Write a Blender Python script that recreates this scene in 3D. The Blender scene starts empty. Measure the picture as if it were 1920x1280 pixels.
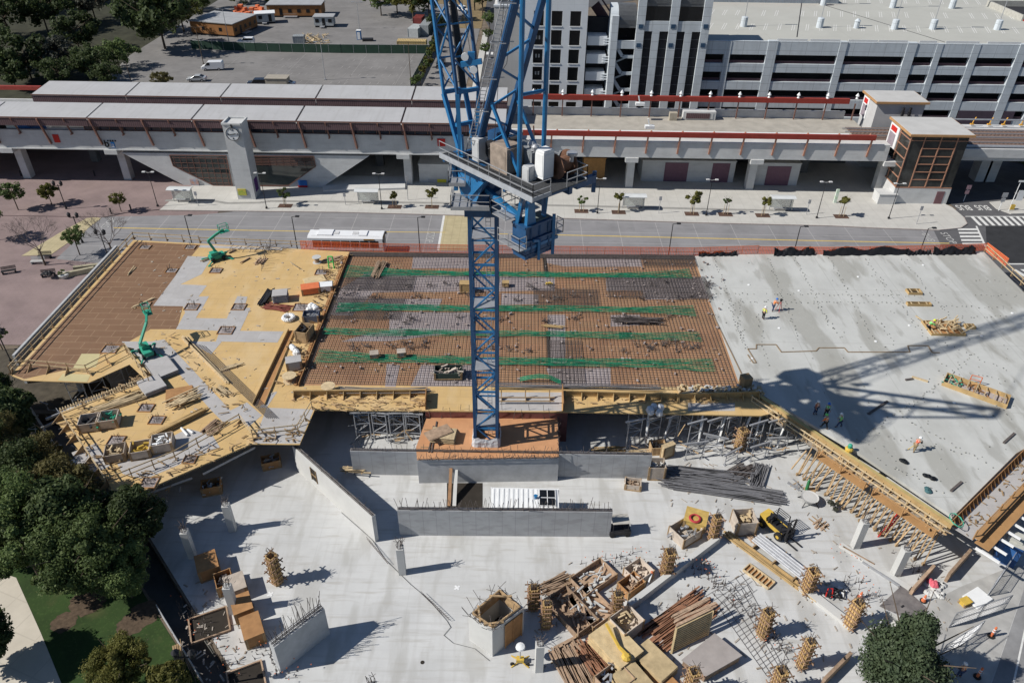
import bpy, math, random
from mathutils import Vector, Matrix
R = math.radians
rnd = random.Random(7)
scene = bpy.context.scene
# ---------------------------------------------------------------- camera
H = 55.0; FPX = 1406.0; PITCH, YAW, ROLL = R(35.5), R(.62), R(-.645)
cd = bpy.data.cameras.new('camera'); cam = bpy.data.objects.new('camera', cd)
scene.collection.objects.link(cam); scene.camera = cam
cd.sensor_width = 36; cd.lens = FPX / 1920 * 36; cd.clip_end = 3000; cd.clip_start = .5
def _rotm():
    cy, sy = math.cos(YAW), math.sin(YAW); cp, sp = math.cos(PITCH), math.sin(PITCH); cr, sr = math.cos(ROLL), math.sin(ROLL)
    Rz = Matrix(((cy, sy, 0), (-sy, cy, 0), (0, 0, 1))); B = Matrix(((1, 0, 0), (0, 0, -1), (0, 1, 0)))
    Rx = Matrix(((1, 0, 0), (0, cp, -sp), (0, sp, cp))); Rr = Matrix(((cr, sr, 0), (-sr, cr, 0), (0, 0, 1)))
    return Rr @ Rx @ B @ Rz
CM = _rotm()                      # world -> (right, down, forward)
CI = CM.transposed()
cm = Matrix((CM[0], -CM[1], -CM[2])).transposed().to_4x4(); cm.translation = (0, 0, H); cam.matrix_world = cm
def ray(px, py): return CI @ Vector(((px - 960) / FPX, (py - 640) / FPX, 1))
def at(px, py, z=0.0):            # survey of the site: photo pixel -> point on the level z
    d = ray(px, py); t = (z - H) / d.z; return Vector((d.x * t, d.y * t, z))
def atY(px, py, Y):               # photo pixel -> point on the upright plane at distance Y
    d = ray(px, py); t = Y / d.y; return Vector((d.x * t, Y, H + d.z * t))
# ---------------------------------------------------------------- world, sun
SUN_EL, SUN_AZ = R(40.5), R(192.5)     # direction towards the sun (azimuth from +X, ccw)
w = bpy.data.worlds.new('World'); scene.world = w; w.use_nodes = True
nt = w.node_tree; sky = nt.nodes.new('ShaderNodeTexSky'); sky.sky_type = 'NISHITA'; sky.sun_disc = False
sky.sun_elevation = SUN_EL; sky.sun_rotation = R(90) - SUN_AZ; sky.altitude = 20; sky.ozone_density = 4; sky.dust_density = .3
bg = nt.nodes['Background']; bg.inputs[1].default_value = .06; nt.links.new(sky.outputs[0], bg.inputs[0])
sl = bpy.data.lights.new('sun', 'SUN'); sun = bpy.data.objects.new('sun', sl); scene.collection.objects.link(sun)
sl.energy = 4.7; sl.angle = R(.5); sl.color = (1, .955, .885)
sd = Vector((math.cos(SUN_AZ) * math.cos(SUN_EL), math.sin(SUN_AZ) * math.cos(SUN_EL), math.sin(SUN_EL)))
sun.rotation_euler = sd.to_track_quat('Z', 'Y').to_euler()
vs = scene.view_settings; vs.view_transform = 'Standard'; vs.look = 'None'; vs.exposure = .2; vs.gamma = 1
# ---------------------------------------------------------------- materials
MATS = {}
def mat(name, col, rough=.8, var=.15, scale=1.5, metal=0, col2=None, detail=6, bump=0, objvar=0, trans=0, alpha=1, spec=.3):
    if name in MATS: return MATS[name]
    m = bpy.data.materials.new(name); m.use_nodes = True; n = m.node_tree; b = n.nodes['Principled BSDF']
    b.inputs['Roughness'].default_value = rough; b.inputs['Metallic'].default_value = metal; b.inputs['Specular IOR Level'].default_value = spec
    geo = n.nodes.new('ShaderNodeNewGeometry'); no = n.nodes.new('ShaderNodeTexNoise')
    no.inputs['Scale'].default_value = scale; no.inputs['Detail'].default_value = detail; no.inputs['Roughness'].default_value = .62
    n.links.new(geo.outputs['Position'], no.inputs['Vector'])
    cr = n.nodes.new('ShaderNodeValToRGB'); c2 = col2 or tuple(min(1, c * (1 + var)) for c in col); c1 = col if col2 else tuple(c * (1 - var) for c in col)
    cr.color_ramp.elements[0].position = .3; cr.color_ramp.elements[1].position = .7
    cr.color_ramp.elements[0].color = (*c1, 1); cr.color_ramp.elements[1].color = (*c2, 1)
    n.links.new(no.outputs[0], cr.inputs[0]); out = cr.outputs[0]
    if objvar:
        oi = n.nodes.new('ShaderNodeObjectInfo'); hs = n.nodes.new('ShaderNodeHueSaturation'); mr = n.nodes.new('ShaderNodeMapRange')
        mr.inputs[3].default_value = 1 - objvar; mr.inputs[4].default_value = 1 + objvar
        n.links.new(oi.outputs['Random'], mr.inputs[0]); n.links.new(mr.outputs[0], hs.inputs['Value']); n.links.new(out, hs.inputs['Color']); out = hs.outputs[0]
    n.links.new(out, b.inputs['Base Color'])
    if bump:
        bp = n.nodes.new('ShaderNodeBump'); bp.inputs['Strength'].default_value = bump; bp.inputs['Distance'].default_value = .05
        n.links.new(no.outputs[0], bp.inputs['Height']); n.links.new(bp.outputs[0], b.inputs['Normal'])
    if alpha < 1: b.inputs['Alpha'].default_value = alpha
    m['_out'] = 1; MATS[name] = m
    return m
def mix_over(m, fac_builder, col):
    """lay a second colour over a material's own colour; fac_builder(nodes, links) returns a 0..1 socket"""
    n = m.node_tree; b = n.nodes['Principled BSDF']; l = b.inputs['Base Color'].links[0]; src = l.from_socket
    mx = n.nodes.new('ShaderNodeMix'); mx.data_type = 'RGBA'; mx.inputs[7].default_value = (*col, 1)
    n.links.new(src, mx.inputs[6]); n.links.new(fac_builder(n), mx.inputs[0]); n.links.new(mx.outputs[2], b.inputs['Base Color'])
def f_brick(w_, h_, mortar, strength=1, rot=0, off=.5, objspace=False, xz=False, shift=(0, 0, 0)):
    def fb(n):
        g = n.nodes.new('ShaderNodeTexCoord') if objspace else n.nodes.new('ShaderNodeNewGeometry')
        mp = n.nodes.new('ShaderNodeMapping'); mp.inputs['Rotation'].default_value = (R(-90) if xz else 0, 0, rot); mp.inputs['Location'].default_value = shift
        n.links.new(g.outputs['Object' if objspace else 'Position'], mp.inputs[0])
        br = n.nodes.new('ShaderNodeTexBrick'); br.inputs['Scale'].default_value = 1; br.inputs['Brick Width'].default_value = w_; br.inputs['Row Height'].default_value = h_
        br.inputs['Mortar Size'].default_value = mortar; br.inputs['Mortar Smooth'].default_value = 0; br.offset = off
        n.links.new(mp.outputs[0], br.inputs[0]); mu = n.nodes.new('ShaderNodeMath'); mu.operation = 'MULTIPLY'; mu.inputs[1].default_value = strength
        n.links.new(br.outputs['Fac'], mu.inputs[0]); return mu.outputs[0]
    return fb
def f_sheets(w_, h_, strength=1, rot=0, off=.5):   # whole sheets picked at random
    def fb(n):
        g = n.nodes.new('ShaderNodeNewGeometry'); mp = n.nodes.new('ShaderNodeMapping'); mp.inputs['Rotation'].default_value = (0, 0, rot)
        n.links.new(g.outputs['Position'], mp.inputs[0])
        br = n.nodes.new('ShaderNodeTexBrick'); br.inputs['Scale'].default_value = 1; br.inputs['Brick Width'].default_value = w_; br.inputs['Row Height'].default_value = h_
        br.inputs['Mortar Size'].default_value = 0; br.inputs['Color1'].default_value = (0, 0, 0, 1); br.inputs['Color2'].default_value = (1, 1, 1, 1); br.offset = off
        n.links.new(mp.outputs[0], br.inputs[0]); mu = n.nodes.new('ShaderNodeMath'); mu.operation = 'MULTIPLY'; mu.inputs[1].default_value = strength
        n.links.new(br.outputs['Color'], mu.inputs[0]); return mu.outputs[0]
    return fb
def f_noise(scale, lo, hi, strength=1, sx=1, sy=1, rot=0, sz=1, detail=8):
    def fb(n):
        g = n.nodes.new('ShaderNodeNewGeometry'); mp = n.nodes.new('ShaderNodeMapping'); mp.inputs['Scale'].default_value = (sx, sy, sz); mp.inputs['Rotation'].default_value = (0, 0, rot)
        n.links.new(g.outputs['Position'], mp.inputs[0]); no = n.nodes.new('ShaderNodeTexNoise'); no.inputs['Scale'].default_value = scale; no.inputs['Detail'].default_value = detail
        n.links.new(mp.outputs[0], no.inputs['Vector']); mr = n.nodes.new('ShaderNodeMapRange'); mr.inputs[1].default_value = lo; mr.inputs[2].default_value = hi; mr.inputs[4].default_value = strength
        n.links.new(no.outputs[0], mr.inputs[0]); return mr.outputs[0]
    return fb
# ---------------------------------------------------------------- mesh builder
class MB:
    def __init__(s): s.v = []; s.f = []; s.m = []; s.mi = 0
    def add(s, vs, fs):
        o = len(s.v); s.v += [tuple(p) for p in vs]; s.f += [tuple(i + o for i in q) for q in fs]; s.m += [s.mi] * len(fs); return s
    def box(s, c, d, rz=0, M=None):
        x, y, z = d[0] / 2, d[1] / 2, d[2] / 2; ca, sa = math.cos(rz), math.sin(rz)
        vs = [(sx * x, sy * y, sz * z) for sx in (-1, 1) for sy in (-1, 1) for sz in (-1, 1)]
        vs = [(c[0] + a * ca - b * sa, c[1] + a * sa + b * ca, c[2] + q) for a, b, q in vs]
        return s.add(vs, [(0, 1, 3, 2), (4, 6, 7, 5), (0, 4, 5, 1), (2, 3, 7, 6), (0, 2, 6, 4), (1, 5, 7, 3)])
    def box2(s, a, b):                      # two opposite corners
        return s.box([(a[i] + b[i]) / 2 for i in range(3)], [abs(b[i] - a[i]) for i in range(3)])
    def beam(s, p, q, w, h=None, up=(0, 0, 1)):
        p, q = Vector(p), Vector(q); h = h or w; d = q - p
        if d.length < 1e-5: return s
        d.normalize(); u = Vector(up)
        if abs(d.dot(u)) > .99: u = Vector((1, 0, 0))
        a = d.cross(u).normalized() * (w / 2); b = a.cross(d).normalized() * (h / 2)
        vs = [p - a - b, p + a - b, p + a + b, p - a + b, q - a - b, q + a - b, q + a + b, q - a + b]
        return s.add(vs, [(0, 1, 2, 3), (7, 6, 5, 4), (0, 4, 5, 1), (1, 5, 6, 2), (2, 6, 7, 3), (3, 7, 4, 0)])
    def tube(s, p, q, r, n=6, r2=None):
        p, q = Vector(p), Vector(q); d = q - p; r2 = r if r2 is None else r2
        if d.length < 1e-5: return s
        d.normalize(); u = Vector((0, 0, 1)) if abs(d.z) < .95 else Vector((1, 0, 0)); a = d.cross(u).normalized(); b = d.cross(a)
        vs = []
        for c, rr in ((p, r), (q, r2)):
            for i in range(n):
                t = 2 * math.pi * i / n; vs.append(c + (a * math.cos(t) + b * math.sin(t)) * rr)
        fs = [(i, (i + 1) % n, n + (i + 1) % n, n + i) for i in range(n)] + [tuple(range(n - 1, -1, -1)), tuple(range(n, 2 * n))]
        return s.add(vs, fs)
    def path(s, pts, r, n=5):
        for a, b in zip(pts, pts[1:]): s.tube(a, b, r, n)
        return s
    def prism(s, poly, z0, z1):
        n = len(poly); A = sum(poly[i][0] * poly[(i + 1) % n][1] - poly[(i + 1) % n][0] * poly[i][1] for i in range(n))
        if A < 0: poly = poly[::-1]
        vs = [(p[0], p[1], z0) for p in poly] + [(p[0], p[1], z1) for p in poly]
        return s.add(vs, [(i, (i + 1) % n, n + (i + 1) % n, n + i) for i in range(n)] + [tuple(range(n - 1, -1, -1)), tuple(range(n, 2 * n))])
    def sheet(s, poly, z=None):
        n = len(poly); A = sum(poly[i][0] * poly[(i + 1) % n][1] - poly[(i + 1) % n][0] * poly[i][1] for i in range(n))
        if A < 0: poly = poly[::-1]
        return s.add([(p[0], p[1], p[2] if z is None else z) for p in poly], [tuple(range(n))])
    def face(s, pts): return s.add(pts, [tuple(range(len(pts)))])
    def extr(s, pts, d):                    # planar outline given in 3-D, thickened along d
        n = len(pts); d = Vector(d); vs = [Vector(p) for p in pts] + [Vector(p) + d for p in pts]
        return s.add(vs, [tuple(range(n - 1, -1, -1)), tuple(range(n, 2 * n))] + [(i, (i + 1) % n, n + (i + 1) % n, n + i) for i in range(n)])
    def lathe(s, c, prof, n=10):
        vs = []; 
        for r, z in prof:
            for i in range(n): t = 2 * math.pi * i / n; vs.append((c[0] + r * math.cos(t), c[1] + r * math.sin(t), c[2] + z))
        fs = [(k * n + i, k * n + (i + 1) % n, (k + 1) * n + (i + 1) % n, (k + 1) * n + i) for k in range(len(prof) - 1) for i in range(n)]
        fs += [tuple(range(n - 1, -1, -1)), tuple(range((len(prof) - 1) * n, len(prof) * n))]
        return s.add(vs, fs)
    def obj(s, name, mats, parent=None, world=False, smooth=False):
        me = bpy.data.meshes.new(name); vs = s.v
        if world and parent is not None:
            I = parent_matrix(parent).inverted(); vs = [tuple(I @ Vector(p)) for p in vs]
        me.from_pydata(vs, [], s.f)
        mats = mats if isinstance(mats, (list, tuple)) else [mats]
        for m in mats: me.materials.append(m)
        if len(mats) > 1: me.polygons.foreach_set('material_index', s.m)
        if smooth: me.polygons.foreach_set('use_smooth', [True] * len(s.f))
        me.update(); o = bpy.data.objects.new(name, me); scene.collection.objects.link(o)
        if parent is not None: o.parent = parent; KIDS.setdefault(parent.name, []).append(o)
        return o
KIDS = {}
def parent_matrix(o):
    m = o.matrix_basis.copy()
    while o.parent: o = o.parent; m = o.matrix_basis @ m
    return m
def tag(o, label=None, cat=None, group=None, kind=None):
    if label: o['label'] = label
    if cat: o['category'] = cat
    if group: o['group'] = group
    if kind: o['kind'] = kind
    return o
def thing(name, label, cat, loc=(0, 0, 0), rz=0, group=None):
    o = bpy.data.objects.new(name, None); scene.collection.objects.link(o); o.empty_display_size = .3
    o.location = loc; o.rotation_euler = (0, 0, rz); return tag(o, label, cat, group)
def struct(name, mb, m): return tag(mb.obj(name, m), kind='structure')
def dup(o, loc=None, rz=None, label=None, group=None, scale=None, parent=None):
    c = o.copy(); scene.collection.objects.link(c)
    if parent is not None: c.parent = parent
    if loc is not None: c.location = loc
    if rz is not None: c.rotation_euler = (0, 0, rz)
    if scale is not None: c.scale = (scale,) * 3 if not isinstance(scale, tuple) else scale
    tag(c, label, None, group)
    for k in KIDS.get(o.name, []):
        KIDS.setdefault(c.name, []).append(dup(k, parent=c))
    return c
ORD = 'first second third fourth fifth sixth seventh eighth ninth tenth eleventh twelfth thirteenth fourteenth fifteenth sixteenth seventeenth eighteenth nineteenth twentieth'.split()
def lerp(a, b, t): return Vector(a) + (Vector(b) - Vector(a)) * t
# palette
M_conc = mat('concrete', (.50, .50, .485), .9, .1, .35, detail=9)
M_slab = mat('slab_concrete', (.515, .52, .515), .85, .10, .22, detail=10)
M_wall = mat('cast_concrete', (.40, .41, .42), .9, .14, 1.2, detail=8)
M_asph = mat('asphalt', (.055, .056, .06), .95, .25, .6, detail=10)
M_steel = mat('galvanised_steel', (.42, .43, .45), .5, .12, 2, metal=.5)
M_dark = mat('dark_metal', (.025, .025, .028), .6, .2, 2)
M_black = mat('dark_glass', (.008, .009, .011), .35, .3, 1, spec=.4)
M_rebar = mat('rebar_steel', (.10, .085, .08), .8, .3, 3)
M_white = mat('white_paint', (.72, .73, .73), .5, .05, 1)
M_wood = mat('form_timber', (.34, .235, .13), .8, .3, 2.5, objvar=.25)
M_lum = mat('pale_lumber', (.48, .375, .23), .8, .25, 3, objvar=.12)
M_tan = mat('tan_plywood', (.42, .29, .135), .75, .2, 1.1, objvar=.05)
M_brn = mat('brown_plywood', (.36, .19, .08), .75, .22, 1.2, objvar=.1)
M_grey = mat('grey_plywood', (.42, .41, .40), .85, .15, 1.5)
M_blue = mat('crane_blue', (.019, .145, .33), .38, .18, .9, spec=.5)
M_blued = mat('crane_deep_blue', (.013, .066, .165), .45, .2, .9, spec=.5)
M_green = mat('tendon_green', (.018, .22, .115), .65, .35, 1.5)
M_lift = mat('lift_green', (.035, .30, .20), .5, .1, 2)
M_yel = mat('yellow_paint', (.56, .38, .07), .6, .12, 2)
M_org = mat('orange_paint', (.62, .17, .07), .65, .12, 2)
M_red = mat('red_paint', (.52, .025, .02), .5, .12, 1)
M_rubber = mat('black_rubber', (.02, .02, .02), .8, .2, 3)
# ================================================================ SETTING
def ext(a, b, t): return Vector(a) + (Vector(b) - Vector(a)) * t
def text_obj(name, s, size, m, parent, loc, rot, ext_=.01, align='CENTER', sx=1.0):
    cu = bpy.data.curves.new(name, 'FONT'); cu.body = s; cu.size = size; cu.extrude = ext_; cu.align_x = align; cu.align_y = 'CENTER'
    t = bpy.data.objects.new(name, cu); scene.collection.objects.link(t); bpy.context.view_layer.update()
    me = bpy.data.meshes.new_from_object(t.evaluated_get(bpy.context.evaluated_depsgraph_get())); scene.collection.objects.unlink(t); bpy.data.objects.remove(t)
    me.materials.clear(); me.materials.append(m); me.name = name
    o = bpy.data.objects.new(name, me); scene.collection.objects.link(o); o.location = loc; o.rotation_euler = rot; o.scale = (sx, 1, 1)
    if parent is not None: o.parent = parent; KIDS.setdefault(parent.name, []).append(o)
    return o
M_earth = mat('earth', (.15, .12, .09), .95, .35, .5, bump=.3)
M_road = mat('road_concrete', (.215, .212, .218), .9, .16, .25, detail=10)
mix_over(M_road, f_sheets(6.1, 3.6, .45, 0, 0), (.27, .265, .272))
mix_over(M_road, f_brick(6.1, 3.6, .05, .55, 0, 0, shift=(2.5, .6, 0)), (.42, .41, .40))
mix_over(M_road, f_noise(.35, .58, .75, .45, 1, 3), (.13, .13, .135))
M_walk = mat('pavement_concrete', (.47, .46, .43), .9, .08, .5, detail=9)
mix_over(M_walk, f_brick(1.8, 1.8, .035, .35, 0, 0), (.30, .29, .27))
M_brick = mat('brick_paving', (.225, .17, .165), .9, .18, .35, detail=9)
mix_over(M_brick, f_brick(.9, .45, .04, .35), (.17, .12, .11)); mix_over(M_brick, f_noise(.12, .45, .65, .3), (.33, .25, .23))
M_brickw = mat('crosswalk_paving', (.42, .36, .22), .9, .12, .8); mix_over(M_brickw, f_brick(1.2, 1.2, .05, .5, 0, 0), (.30, .25, .15))
M_lot = mat('worn_asphalt', (.19, .183, .178), .95, .2, .12, detail=11)
mix_over(M_lot, f_noise(.5, .56, .72, .55, 1, 2.5), (.11, .108, .105)); mix_over(M_lot, f_noise(1.6, .66, .7, .5), (.25, .24, .23))
M_line = mat('white_road_paint', (.62, .62, .60), .8, .12, 2.5)
M_wline = mat('faded_road_paint', (.40, .40, .39), .85, .3, 3); M_yline = mat('yellow_road_paint', (.55, .40, .12), .8, .15, 2.5)
M_tac = mat('yellow_tactile', (.55, .42, .13), .8, .1, 2)
M_grass = mat('lawn', (.018, .036, .009), .95, .3, .35, col2=(.033, .066, .015), detail=14, bump=.5); mix_over(M_grass, f_noise(3.5, .55, .72, .5), (.055, .095, .025)); mix_over(M_grass, f_noise(.3, .58, .70, .55), (.075, .075, .03)); mix_over(M_grass, f_noise(9, .66, .70, .5), (.14, .13, .07))
M_path = mat('path_concrete', (.50, .46, .39), .9, .08, .6); mix_over(M_path, f_brick(2.4, 2.4, .05, .4, .35, 0), (.36, .33, .28))
mix_over(M_slab, f_noise(.10, .48, .68, .38), (.46, .465, .46)); mix_over(M_slab, f_noise(.55, .60, .74, .25, 1, 1.8, .5), (.40, .40, .40))
mix_over(M_slab, f_brick(9, 7.5, .02, .4, .0, 0), (.38, .38, .38)); mix_over(M_slab, f_noise(.9, .52, .66, .26, .12, 2.4, .55), (.36, .35, .33)); mix_over(M_slab, f_noise(.8, .53, .66, .22, 2.2, .14, .2), (.37, .36, .34)); mix_over(M_slab, f_noise(.045, .46, .62, .35), (.40, .405, .40)); mix_over(M_slab, f_noise(.22, .50, .62, .6, 2.5, .7, .6), (.36, .355, .335)); mix_over(M_slab, f_noise(.9, .56, .68, .5, .3, 2.2, -.5), (.36, .345, .315)); mix_over(M_slab, f_noise(5, .70, .75, .5), (.25, .24, .23)); mix_over(M_slab, f_noise(14, .68, .74, .4), (.3, .29, .28))
M_deck3 = mat('deck_concrete', (.47, .475, .455), .85, .08, .3, detail=10)
mix_over(M_deck3, f_noise(.16, .50, .64, .55, 1.6, .5, .35), (.36, .36, .335)); mix_over(M_deck3, f_noise(.15, .54, .60, .65, 1.5, .42, .42), (.285, .28, .25)); mix_over(M_deck3, f_noise(.4, .58, .66, .5, 1.8, .5, .5), (.27, .265, .24)); mix_over(M_deck3, f_noise(2.5, .62, .7, .2), (.55, .55, .53))
mix_over(M_deck3, f_brick(8.2, 12.0, .05, .35, .0, .0), (.30, .30, .28)); mix_over(M_deck3, f_noise(6, .70, .74, .35), (.2, .19, .18))

TW = (at(60, 773), at(383, 1280)); TE = (at(150, 800), at(443, 1280))        # both sides of the trench
twa, twb = ext(*TW, 0), ext(TW[0], TW[1], 2.2); tea, teb = at(118, 770) , ext(at(333, 1100), at(443, 1280), 3.2)
yT = twa.y
tea = ext(at(443, 1280), at(333, 1100), (yT - at(443, 1280).y) / (at(333, 1100).y - at(443, 1280).y)); tea.y = yT
g = MB(); g.sheet([(-2000, -400), (2000, -400), (2000, 2500), (-2000, 2500)], -2.0); struct('ground', g, M_earth)
g = MB(); g.prism([(-900, -60), (twb.x, twb.y), (twa.x, yT), (-900, yT)], -2, -.06)
g.prism([(teb.x, teb.y), (900, -60), (900, yT), (tea.x, yT)], -2, -.06); g.prism([(-900, yT), (900, yT), (900, 900), (-900, 900)], -2, -.06)
struct('terrain', g, M_earth)
g = MB(); g.sheet([twa, twb, teb, tea], -1.85); struct('trench_floor', g, mat('trench_concrete', (.16, .16, .15), .95, .25, .5))
# lower slab of the building site
LS = [(tea.x + .3, yT), (teb.x, teb.y)]
g = MB(); g.prism([(tea.x + .25, yT), (teb.x + .25, teb.y), (95, 8), (95, 60), (62, 93), (-58, 93), (-60, yT + 2)], -.058, 0); struct('site_slab', g, M_slab)
g = MB(); p1, p2, p3 = at(383, 1280), at(60, 773), at(115, 1280); 
g.sheet([(-130, 5), (twb.x - .3, twb.y), (twa.x - .3, yT), (-66, 72), (-130, 74)], -.03); struct('lawn', g, M_grass)
g = MB(); g.sheet([at(-200, 1050), at(0, 1072), at(30, 1082), at(77, 1187), at(115, 1280), at(160, 1420), at(-200, 1420)], -.015); g.sheet([at(-80, 800), at(40, 808), at(36, 836), at(-80, 850)], -.015); struct('garden_path', g, M_path)
# plaza and roadway
g = MB(); g.sheet([(-190, 74.5), (-50, 74.5), (-50, 140), (-190, 140)], -.004); struct('plaza', g, M_brick)
KY = lambda px, py: at(px, py, 0)
g = MB(); xl = at(165, 440).x
g.sheet([(xl - 1, 96), (-52, 93.5), (62, 93.5), (120, 93.5), (120, 112.0), (28, 112.3), (-46, 113), (-53, 111.2), (xl - 1, 110)], .004); struct('road', g, M_road)
g = MB(); g.sheet([at(108, 443), at(170, 408), at(186, 408), at(150, 443)], .012); g.sheet([at(150, 443), at(225, 413), at(245, 413), at(165, 447)], .012) if 0 else None
g.sheet([at(40, 480), at(113, 436), at(163, 409), at(190, 409), at(150, 440), at(95, 478)], .03); struct('paved_crossing', g, M_brickw)
g = MB(); g.sheet([at(835, 402), at(878, 402), at(876, 470), at(822, 470)], .010); struct('yellow_crossing', g, M_brickw)
for dx in (0, 1):
    g = MB(); a, b = (at(831, 402), at(819, 470)) if dx == 0 else (at(880, 402), at(878, 470))
    g.sheet([a, a + Vector((.35, 0, 0)), b + Vector((.35, 0, 0)), b], .012); struct('crossing_line', g, M_line)
g = MB()
a, b = at(215, 427), at(560, 433); g.sheet([at(213, 426.5), at(560, 433), at(835, 435.3), at(835, 436.3), at(560, 434.3), at(213, 428)], .013)
g.sheet([at(880, 437), at(1100, 441), at(1500, 450), at(1780, 455.5), at(1780, 457), at(1500, 451.5), at(1100, 442.5), at(880, 438)], .013); struct('centre_line', g, M_yline)
# pavement (raised behind a kerb)
g = MB(); cor = [at(1560, 424), at(1640, 428), at(1700, 430), at(1760, 432), at(1800, 428), at(1812, 420), at(1806, 408), at(1785, 390), at(1772, 384)]
pv = [at(300, 394.5), at(640, 398.5), at(1000, 408), at(1300, 418)] + cor + [Vector((66, 141, 0)), Vector((-47, 141, 0)), at(345, 356)]
g.prism(pv, -.05, .14); struct('pavement', g, M_walk)
g = MB(); 
for a, b in zip(pv[:10], pv[1:11]):
    a, b = Vector(a), Vector(b); a.z = b.z = .075; g.beam(a + Vector((0, -.09, 0)), b + Vector((0, -.09, 0)), .17, .165)
struct('kerb', g, mat('kerb_stone', (.36, .32, .30), .9, .15, 1.5))
g = MB(); st = [at(300, 378, .14), at(375, 378, .14), at(420, 381, .14), at(432, 388, .14)]
def strip(mb, pts, wd, z):
    for a, b in zip(pts, pts[1:]):
        a, b = Vector(a), Vector(b); n = Vector((-(b - a).y, (b - a).x, 0)).normalized() * wd / 2; mb.sheet([a - n, b - n, b + n, a + n], z)
strip(g, [at(310, 376, .14), at(395, 376, .14), at(425, 381, .14), at(490, 380, .14), at(505, 377, .14), at(860, 381, .14), at(1500, 396, .14)], .7, .146); struct('pavement_band', g, mat('dark_paving_band', (.27, .265, .25), .9, .1, 1))
# raised brick kerb of the plaza
b1, b2, b3 = at(197, 408), at(233, 400), at(297, 394); g = MB(); g.prism([(-190, b1.y), (b1.x, b1.y), (b1.x, 141), (-190, 141)], -.05, .13); g.prism([b1, b2, (b2.x, 141), (b1.x, 141)], -.05, .13); g.prism([b2, b3, (-47.3, 118), (-47.3, 141), (b2.x, 141)], -.05, .13); struct('brick_pavement', g, M_brick)
# right hand street that runs under the railway
g = MB(); g.sheet([(63, 93.4), (140, 75), (140, 300), (96, 300), (72, 141), (74, 118), (67, 112)], .008); struct('side_street', g, mat('side_asphalt', (.10, .10, .105), .95, .2, .4))
g = MB(); g.sheet([at(1848, 424), at(1935, 424), at(2100, 500), at(1895, 494), at(1850, 462)], .014); struct('new_asphalt', g, mat('fresh_asphalt', (.03, .031, .034), .95, .2, .7))
def zebra(name, a, b, c, d, n, m=M_line):
    """bars between edge a-b and edge c-d"""
    g = MB()
    for i in range(n):
        t0, t1 = (i + .08) / n, (i + .58) / n; g.sheet([lerp(a, b, t0), lerp(a, b, t1), lerp(c, d, t1), lerp(c, d, t0)], .02)
    return struct(name, g, m)
zebra('zebra_crossing', at(1818, 406), at(1950, 406), at(1835, 423), at(1970, 423), 11)
zebra('zebra_crossing', at(1795, 428), at(1806, 462), at(1832, 428), at(1846, 462), 5)
g = MB(); g.sheet([at(1829, 424), at(1832, 424), at(1850, 463), at(1846, 463)], .022); g.sheet([at(1810, 405.5), at(1940, 405.5), at(1940, 406.6), at(1810, 406.6)], .022); g.sheet([at(1890, 494), at(1960, 494), at(1960, 496), at(1893, 496)], .022); struct('stop_line', g, M_line)
zebra('zebra_crossing', at(1895, 505), at(1960, 505), at(1920, 520), at(1990, 520), 4)
for px, py, s in ((1807, 389, 'BUS'), (1842, 389, 'BUS')):
    p = at(px, py, .03); o = text_obj('road_lettering', s, 2.3, M_line, None, p, (0, 0, R(180)), .004, sx=.62); tag(o, kind='structure'); o.scale = (.62, 1.2, 1)
for px, py, s in ((1740, 445, 'BUS'), (1778, 446, 'STOP')):
    p = at(px, py, .03); o = text_obj('road_lettering', s, 1.6, M_wline, None, p, (0, 0, R(-90)), .004); tag(o, kind='structure')
for px, py, s in ((205, 418, 'STOP'), (806, 445, 'STOP')):
    p = at(px, py, .03); o = text_obj('road_lettering', s, 1.8, M_wline, None, p, (0, 0, R(90 if px < 300 else -90)), .004, sx=.8); tag(o, kind='structure')
# ground behind the station
g = MB(); g.sheet([(-95, 141.5), (-14, 141.5), (-13, 300), (-105, 300), (-105, 205)], 0.0); struct('parking_lot', g, M_lot)
g = MB(); g.sheet([(-10.5, 141.5), (-1.2, 141.5), (-1.2, 215), (-2.5, 245), (8, 262), (60, 300), (60, 330), (-50, 330), (-14, 262), (-10.5, 240)], .004); struct('back_street', g, mat('street_asphalt', (.085, .085, .09), .95, .2, .3))
g = MB(); g.prism([(-12.2, 141.5), (-10.6, 141.5), (-10.6, 238), (-12.2, 238)], -.05, .12); g.prism([(-1.1, 141.5), (3, 141.5), (3, 240), (-1.1, 215)], -.05, .12); struct('street_kerb', g, M_walk)
g = MB(); g.sheet([(-6.0, 145), (-5.85, 145), (-5.85, 205), (-6.0, 205)], .012); g.sheet([(-10.3, 207), (-1.4, 207), (-1.4, 207.3), (-10.3, 207.3)], .012); struct('street_lines', g, M_line)
zebra('zebra_crossing', Vector((-10.3, 211, 0)), Vector((-1.5, 211, 0)), Vector((-10.3, 213.6, 0)), Vector((-1.5, 213.6, 0)), 7)
g = MB(); g.sheet([(-300, 300), (300, 300), (300, 330), (-300, 330)], .0); struct('far_street', g, mat('far_asphalt', (.13, .13, .135), .95, .2, .1))
# stall lines of the lot: long faint lines and short cross ticks
g = MB()
for (a, b) in (((375, 165), (452, 105)), ((525, 150), (575, 100)), ((640, 165), (688, 103)), ((740, 160), (775, 103)), ((470, 75), (520, 50)), ((690, 88), (700, 82))):
    strip(g, [at(*a), at(*b)], .14, .012)
for k in range(8):
    for i in range(26):
        x = -64 + i * 1.9 + (rnd.random() - .5) * .1; y = 156 + k * 6.6
        if rnd.random() < .8: g.sheet([(x, y, 0), (x + .09, y, 0), (x + .45, y + 2.8 * rnd.uniform(.5, 1), 0), (x + .36, y + 2.8, 0)], .012)
struct('stall_lines', g, mat('worn_paint', (.27, .26, .25), .9, .2, 3))
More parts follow.
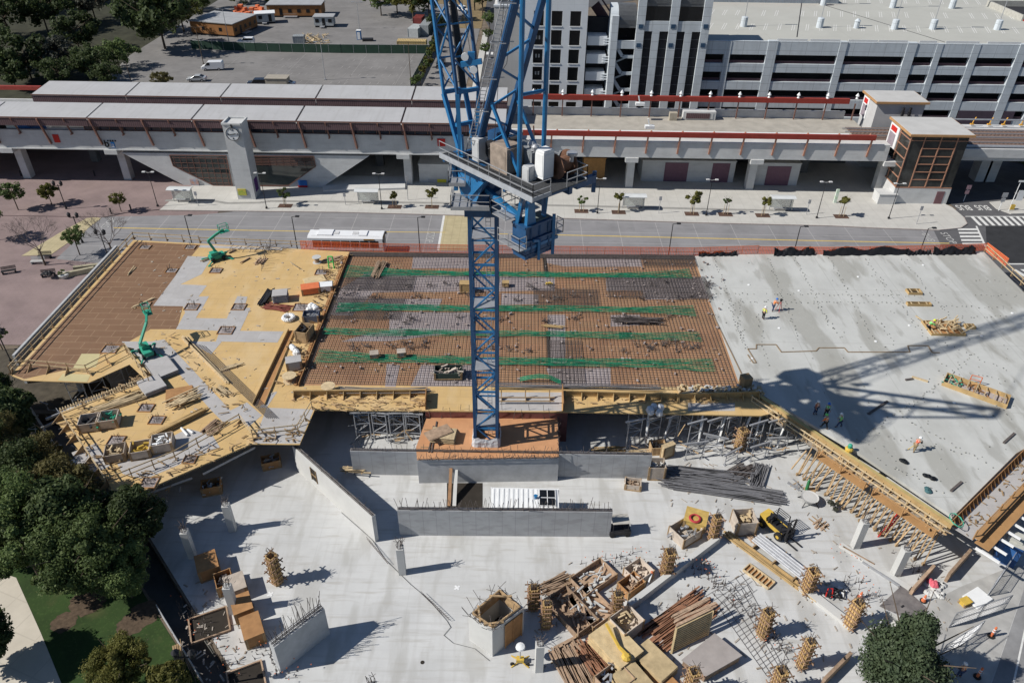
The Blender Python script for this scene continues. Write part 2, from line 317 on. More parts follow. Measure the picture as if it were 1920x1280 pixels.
# bottom right street
g = MB(); g.sheet([at(1935, 1060), at(1860, 1280), at(1800, 1420), at(2300, 1420), at(2300, 1000)], .02); struct('lower_street', g, mat('lower_asphalt', (.23, .23, .232), .95, .25, .5, detail=11))
g = MB(); strip(g, [at(1924, 1170, 0), at(1898, 1290, 0)], .14, .03); struct('lane_line', g, M_line)
g = MB(); g.sheet([at(1700, 1150), at(1800, 1100), at(1900, 1060), at(1935, 1060), at(1850, 1300), at(1690, 1300)], .012); struct('dusty_verge', g, mat('dusty_concrete', (.36, .355, .34), .95, .2, .6, detail=10))
g = MB(); g.sheet([(-75, yT + .5), (-46, yT + .5), (-46, 66), (-54, 73.5), (-75, 73.5)], .01); struct('yard_earth', g, mat('yard_soil', (.07, .06, .045), .95, .4, .8))
g = MB(); g.sheet([(-300, 141.5), (-95, 141.5), (-105, 205), (-105, 300), (-300, 300)], -.02); struct('wood_floor', g, mat('wood_soil', (.035, .036, .022), .95, .5, .3, detail=10))
g = MB(); g.sheet([(-20, 240), (-13, 240), (-13, 300), (-105, 300), (-105, 290), (-20, 272)], .02); struct('dry_verge', g, mat('dry_grass', (.20, .15, .08), .95, .3, .5))
g = MB()
for x_, y_, r_ in ((at(270, 1150).x, at(270, 1150).y, 1.3), (at(165, 1125).x, at(165, 1125).y, 1.5), (at(120, 1165).x, at(120, 1165).y, 1.0), (at(245, 1170).x, at(245, 1170).y, 1.1)): g.sheet([(x_ + r_ * rnd.uniform(.9, 1.1) * math.cos(a * .21), y_ + r_ * rnd.uniform(.9, 1.1) * math.sin(a * .21)) for a in range(30)], -.02 + (r_ - 1.3) * .02)
struct('mulch', g, mat('mulch_brown', (.085, .06, .04), .95, .4, 3))
# ================================================================ DECKS UNDER CONSTRUCTION
ZD = 4.2
def D(px, py, z=ZD): return at(px, py, z)
def polyD(pts, z=ZD): return [D(x, y, z) for x, y in pts]
M_tanD = mat('deck_tan_ply', (.54, .37, .165), .75, .08, .5, detail=4)
mix_over(M_tanD, f_sheets(2.44, 1.22, .3), (.52, .365, .16)); mix_over(M_tanD, f_brick(2.44, 1.22, .022, .5), (.34, .22, .10)); mix_over(M_tanD, f_noise(1.2, .52, .75, .4), (.47, .34, .2)); mix_over(M_tanD, f_noise(.25, .5, .62, .4, 1.5, .7, .4), (.60, .46, .27)); mix_over(M_tanD, f_noise(6, .66, .72, .5), (.30, .22, .14))
M_brnD = mat('deck_brown_ply', (.185, .105, .06), .7, .12, .5, detail=6)
mix_over(M_brnD, f_sheets(2.44, 1.22, .55), (.225, .135, .08)); mix_over(M_brnD, f_brick(2.44, 1.22, .035, .6), (.36, .25, .155)); mix_over(M_brnD, f_noise(2.2, .62, .8, .3), (.33, .22, .14))
M_gryD = mat('deck_grey_ply', (.40, .39, .385), .85, .1, .8, detail=8)
mix_over(M_gryD, f_sheets(2.44, 1.22, .4), (.36, .34, .325)); mix_over(M_gryD, f_brick(2.44, 1.22, .015, .4), (.25, .23, .21)); mix_over(M_gryD, f_noise(3, .6, .8, .4), (.25, .22, .2))
M_olvD = mat('deck_olive_ply', (.50, .44, .24), .75, .08, .6)
# ---- left formwork deck
deckL = [(250, 450), (655, 472), (560, 722), (528, 742), (590, 768), (562, 833), (470, 832), (258, 924), (205, 918), (107, 790), (117, 772), (275, 713), (243, 683), (167, 717), (45, 713), (20, 703)]
T = thing('formwork_deck', 'large plywood formwork deck at the left, in brown, tan and grey sheets, beside the plaza', 'formwork deck', D(300, 600))
g = MB(); g.prism(polyD(deckL), ZD - .09, ZD); deckbase = g.obj('plywood_sheathing', M_tanD, T, True)
def patch(name, pts, m, dz=.004, par=None):
    g = MB(); g.sheet(polyD(pts, ZD + dz)); return g.obj(name, m, par or T, True)
patch('brown_sheathing', [(253, 453), (376, 459), (329, 517), (287, 573), (343, 574), (332, 617), (282, 617), (225, 650), (190, 664), (140, 690), (45, 710), (26, 703)], M_brnD)
G = [[(352, 480), (397, 482), (378, 514), (338, 533), (388, 535), (372, 556), (392, 555), (375, 585), (347, 586), (343, 574), (287, 573), (329, 517)],
     [(375, 583), (367, 596), (425, 597), (445, 555), (464, 556), (458, 577), (470, 577), (450, 620), (532, 621), (520, 642), (405, 640), (412, 620), (330, 617), (341, 597), (347, 586)],
     [(376, 459), (530, 466), (528, 469), (372, 464)], [(352, 640), (416, 640), (396, 664), (392, 662)], [(283, 640), (308, 636), (446, 784), (420, 793), (395, 768)],
     [(430, 770), (463, 754), (491, 778), (466, 800)], [(500, 764), (588, 767), (562, 831), (475, 831)], [(512, 735), (520, 734), (500, 764), (486, 764)],
     [(220, 870), (352, 803), (398, 815), (412, 838), (272, 898), (230, 888)], [(134, 848), (181, 830), (206, 873), (160, 897)],
     [(228, 640), (283, 640), (330, 700), (300, 712)]]
for i, q in enumerate(G): patch('grey_sheathing', q, M_gryD, .008 + .002 * (i % 2))
patch('pale_sheathing', [(153, 663), (188, 663), (180, 688), (136, 691)], M_olvD, .008); patch('pale_sheathing', [(118, 700), (170, 702), (163, 716), (108, 713)], M_olvD, .012)
# joists under the edge and shores
g = MB()
for i in range(60):
    t = i / 59; a = lerp(D(258, 924), D(470, 832), t); g.beam(a + Vector((0, .15, -.2)), a + Vector((-.6, 1.9, -.2)), .09, .22)
for i in range(34):
    t = i / 33; a = lerp(D(117, 772), D(275, 713), t); g.beam(a + Vector((.1, -.3, -.17)), a + Vector((-.7, .75, -.17)), .09, .14)
g.obj('joists', M_lum, T, True)
# the sunken beam line on the tan deck
g = MB(); q = [(541, 618), (552, 620), (496, 758), (474, 758)]; bq = polyD(q, ZD + .012); g.sheet(bq); g.obj('beam_trough', M_brn, T, True)
g = MB(); g.beam(D(541, 618, ZD + .18), D(474, 758, ZD + .18), .06, .36); g.beam(D(552, 620, ZD + .1), D(496, 758, ZD + .1), .06, .2); g.obj('beam_side_form', M_tan, T, True)
# square column openings with their rebar
M_hole = mat('opening_shade', (.03, .025, .02), .95, .2, 1)  # near-black colour stands in for the shade inside pits, slots and gaps
M_pink = mat('opening_concrete', (.36, .32, .31), .9, .2, 3)
holes = [(272, 464, 1), (357, 464, 1), (322, 508, 1), (405, 508, 1), (360, 576, 1.1), (448, 576, 1.1), (565, 577, 1.3), (424, 620, 1.2), (603, 511, 1.1), (207, 655, 1.2), (274, 765, .95), (294, 788, .95), (218, 826, 1.0), (356, 862, .8), (280, 905, 1.0), (270, 572, 1.0)]
for (px, py, s) in holes:
    c = D(px, py); g = MB()
    h = .012; g.sheet([c + Vector((x * s, y * s, h)) for x, y in ((-.7, -.62), (.7, -.62), (.7, .62), (-.7, .62))]); o = g.obj('column_opening', M_pink, T, True)
    g = MB()
    for sx, sy in ((1, 0), (-1, 0), (0, 1), (0, -1)):
        g.box((c.x + sx * s * .72, c.y + sy * s * .64, ZD + .06), (.05 if sx else s * 1.49, .05 if sy else s * 1.23, .12))
    g.obj('opening_rim', M_brn, o, True)
    g = MB()
    for i in range(14):
        a = Vector((c.x + rnd.uniform(-.5, .5) * s, c.y + rnd.uniform(-.4, .4) * s, ZD)); g.tube(a, a + Vector((rnd.uniform(-.1, .1), rnd.uniform(-.1, .1), rnd.uniform(.4, .9))), .018, 4)
    for i in range(4):
        a = c + Vector((-.5 * s, (-.45 + .3 * i) * s, .15)); g.tube(a, a + Vector((1.0 * s, 0, 0)), .02, 4)
    g.obj('dowel_bars', M_rebar, o, True)
# ---- rebar deck
def nz(a, b): return rnd.uniform(a, b)
deckM = [(655, 472), (1300, 478), (1388, 725), (560, 722)]
T2 = thing('rebar_deck', 'middle formwork deck covered by a tied steel grid and green tendons', 'formwork deck', D(1000, 620))
M_rbD = mat('deck_red_ply', (.39, .21, .115), .75, .16, .45, detail=8)
mix_over(M_rbD, f_sheets(2.44, 1.22, .5), (.39, .25, .135)); mix_over(M_rbD, f_noise(.25, .5, .68, .6), (.25, .13, .075)); mix_over(M_rbD, f_brick(2.44, 1.22, .02, .5), (.16, .10, .06))
M_purp = mat('deck_weathered_ply', (.40, .35, .35), .85, .14, .5, detail=8); mix_over(M_purp, f_sheets(2.44, 1.22, .6), (.30, .25, .25)); mix_over(M_purp, f_brick(2.44, 1.22, .02, .5), (.15, .12, .12)); mix_over(M_purp, f_noise(1.8, .6, .75, .5), (.22, .16, .15))
g = MB(); g.prism(polyD(deckM), ZD - .09, ZD - .002); g.obj('plywood_sheathing', M_rbD, T2, True)
PW = [[(775, 476), (880, 478), (880, 503), (772, 503)], [(772, 516), (1040, 520), (1040, 545), (700, 548), (660, 592), (620, 590), (640, 540), (690, 510)], [(1020, 478), (1200, 480), (1205, 500), (1060, 500), (1020, 492)],
      [(1136, 520), (1330, 520), (1332, 560), (1210, 562), (1205, 545), (1137, 545)], [(730, 585), (885, 585), (885, 620), (725, 640), (640, 640), (690, 625), (730, 620)], [(1027, 590), (1060, 590), (1060, 680), (1030, 680)],
      [(725, 682), (750, 684), (742, 725), (722, 725)], [(790, 684), (886, 684), (886, 724), (770, 724)], [(1024, 690), (1145, 690), (1145, 722), (1060, 722), (1030, 705)], [(940, 550), (1010, 552), (1010, 570), (940, 572)], [(1145, 590), (1200, 590), (1200, 610), (1145, 612)], [(690, 560), (830, 560), (820, 580), (690, 580)]]
for i, q in enumerate(PW):
    g = MB(); g.sheet(polyD(q, ZD + .002 + .001 * (i % 3))); g.obj('weathered_sheathing', M_purp, T2, True)
for q in ([(1017, 480), (1024, 480), (1030, 520), (1022, 520)], [(1024, 620), (1032, 620), (1033, 690), (1027, 690)], [(1160, 622), (1185, 622), (1185, 634), (1160, 634)], [(760, 618), (785, 618), (785, 628), (760, 628)]):
    g = MB(); g.sheet(polyD(q, ZD + .006)); g.obj('beam_slot', M_hole, T2, True)
# rebar grid: one tied mat
bl, br_, tl, tr = D(560, 722), D(1388, 725), D(655, 472), D(1300, 478)
def inside_x(y): t = (y - bl.y) / (tl.y - bl.y); return bl.x + (tl.x - bl.x) * t + .3, br_.x + (tr.x - br_.x) * t - .3
g = MB(); y = bl.y + .3
while y < tl.y - .3:
    x0, x1 = inside_x(y); z = ZD + .10
    g.beam((x0, y + nz(-.03, .03), z), (x1, y + nz(-.03, .03), z), .036, .03); y += .42
x = min(bl.x, tl.x); n = 0
while x < max(br_.x, tr.x):
    if bl.x < x < br_.x: g.beam((x + nz(-.02, .02), bl.y + .3, ZD + .14), (x + nz(-.02, .02), tl.y - .4, ZD + .14), .036, .03)
    x += .42
tag(g.obj('rebar_mat', M_rebar), 'tied steel reinforcing grid covering the whole middle deck', 'rebar')
# denser second layer in bands over the column lines
for k, (x0, y0, x1, y1) in enumerate(((612, 600, 760, 560), (1205, 480, 1300, 500), (640, 520, 780, 545), (1140, 520, 1320, 560), (1000, 545, 1120, 575), (1030, 640, 1090, 720))):
    a, b = D(x0, max(y0, y1)), D(x1, min(y0, y1)); g = MB(); x = a.x
    while x < b.x: g.beam((x, a.y, ZD + .2), (x, b.y, ZD + .2), .03); x += .2
    y = a.y
    while y < b.y: g.beam((a.x, y, ZD + .23), (b.x, y, ZD + .23), .03); y += .25
    tag(g.obj('top_rebar_mat', M_rebar), ['dense patch of steel bars at the left end of the second tendon band', 'dense patch of steel bars in the top right corner of the grid', 'dense patch of steel bars at the left end of the topmost tendon band', 'dense patch of steel bars at the right between the upper two tendon bands', 'dense patch of steel bars right of the crane mast between tendon bands', 'dense patch of steel bars near the front edge right of the crane mast'][k], 'rebar', 'dense rebar patches on the middle deck')
# green post-tension tendon bands
bands = [('topmost green tendon band on the middle rebar deck', [(648, 508), (760, 511), (880, 513), (1000, 514), (1130, 516), (1230, 515), (1308, 512)], [1.5, .7, .5, .55, .5, .7, 1.2], 12),
         ('second green tendon band from the top of the rebar deck', [(632, 576), (700, 575), (800, 577), (900, 578), (1040, 578), (1180, 580), (1328, 583)], [1.0, .7, .6, .6, .6, .55, 1.2], 12),
         ('thin third green tendon band below the middle of the rebar deck', [(606, 620), (700, 623), (880, 624), (1040, 626), (1180, 629), (1340, 631)], [.6, .6, .5, .5, .6, .9], 9),
         ('lowest green tendon band near the front of the rebar deck', [(594, 668), (680, 670), (800, 673), (900, 676), (1040, 678), (1200, 681), (1366, 685)], [1.2, .8, .6, .65, .65, .7, 1.2], 12)]
for lab, pts, wd, n in bands:
    P = [D(x, y, ZD + .3) for x, y in pts]; g = MB()
    for i in range(n):
        u = (i / (n - 1) - .5) * 2; prev = None
        for k in range(len(P) - 1):
            for s in range(6):
                t = s / 6; tt = t * t * (3 - 2 * t); c = lerp(P[k], P[k + 1], t); w_ = wd[k] + (wd[k + 1] - wd[k]) * tt
                q = c + Vector((0, u * w_ + nz(-.11, .11), nz(-.03, .05)))
                if prev is not None: g.beam(prev, q, .042, .042)
                prev = q
    tag(g.obj('tendon_band', M_green), lab, 'tendons', 'green tendon bands on the rebar deck')
g = MB(); pts = [D(975, 714, ZD + .2), D(990, 711, ZD + .6), D(1010, 708, ZD + .9), D(1030, 710, ZD + .8), D(1052, 720, ZD + .3)]
for i in range(5): g.path([p + Vector((0, i * .12, i * .03)) for p in pts], .04)
tag(g.obj('tendon_coil', M_green), 'loose green tendons arching over the front edge beside the crane mast', 'tendons')
# dark edge beam rebar at the back of the deck
g = MB()
for i in range(10): g.tube(D(655, 474, ZD + .1 + .06 * (i % 4)) + Vector((0, -.9 + .12 * i, 0)), D(1302, 480, ZD + .1 + .06 * (i % 4)) + Vector((0, -.9 + .12 * i, 0)), .035, 4)
tag(g.obj('edge_rebar_bundle', M_rebar), 'long dark rebar bundle along the far edge of the middle deck', 'rebar')
# front platform strip with timber side forms
T3 = thing('edge_platform', 'tan plywood ledge along the front edge of the rebar deck', 'platform', D(1000, 745))
g = MB(); g.prism(polyD([(528, 742), (560, 722), (1388, 725), (1460, 772), (1428, 779), (1062, 772), (590, 768)], 4.18), 4.05, 4.19); g.obj('plywood_floor', M_tanD, T3, True)
g = MB(); g.sheet(polyD([(888, 735), (1053, 735), (1053, 770), (888, 769)], 4.196)); g.obj('grey_floor', M_gryD, T3, True)
g = MB(); g.sheet(polyD([(1290, 755), (1378, 755), (1378, 770), (1290, 770)], 4.196)); g.obj('grey_floor', M_gryD, T3, True)
def sideform(mb, a, b, h=.75, n=None):
    """low board wall with triangular kickers"""
    a, b = Vector(a), Vector(b); d = (b - a).normalized(); nrm = Vector((d.y, -d.x, 0)); up = Vector((0, 0, 1))
    mb.beam(a + up * h * .5, b + up * h * .5, .05, h); mb.beam(a + up * h + nrm * .1, b + up * h + nrm * .1, .14, .1)
    n = n or max(2, int((b - a).length / 1.6))
    for i in range(n + 1):
        p = lerp(a, b, i / n); mb.extr([p + nrm * .03, p + nrm * .75, p + nrm * .03 + up * h], d * .06)
for (x0, y0, x1, y1) in ((552, 742, 800, 740), (1060, 742, 1268, 748), (1270, 748, 1420, 744)):
    g = MB(); sideform(g, D(x0, y0, 4.2), D(x1, y1, 4.2), .8); g.obj('side_form', M_tan, T3, True)
g = MB()
for x in (940, 985, 1030): 
    p = D(x, 745, 4.2); g.box2((p.x - .05, p.y - .05, 4.2), (p.x + .05, p.y + .05, 5.3)); g.extr([p, p + Vector((0, -.8, 0)), p + Vector((0, 0, .8))], (.06, 0, 0))
a, b = D(930, 745, 5.1), D(1040, 745, 5.1); g.beam(a, b, .1); g.beam(a - Vector((0, 0, .5)), b - Vector((0, 0, .5)), .1)
g.obj('guard_frame', M_wood, T3, True)
g = MB(); a, b = D(800, 740, 4.2), D(798, 768, 4.2); g.beam(a + Vector((0, 0, .5)), b + Vector((0, 0, .5)), .08, 1); a, b = D(1054, 733, 4.2), D(1056, 772, 4.2); g.beam(a + Vector((0, 0, .5)), b + Vector((0, 0, .5)), .08, 1); g.obj('end_form', M_brn, T3, True)
for i, (x0, y0, x1, y1, n) in enumerate(((640, 733, 805, 734, 18), (915, 722, 1235, 728, 10))):
    g = MB()
    for k in range(n): g.tube(D(x0, y0, ZD + .3) + Vector((nz(-.4, .4), nz(-.5, .5), nz(0, .3))), D(x1, y1, ZD + .3) + Vector((nz(-.4, .4), nz(-.5, .5), nz(0, .3))), .035, 4)
    tag(g.obj('rebar_bundle', mat('grey_rebar', (.16, .16, .17), .6, .2, 3)), ['thick grey rebar bundle lying along the front edge left of the crane mast', 'long grey rebar bundle along the front edge right of the crane mast'][i], 'rebar', 'rebar bundles along the front edge')
# ---- poured slab at the right
deckR = [(1300, 478), (1845, 473), (2010, 640), (2010, 790), (1905, 850), (1787, 968), (1597, 840), (1425, 738), (1388, 725)]
T4 = thing('concrete_deck', 'freshly poured pale concrete deck with pour joints at the right', 'concrete deck', D(1600, 600))
g = MB(); g.prism(polyD(deckR), ZD - .3, ZD + .03); g.obj('slab', M_deck3, T4, True)
g = MB()
for pts in ([(1402, 665), (1412, 680), (1418, 680), (1402, 654), (1418, 654), (1418, 646), (1455, 646), (1465, 660), (1530, 658), (1535, 652), (1583, 652), (1590, 660), (1706, 660), (1702, 648), (1740, 648), (1748, 661), (1762, 661)], [(1330, 576), (1390, 700)]):
    for a, b in zip(pts, pts[1:]): g.beam(D(*a, ZD + .05), D(*b, ZD + .05), .12, .10)
g.obj('pour_joint', mat('joint_timber', (.24, .18, .12), .9, .2, 2), T4, True)
# rows of stubs that stick out of the poured deck: uncountable specks
g = MB()
def speck_row(a, b, step=.55, jit=.25):
    a, b = D(*a, ZD + .03), D(*b, ZD + .03); n = int((b - a).length / step)
    for i in range(n):
        p = lerp(a, b, i / n) + Vector((nz(-jit, jit), nz(-jit, jit), 0)); g.box((p.x, p.y, p.z + .06), (nz(.04, .15), nz(.04, .08), .1), nz(0, 3))
for r_ in (((1338, 485), (1400, 650)), ((1440, 485), (1500, 640)), ((1490, 485), (1560, 620)), ((1555, 485), (1640, 640)), ((1620, 485), (1740, 640)), ((1690, 485), (1820, 640)), ((1335, 550), (1420, 551)), ((1440, 551), (1720, 555)), ((1372, 567), (1720, 568)), ((1760, 575), (1900, 577)), ((1830, 527), (1890, 527)), ((1830, 554), (1915, 555)), ((1790, 595), (1895, 593)),
            ((1365, 570), (1400, 660)), ((1530, 570), (1580, 640)), ((1640, 590), (1680, 650)), ((1650, 815), (1850, 860)), ((1690, 780), (1870, 880)), ((1700, 770), (1830, 660)), ((1630, 810), (1760, 720)), ((1640, 860), (1780, 930)), ((1760, 640), (1900, 700)), ((1820, 700), (1910, 720)), ((1740, 660), (1905, 790)), ((1660, 840), (1700, 900)), ((1385, 560), (1385, 640)), ((1420, 590), (1440, 690))):
    speck_row(*r_)
for i in range(120):
    x, y = nz(1330, 1900), nz(485, 930); 
    if (y < 720 or x > 1430 + (y - 740) * 1.7) and y < 950 - max(0, x - 1780) * .9: 
        p = D(x, y, ZD + .03); g.box((p.x, p.y, p.z + .04), (nz(.05, .2), nz(.05, .1), .06), nz(0, 3))
tag(g.obj('anchor_stubs', mat('stub_dark', (.27, .27, .25), .8, .6, 4)), 'scattered anchor stubs and tape sticking up from the poured deck', 'stubs', kind='stuff')
# white survey caps
for i, (px, py) in enumerate(((1404, 534), (1498, 545), (1461, 615), (1705, 610), (1642, 640), (1609, 519), (1731, 497), (1898, 587), (1840, 630), (1789, 755), (1410, 672))):
    g = MB(); g.lathe(D(px, py, ZD + .03), [(.17, 0), (.17, .05), (.1, .07)], 8); tag(g.obj('survey_disc', M_white), 'small round white cap on the poured concrete deck', 'cap', 'white caps on the poured deck')
# ---- timber boxes let into the poured deck
def box_opening(px, py, w_, d_, lab, rz=0, h=.35, inner=M_hole):
    t = thing('deck_opening', lab, 'opening', D(px, py, ZD + .03), rz); g = MB()
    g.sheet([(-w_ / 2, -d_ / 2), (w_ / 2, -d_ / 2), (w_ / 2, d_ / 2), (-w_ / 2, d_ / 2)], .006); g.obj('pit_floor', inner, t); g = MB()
    for s in (-1, 1): g.box((0, s * d_ / 2, h / 2), (w_ + .1, .06, h)); g.box((s * w_ / 2, 0, h / 2), (.06, d_ - .06, h))
    g.obj('timber_rim', M_tan, t); g = MB()
    for i in range(max(2, int(w_ / .8))): x = -w_ / 2 + (i + .5) * w_ / max(2, int(w_ / .8)); g.box((x, 0, h - .06), (.09, d_ - .07, .09))
    g.obj('crosspiece', M_lum, t); return t
box_opening(1713, 549, 1.7, 1.0, 'small timber framed opening in the poured deck, farthest of four'); box_opening(1722, 572, 2.9, .55, 'long narrow timber framed opening with dividers in the poured deck')
box_opening(1817, 614, 1.1, .7, 'small timber opening right of the carpenter at the frame')
t = box_opening(1768, 617, 4.0, 2.8, 'large opening filled with jumbled timber bracing on the poured deck', 0, .3, M_brn)
g = MB()
for i in range(26): a = Vector((nz(-1.9, 1.9), nz(-1.3, 1.3), .25)); g.beam(a, a + Vector((nz(-1.6, 1.6), nz(-1, 1), nz(.2, .9))), .1, .14)
g.obj('bracing', M_lum, t)
t = box_opening(1828, 735, 6.2, 2.0, 'long timber lined pit with green bars and rebar on the poured deck', R(-37), .55, M_pink)
g = MB()
for i in range(10): a = Vector((nz(-2.9, -1.2), nz(-.8, .8), .2)); g.tube(a, a + Vector((nz(-1, 1), nz(-.8, .8), nz(.2, .5))), .06, 4)
tag(g.obj('green_bars', M_lift, t), kind='stuff'); g = MB()
for i in range(16): a = Vector((nz(-2.6, 2.8), nz(-.8, .8), .2)); g.beam(a, a + Vector((nz(-1, 1), nz(-.8, .8), nz(.1, .3))), .09)
g.obj('scrap_timber', M_brn, t)
g = MB(); g.path([Vector((-.9, 1.3, .1)), Vector((-.9, 1.3, 1.1)), Vector((.1, 1.5, 1.1)), Vector((.1, 1.5, .1))], .05); g.path([Vector((-.9, 1.3, .6)), Vector((.1, 1.5, .6))], .04); g.obj('red_guard', M_org, t)
for i, (a, b) in enumerate((((1698, 712), (1712, 710)), ((1628, 776), (1664, 752)), ((1783, 920), (1803, 903)), ((1882, 830), (1902, 812)), ((1740, 715), (1710, 706)))):
    g = MB(); g.beam(D(*a, ZD + .1), D(*b, ZD + .1), .22, .16); tag(g.obj('joist_bar', M_rebar if i < 4 else M_lum), ['short dark bar on the poured deck above the long pit', 'long dark bar lying beside the four workers on the poured deck', 'short dark bar at the near corner of the poured deck', 'short dark bar by the right hand trough of the poured deck', 'pale board lying above the long pit on the poured deck'][i], 'bar')
# ================================================================ GUARD RAILS, EDGE FORMS, SHORING
def guardrail(lab, pts, z=ZD, h=1.1, step=2.2, m=None, brace=True, name='guard_rail', grp=None, wd=.07, kick=1.0, side=1):
    P = [at(x, y, z) for x, y in pts]; T = thing(name, lab, 'railing', P[0], 0, grp); m = m or M_wood; up = Vector((0, 0, 1)); r = MB()
    for a, b in zip(P, P[1:]):
        n = max(1, round((b - a).length / step)); d = (b - a).normalized(); nr = Vector((d.y, -d.x, 0)) * side
        for f in (.5, 1.0): r.beam(a + up * h * f, b + up * h * f, .05, .11)
        for i in range(n + (1 if b is P[-1] else 0)):
            p = lerp(a, b, i / n); g = MB(); g.box((p.x, p.y, z + h * .55), (wd, wd, h * 1.1))
            if brace: g.extr([p + nr * .04, p + nr * kick, p + nr * .04 + up * kick * .75], d * .05)
            g.obj('post', m, T, True)
    r.obj('rails', M_lum, T, True); return T
guardrail('timber guard rail along the plaza side edge of the brown deck', [(252, 449), (22, 702)], side=1, kick=.5)
guardrail('timber guard rail at the far corner of the brown deck above the road', [(252, 449), (375, 456)], side=-1, kick=.5)
guardrail('timber guard rail along the far edge of the tan deck up to the orange netting', [(376, 456), (575, 464)], side=-1, kick=.4, h=.9)
guardrail('timber guard rail on triangular kickers at the near end of the brown deck', [(25, 695), (60, 690), (165, 700), (238, 662)], side=1, kick=.9)
guardrail('timber guard rail beside the stair gap of the left deck', [(238, 658), (282, 722)], side=-1, kick=.8)
guardrail('timber guard rail along the joists on the left terrace', [(118, 782), (272, 722)], side=-1, kick=.4, h=.9)
guardrail('timber guard rail on dark kickers along the trench side of the terrace', [(119, 785), (205, 912)], side=1, kick=1.1)
guardrail('timber guard rail along the near edge of the left terrace', [(206, 912), (330, 862), (452, 792)], side=1, kick=.35)
guardrail('timber guard rail on the grey corner platform by the concrete wall', [(452, 792), (475, 822), (560, 812), (586, 768)], side=1, kick=.6)
guardrail('yellow timber guard rail along the right slanting edge of the poured deck', [(1845, 472), (1950, 570)], side=-1, kick=.4)
# orange safety netting on the far edges
def netting(lab, pts, z=ZD, h=1.25, cell=.22):
    P = [at(x, y, z) for x, y in pts]; T = thing('safety_netting', lab, 'netting', P[0]); up = Vector((0, 0, 1)); po = MB(); ne = MB()
    for a, b in zip(P, P[1:]):
        L = (b - a).length; n = max(1, round(L / 2.4))
        for i in range(n + 1): p = lerp(a, b, i / n); po.beam(p, p + up * h * 1.06, .05)
        for f in (.0, .5, 1): po.beam(a + up * (h * f + .05), b + up * (h * f + .05), .05, .07)
        m = int(L / cell)
        for i in range(m): p = lerp(a, b, i / m); ne.beam(p + up * .02, p + up * h, .075, .015)
        for k in range(8): ne.beam(a + up * h * (k + .5) / 8, b + up * h * (k + .5) / 8, .012, .06)
    po.obj('posts', M_org, T, True); ne.obj('mesh', mat('orange_netting', (.80, .17, .06), .7, .1, 1), T, True); return T
netting('orange safety netting along the road side of the middle deck', [(565, 467), (700, 472), (880, 475), (1100, 478), (1300, 480), (1420, 476)])
netting('orange safety netting behind the poured deck, beside the black sheeting', [(1420, 476), (1560, 477), (1730, 474), (1846, 470)], h=1.1)
netting('orange safety netting round the far right corner of the poured deck', [(1846, 470), (1885, 500)], h=1.2)
for i, (x0, x1) in enumerate(((1308, 1380), (1448, 1525), (1540, 1700), (1695, 1742), (1745, 1825))):
    a, b = at(x0, 477 - (x0 - 1308) * .006, ZD), at(x1, 476 - (x1 - 1308) * .006, ZD); g = MB(); n = 24; rows = []
    for k in range(5):
        rows.append([lerp(a, b, j / n) + Vector((0, -.25 - .12 * math.sin(j * 1.7 + k) - .12 * k + nz(-.08, .08), 1.15 * (1 - k / 4) * (.75 + .25 * math.sin(j * .6 + i * 2)) * (1 if i not in (0, 3) else .5) + .06)) for j in range(n + 1)])
    vs = [p for r_ in rows for p in r_]; g.add(vs, [(k * (n + 1) + j, (k + 1) * (n + 1) + j, (k + 1) * (n + 1) + j + 1, k * (n + 1) + j + 1) for k in range(4) for j in range(n)])
    g.add([p + Vector((0, .06, 0)) for p in vs], [(k * (n + 1) + j, k * (n + 1) + j + 1, (k + 1) * (n + 1) + j + 1, (k + 1) * (n + 1) + j) for k in range(4) for j in range(n)])
    tag(g.obj('black_sheeting', mat('black_plastic', (.012, .012, .014), .45, .3, 2), smooth=True), ['low heap of black plastic sheeting at the left end behind the poured deck', 'slumped black plastic sheeting, second from the left behind the poured deck', 'longest black plastic sheet sagging over the netting behind the poured deck', 'short black plastic sheet right of the longest one behind the poured deck', 'black plastic sheeting nearest the far right corner of the poured deck'][i], 'sheeting', 'black sheeting behind the poured deck')
# ---- slanting near edge of the poured deck: side form, catwalk, brackets, shores
ea, eb = D(1428, 742), D(1790, 982)
T5 = thing('edge_form', 'long yellow timber edge form and catwalk along the slanting near edge of the poured deck', 'edge form', ea)
d = (eb - ea).normalized(); nr = Vector((-abs(d.y), -abs(d.x), 0)); nr = Vector((d.y, -d.x, 0)); up = Vector((0, 0, 1))
if nr.y > 0: nr = -nr
L = (eb - ea).length
M_yply = mat('yellow_form_ply', (.44, .35, .15), .75, .2, 1); M_oply = mat('orange_form_ply', (.37, .21, .09), .75, .12, 1.2)
g = MB(); g.beam(ea + up * .06 + nr * .2, eb + up * .06 + nr * .2, .38, .1); g.obj('edge_board', M_yply, T5, True)
g = MB(); g.beam(ea + nr * .5 - up * .15, eb + nr * .5 - up * .15, .06, .7)
for i in range(int(L / .9)): p = ea + d * (i * .9 + .3); g.extr([p + nr * .5, p + nr * 1.2 - up * .5, p + nr * .5 - up * .5], d * .06)
g.obj('side_form', M_tan, T5, True)
g = MB(); g.beam(ea + nr * 1.1 - up * .55, eb + nr * 1.1 - up * .55, 1.0, .06); g.obj('catwalk', mat('weathered_plank', (.30, .26, .21), .85, .25, 2), T5, True)
g = MB(); 
for f in (.1, .65): g.beam(ea + nr * 1.65 + up * f, eb + nr * 1.65 + up * f, .06, .13)
for i in range(int(L / 2.2) + 1): p = ea + d * (i * 2.2) + nr * 1.65; g.beam(p - up * .6, p + up * .75, .09)
g.obj('catwalk_rail', M_lum, T5, True)
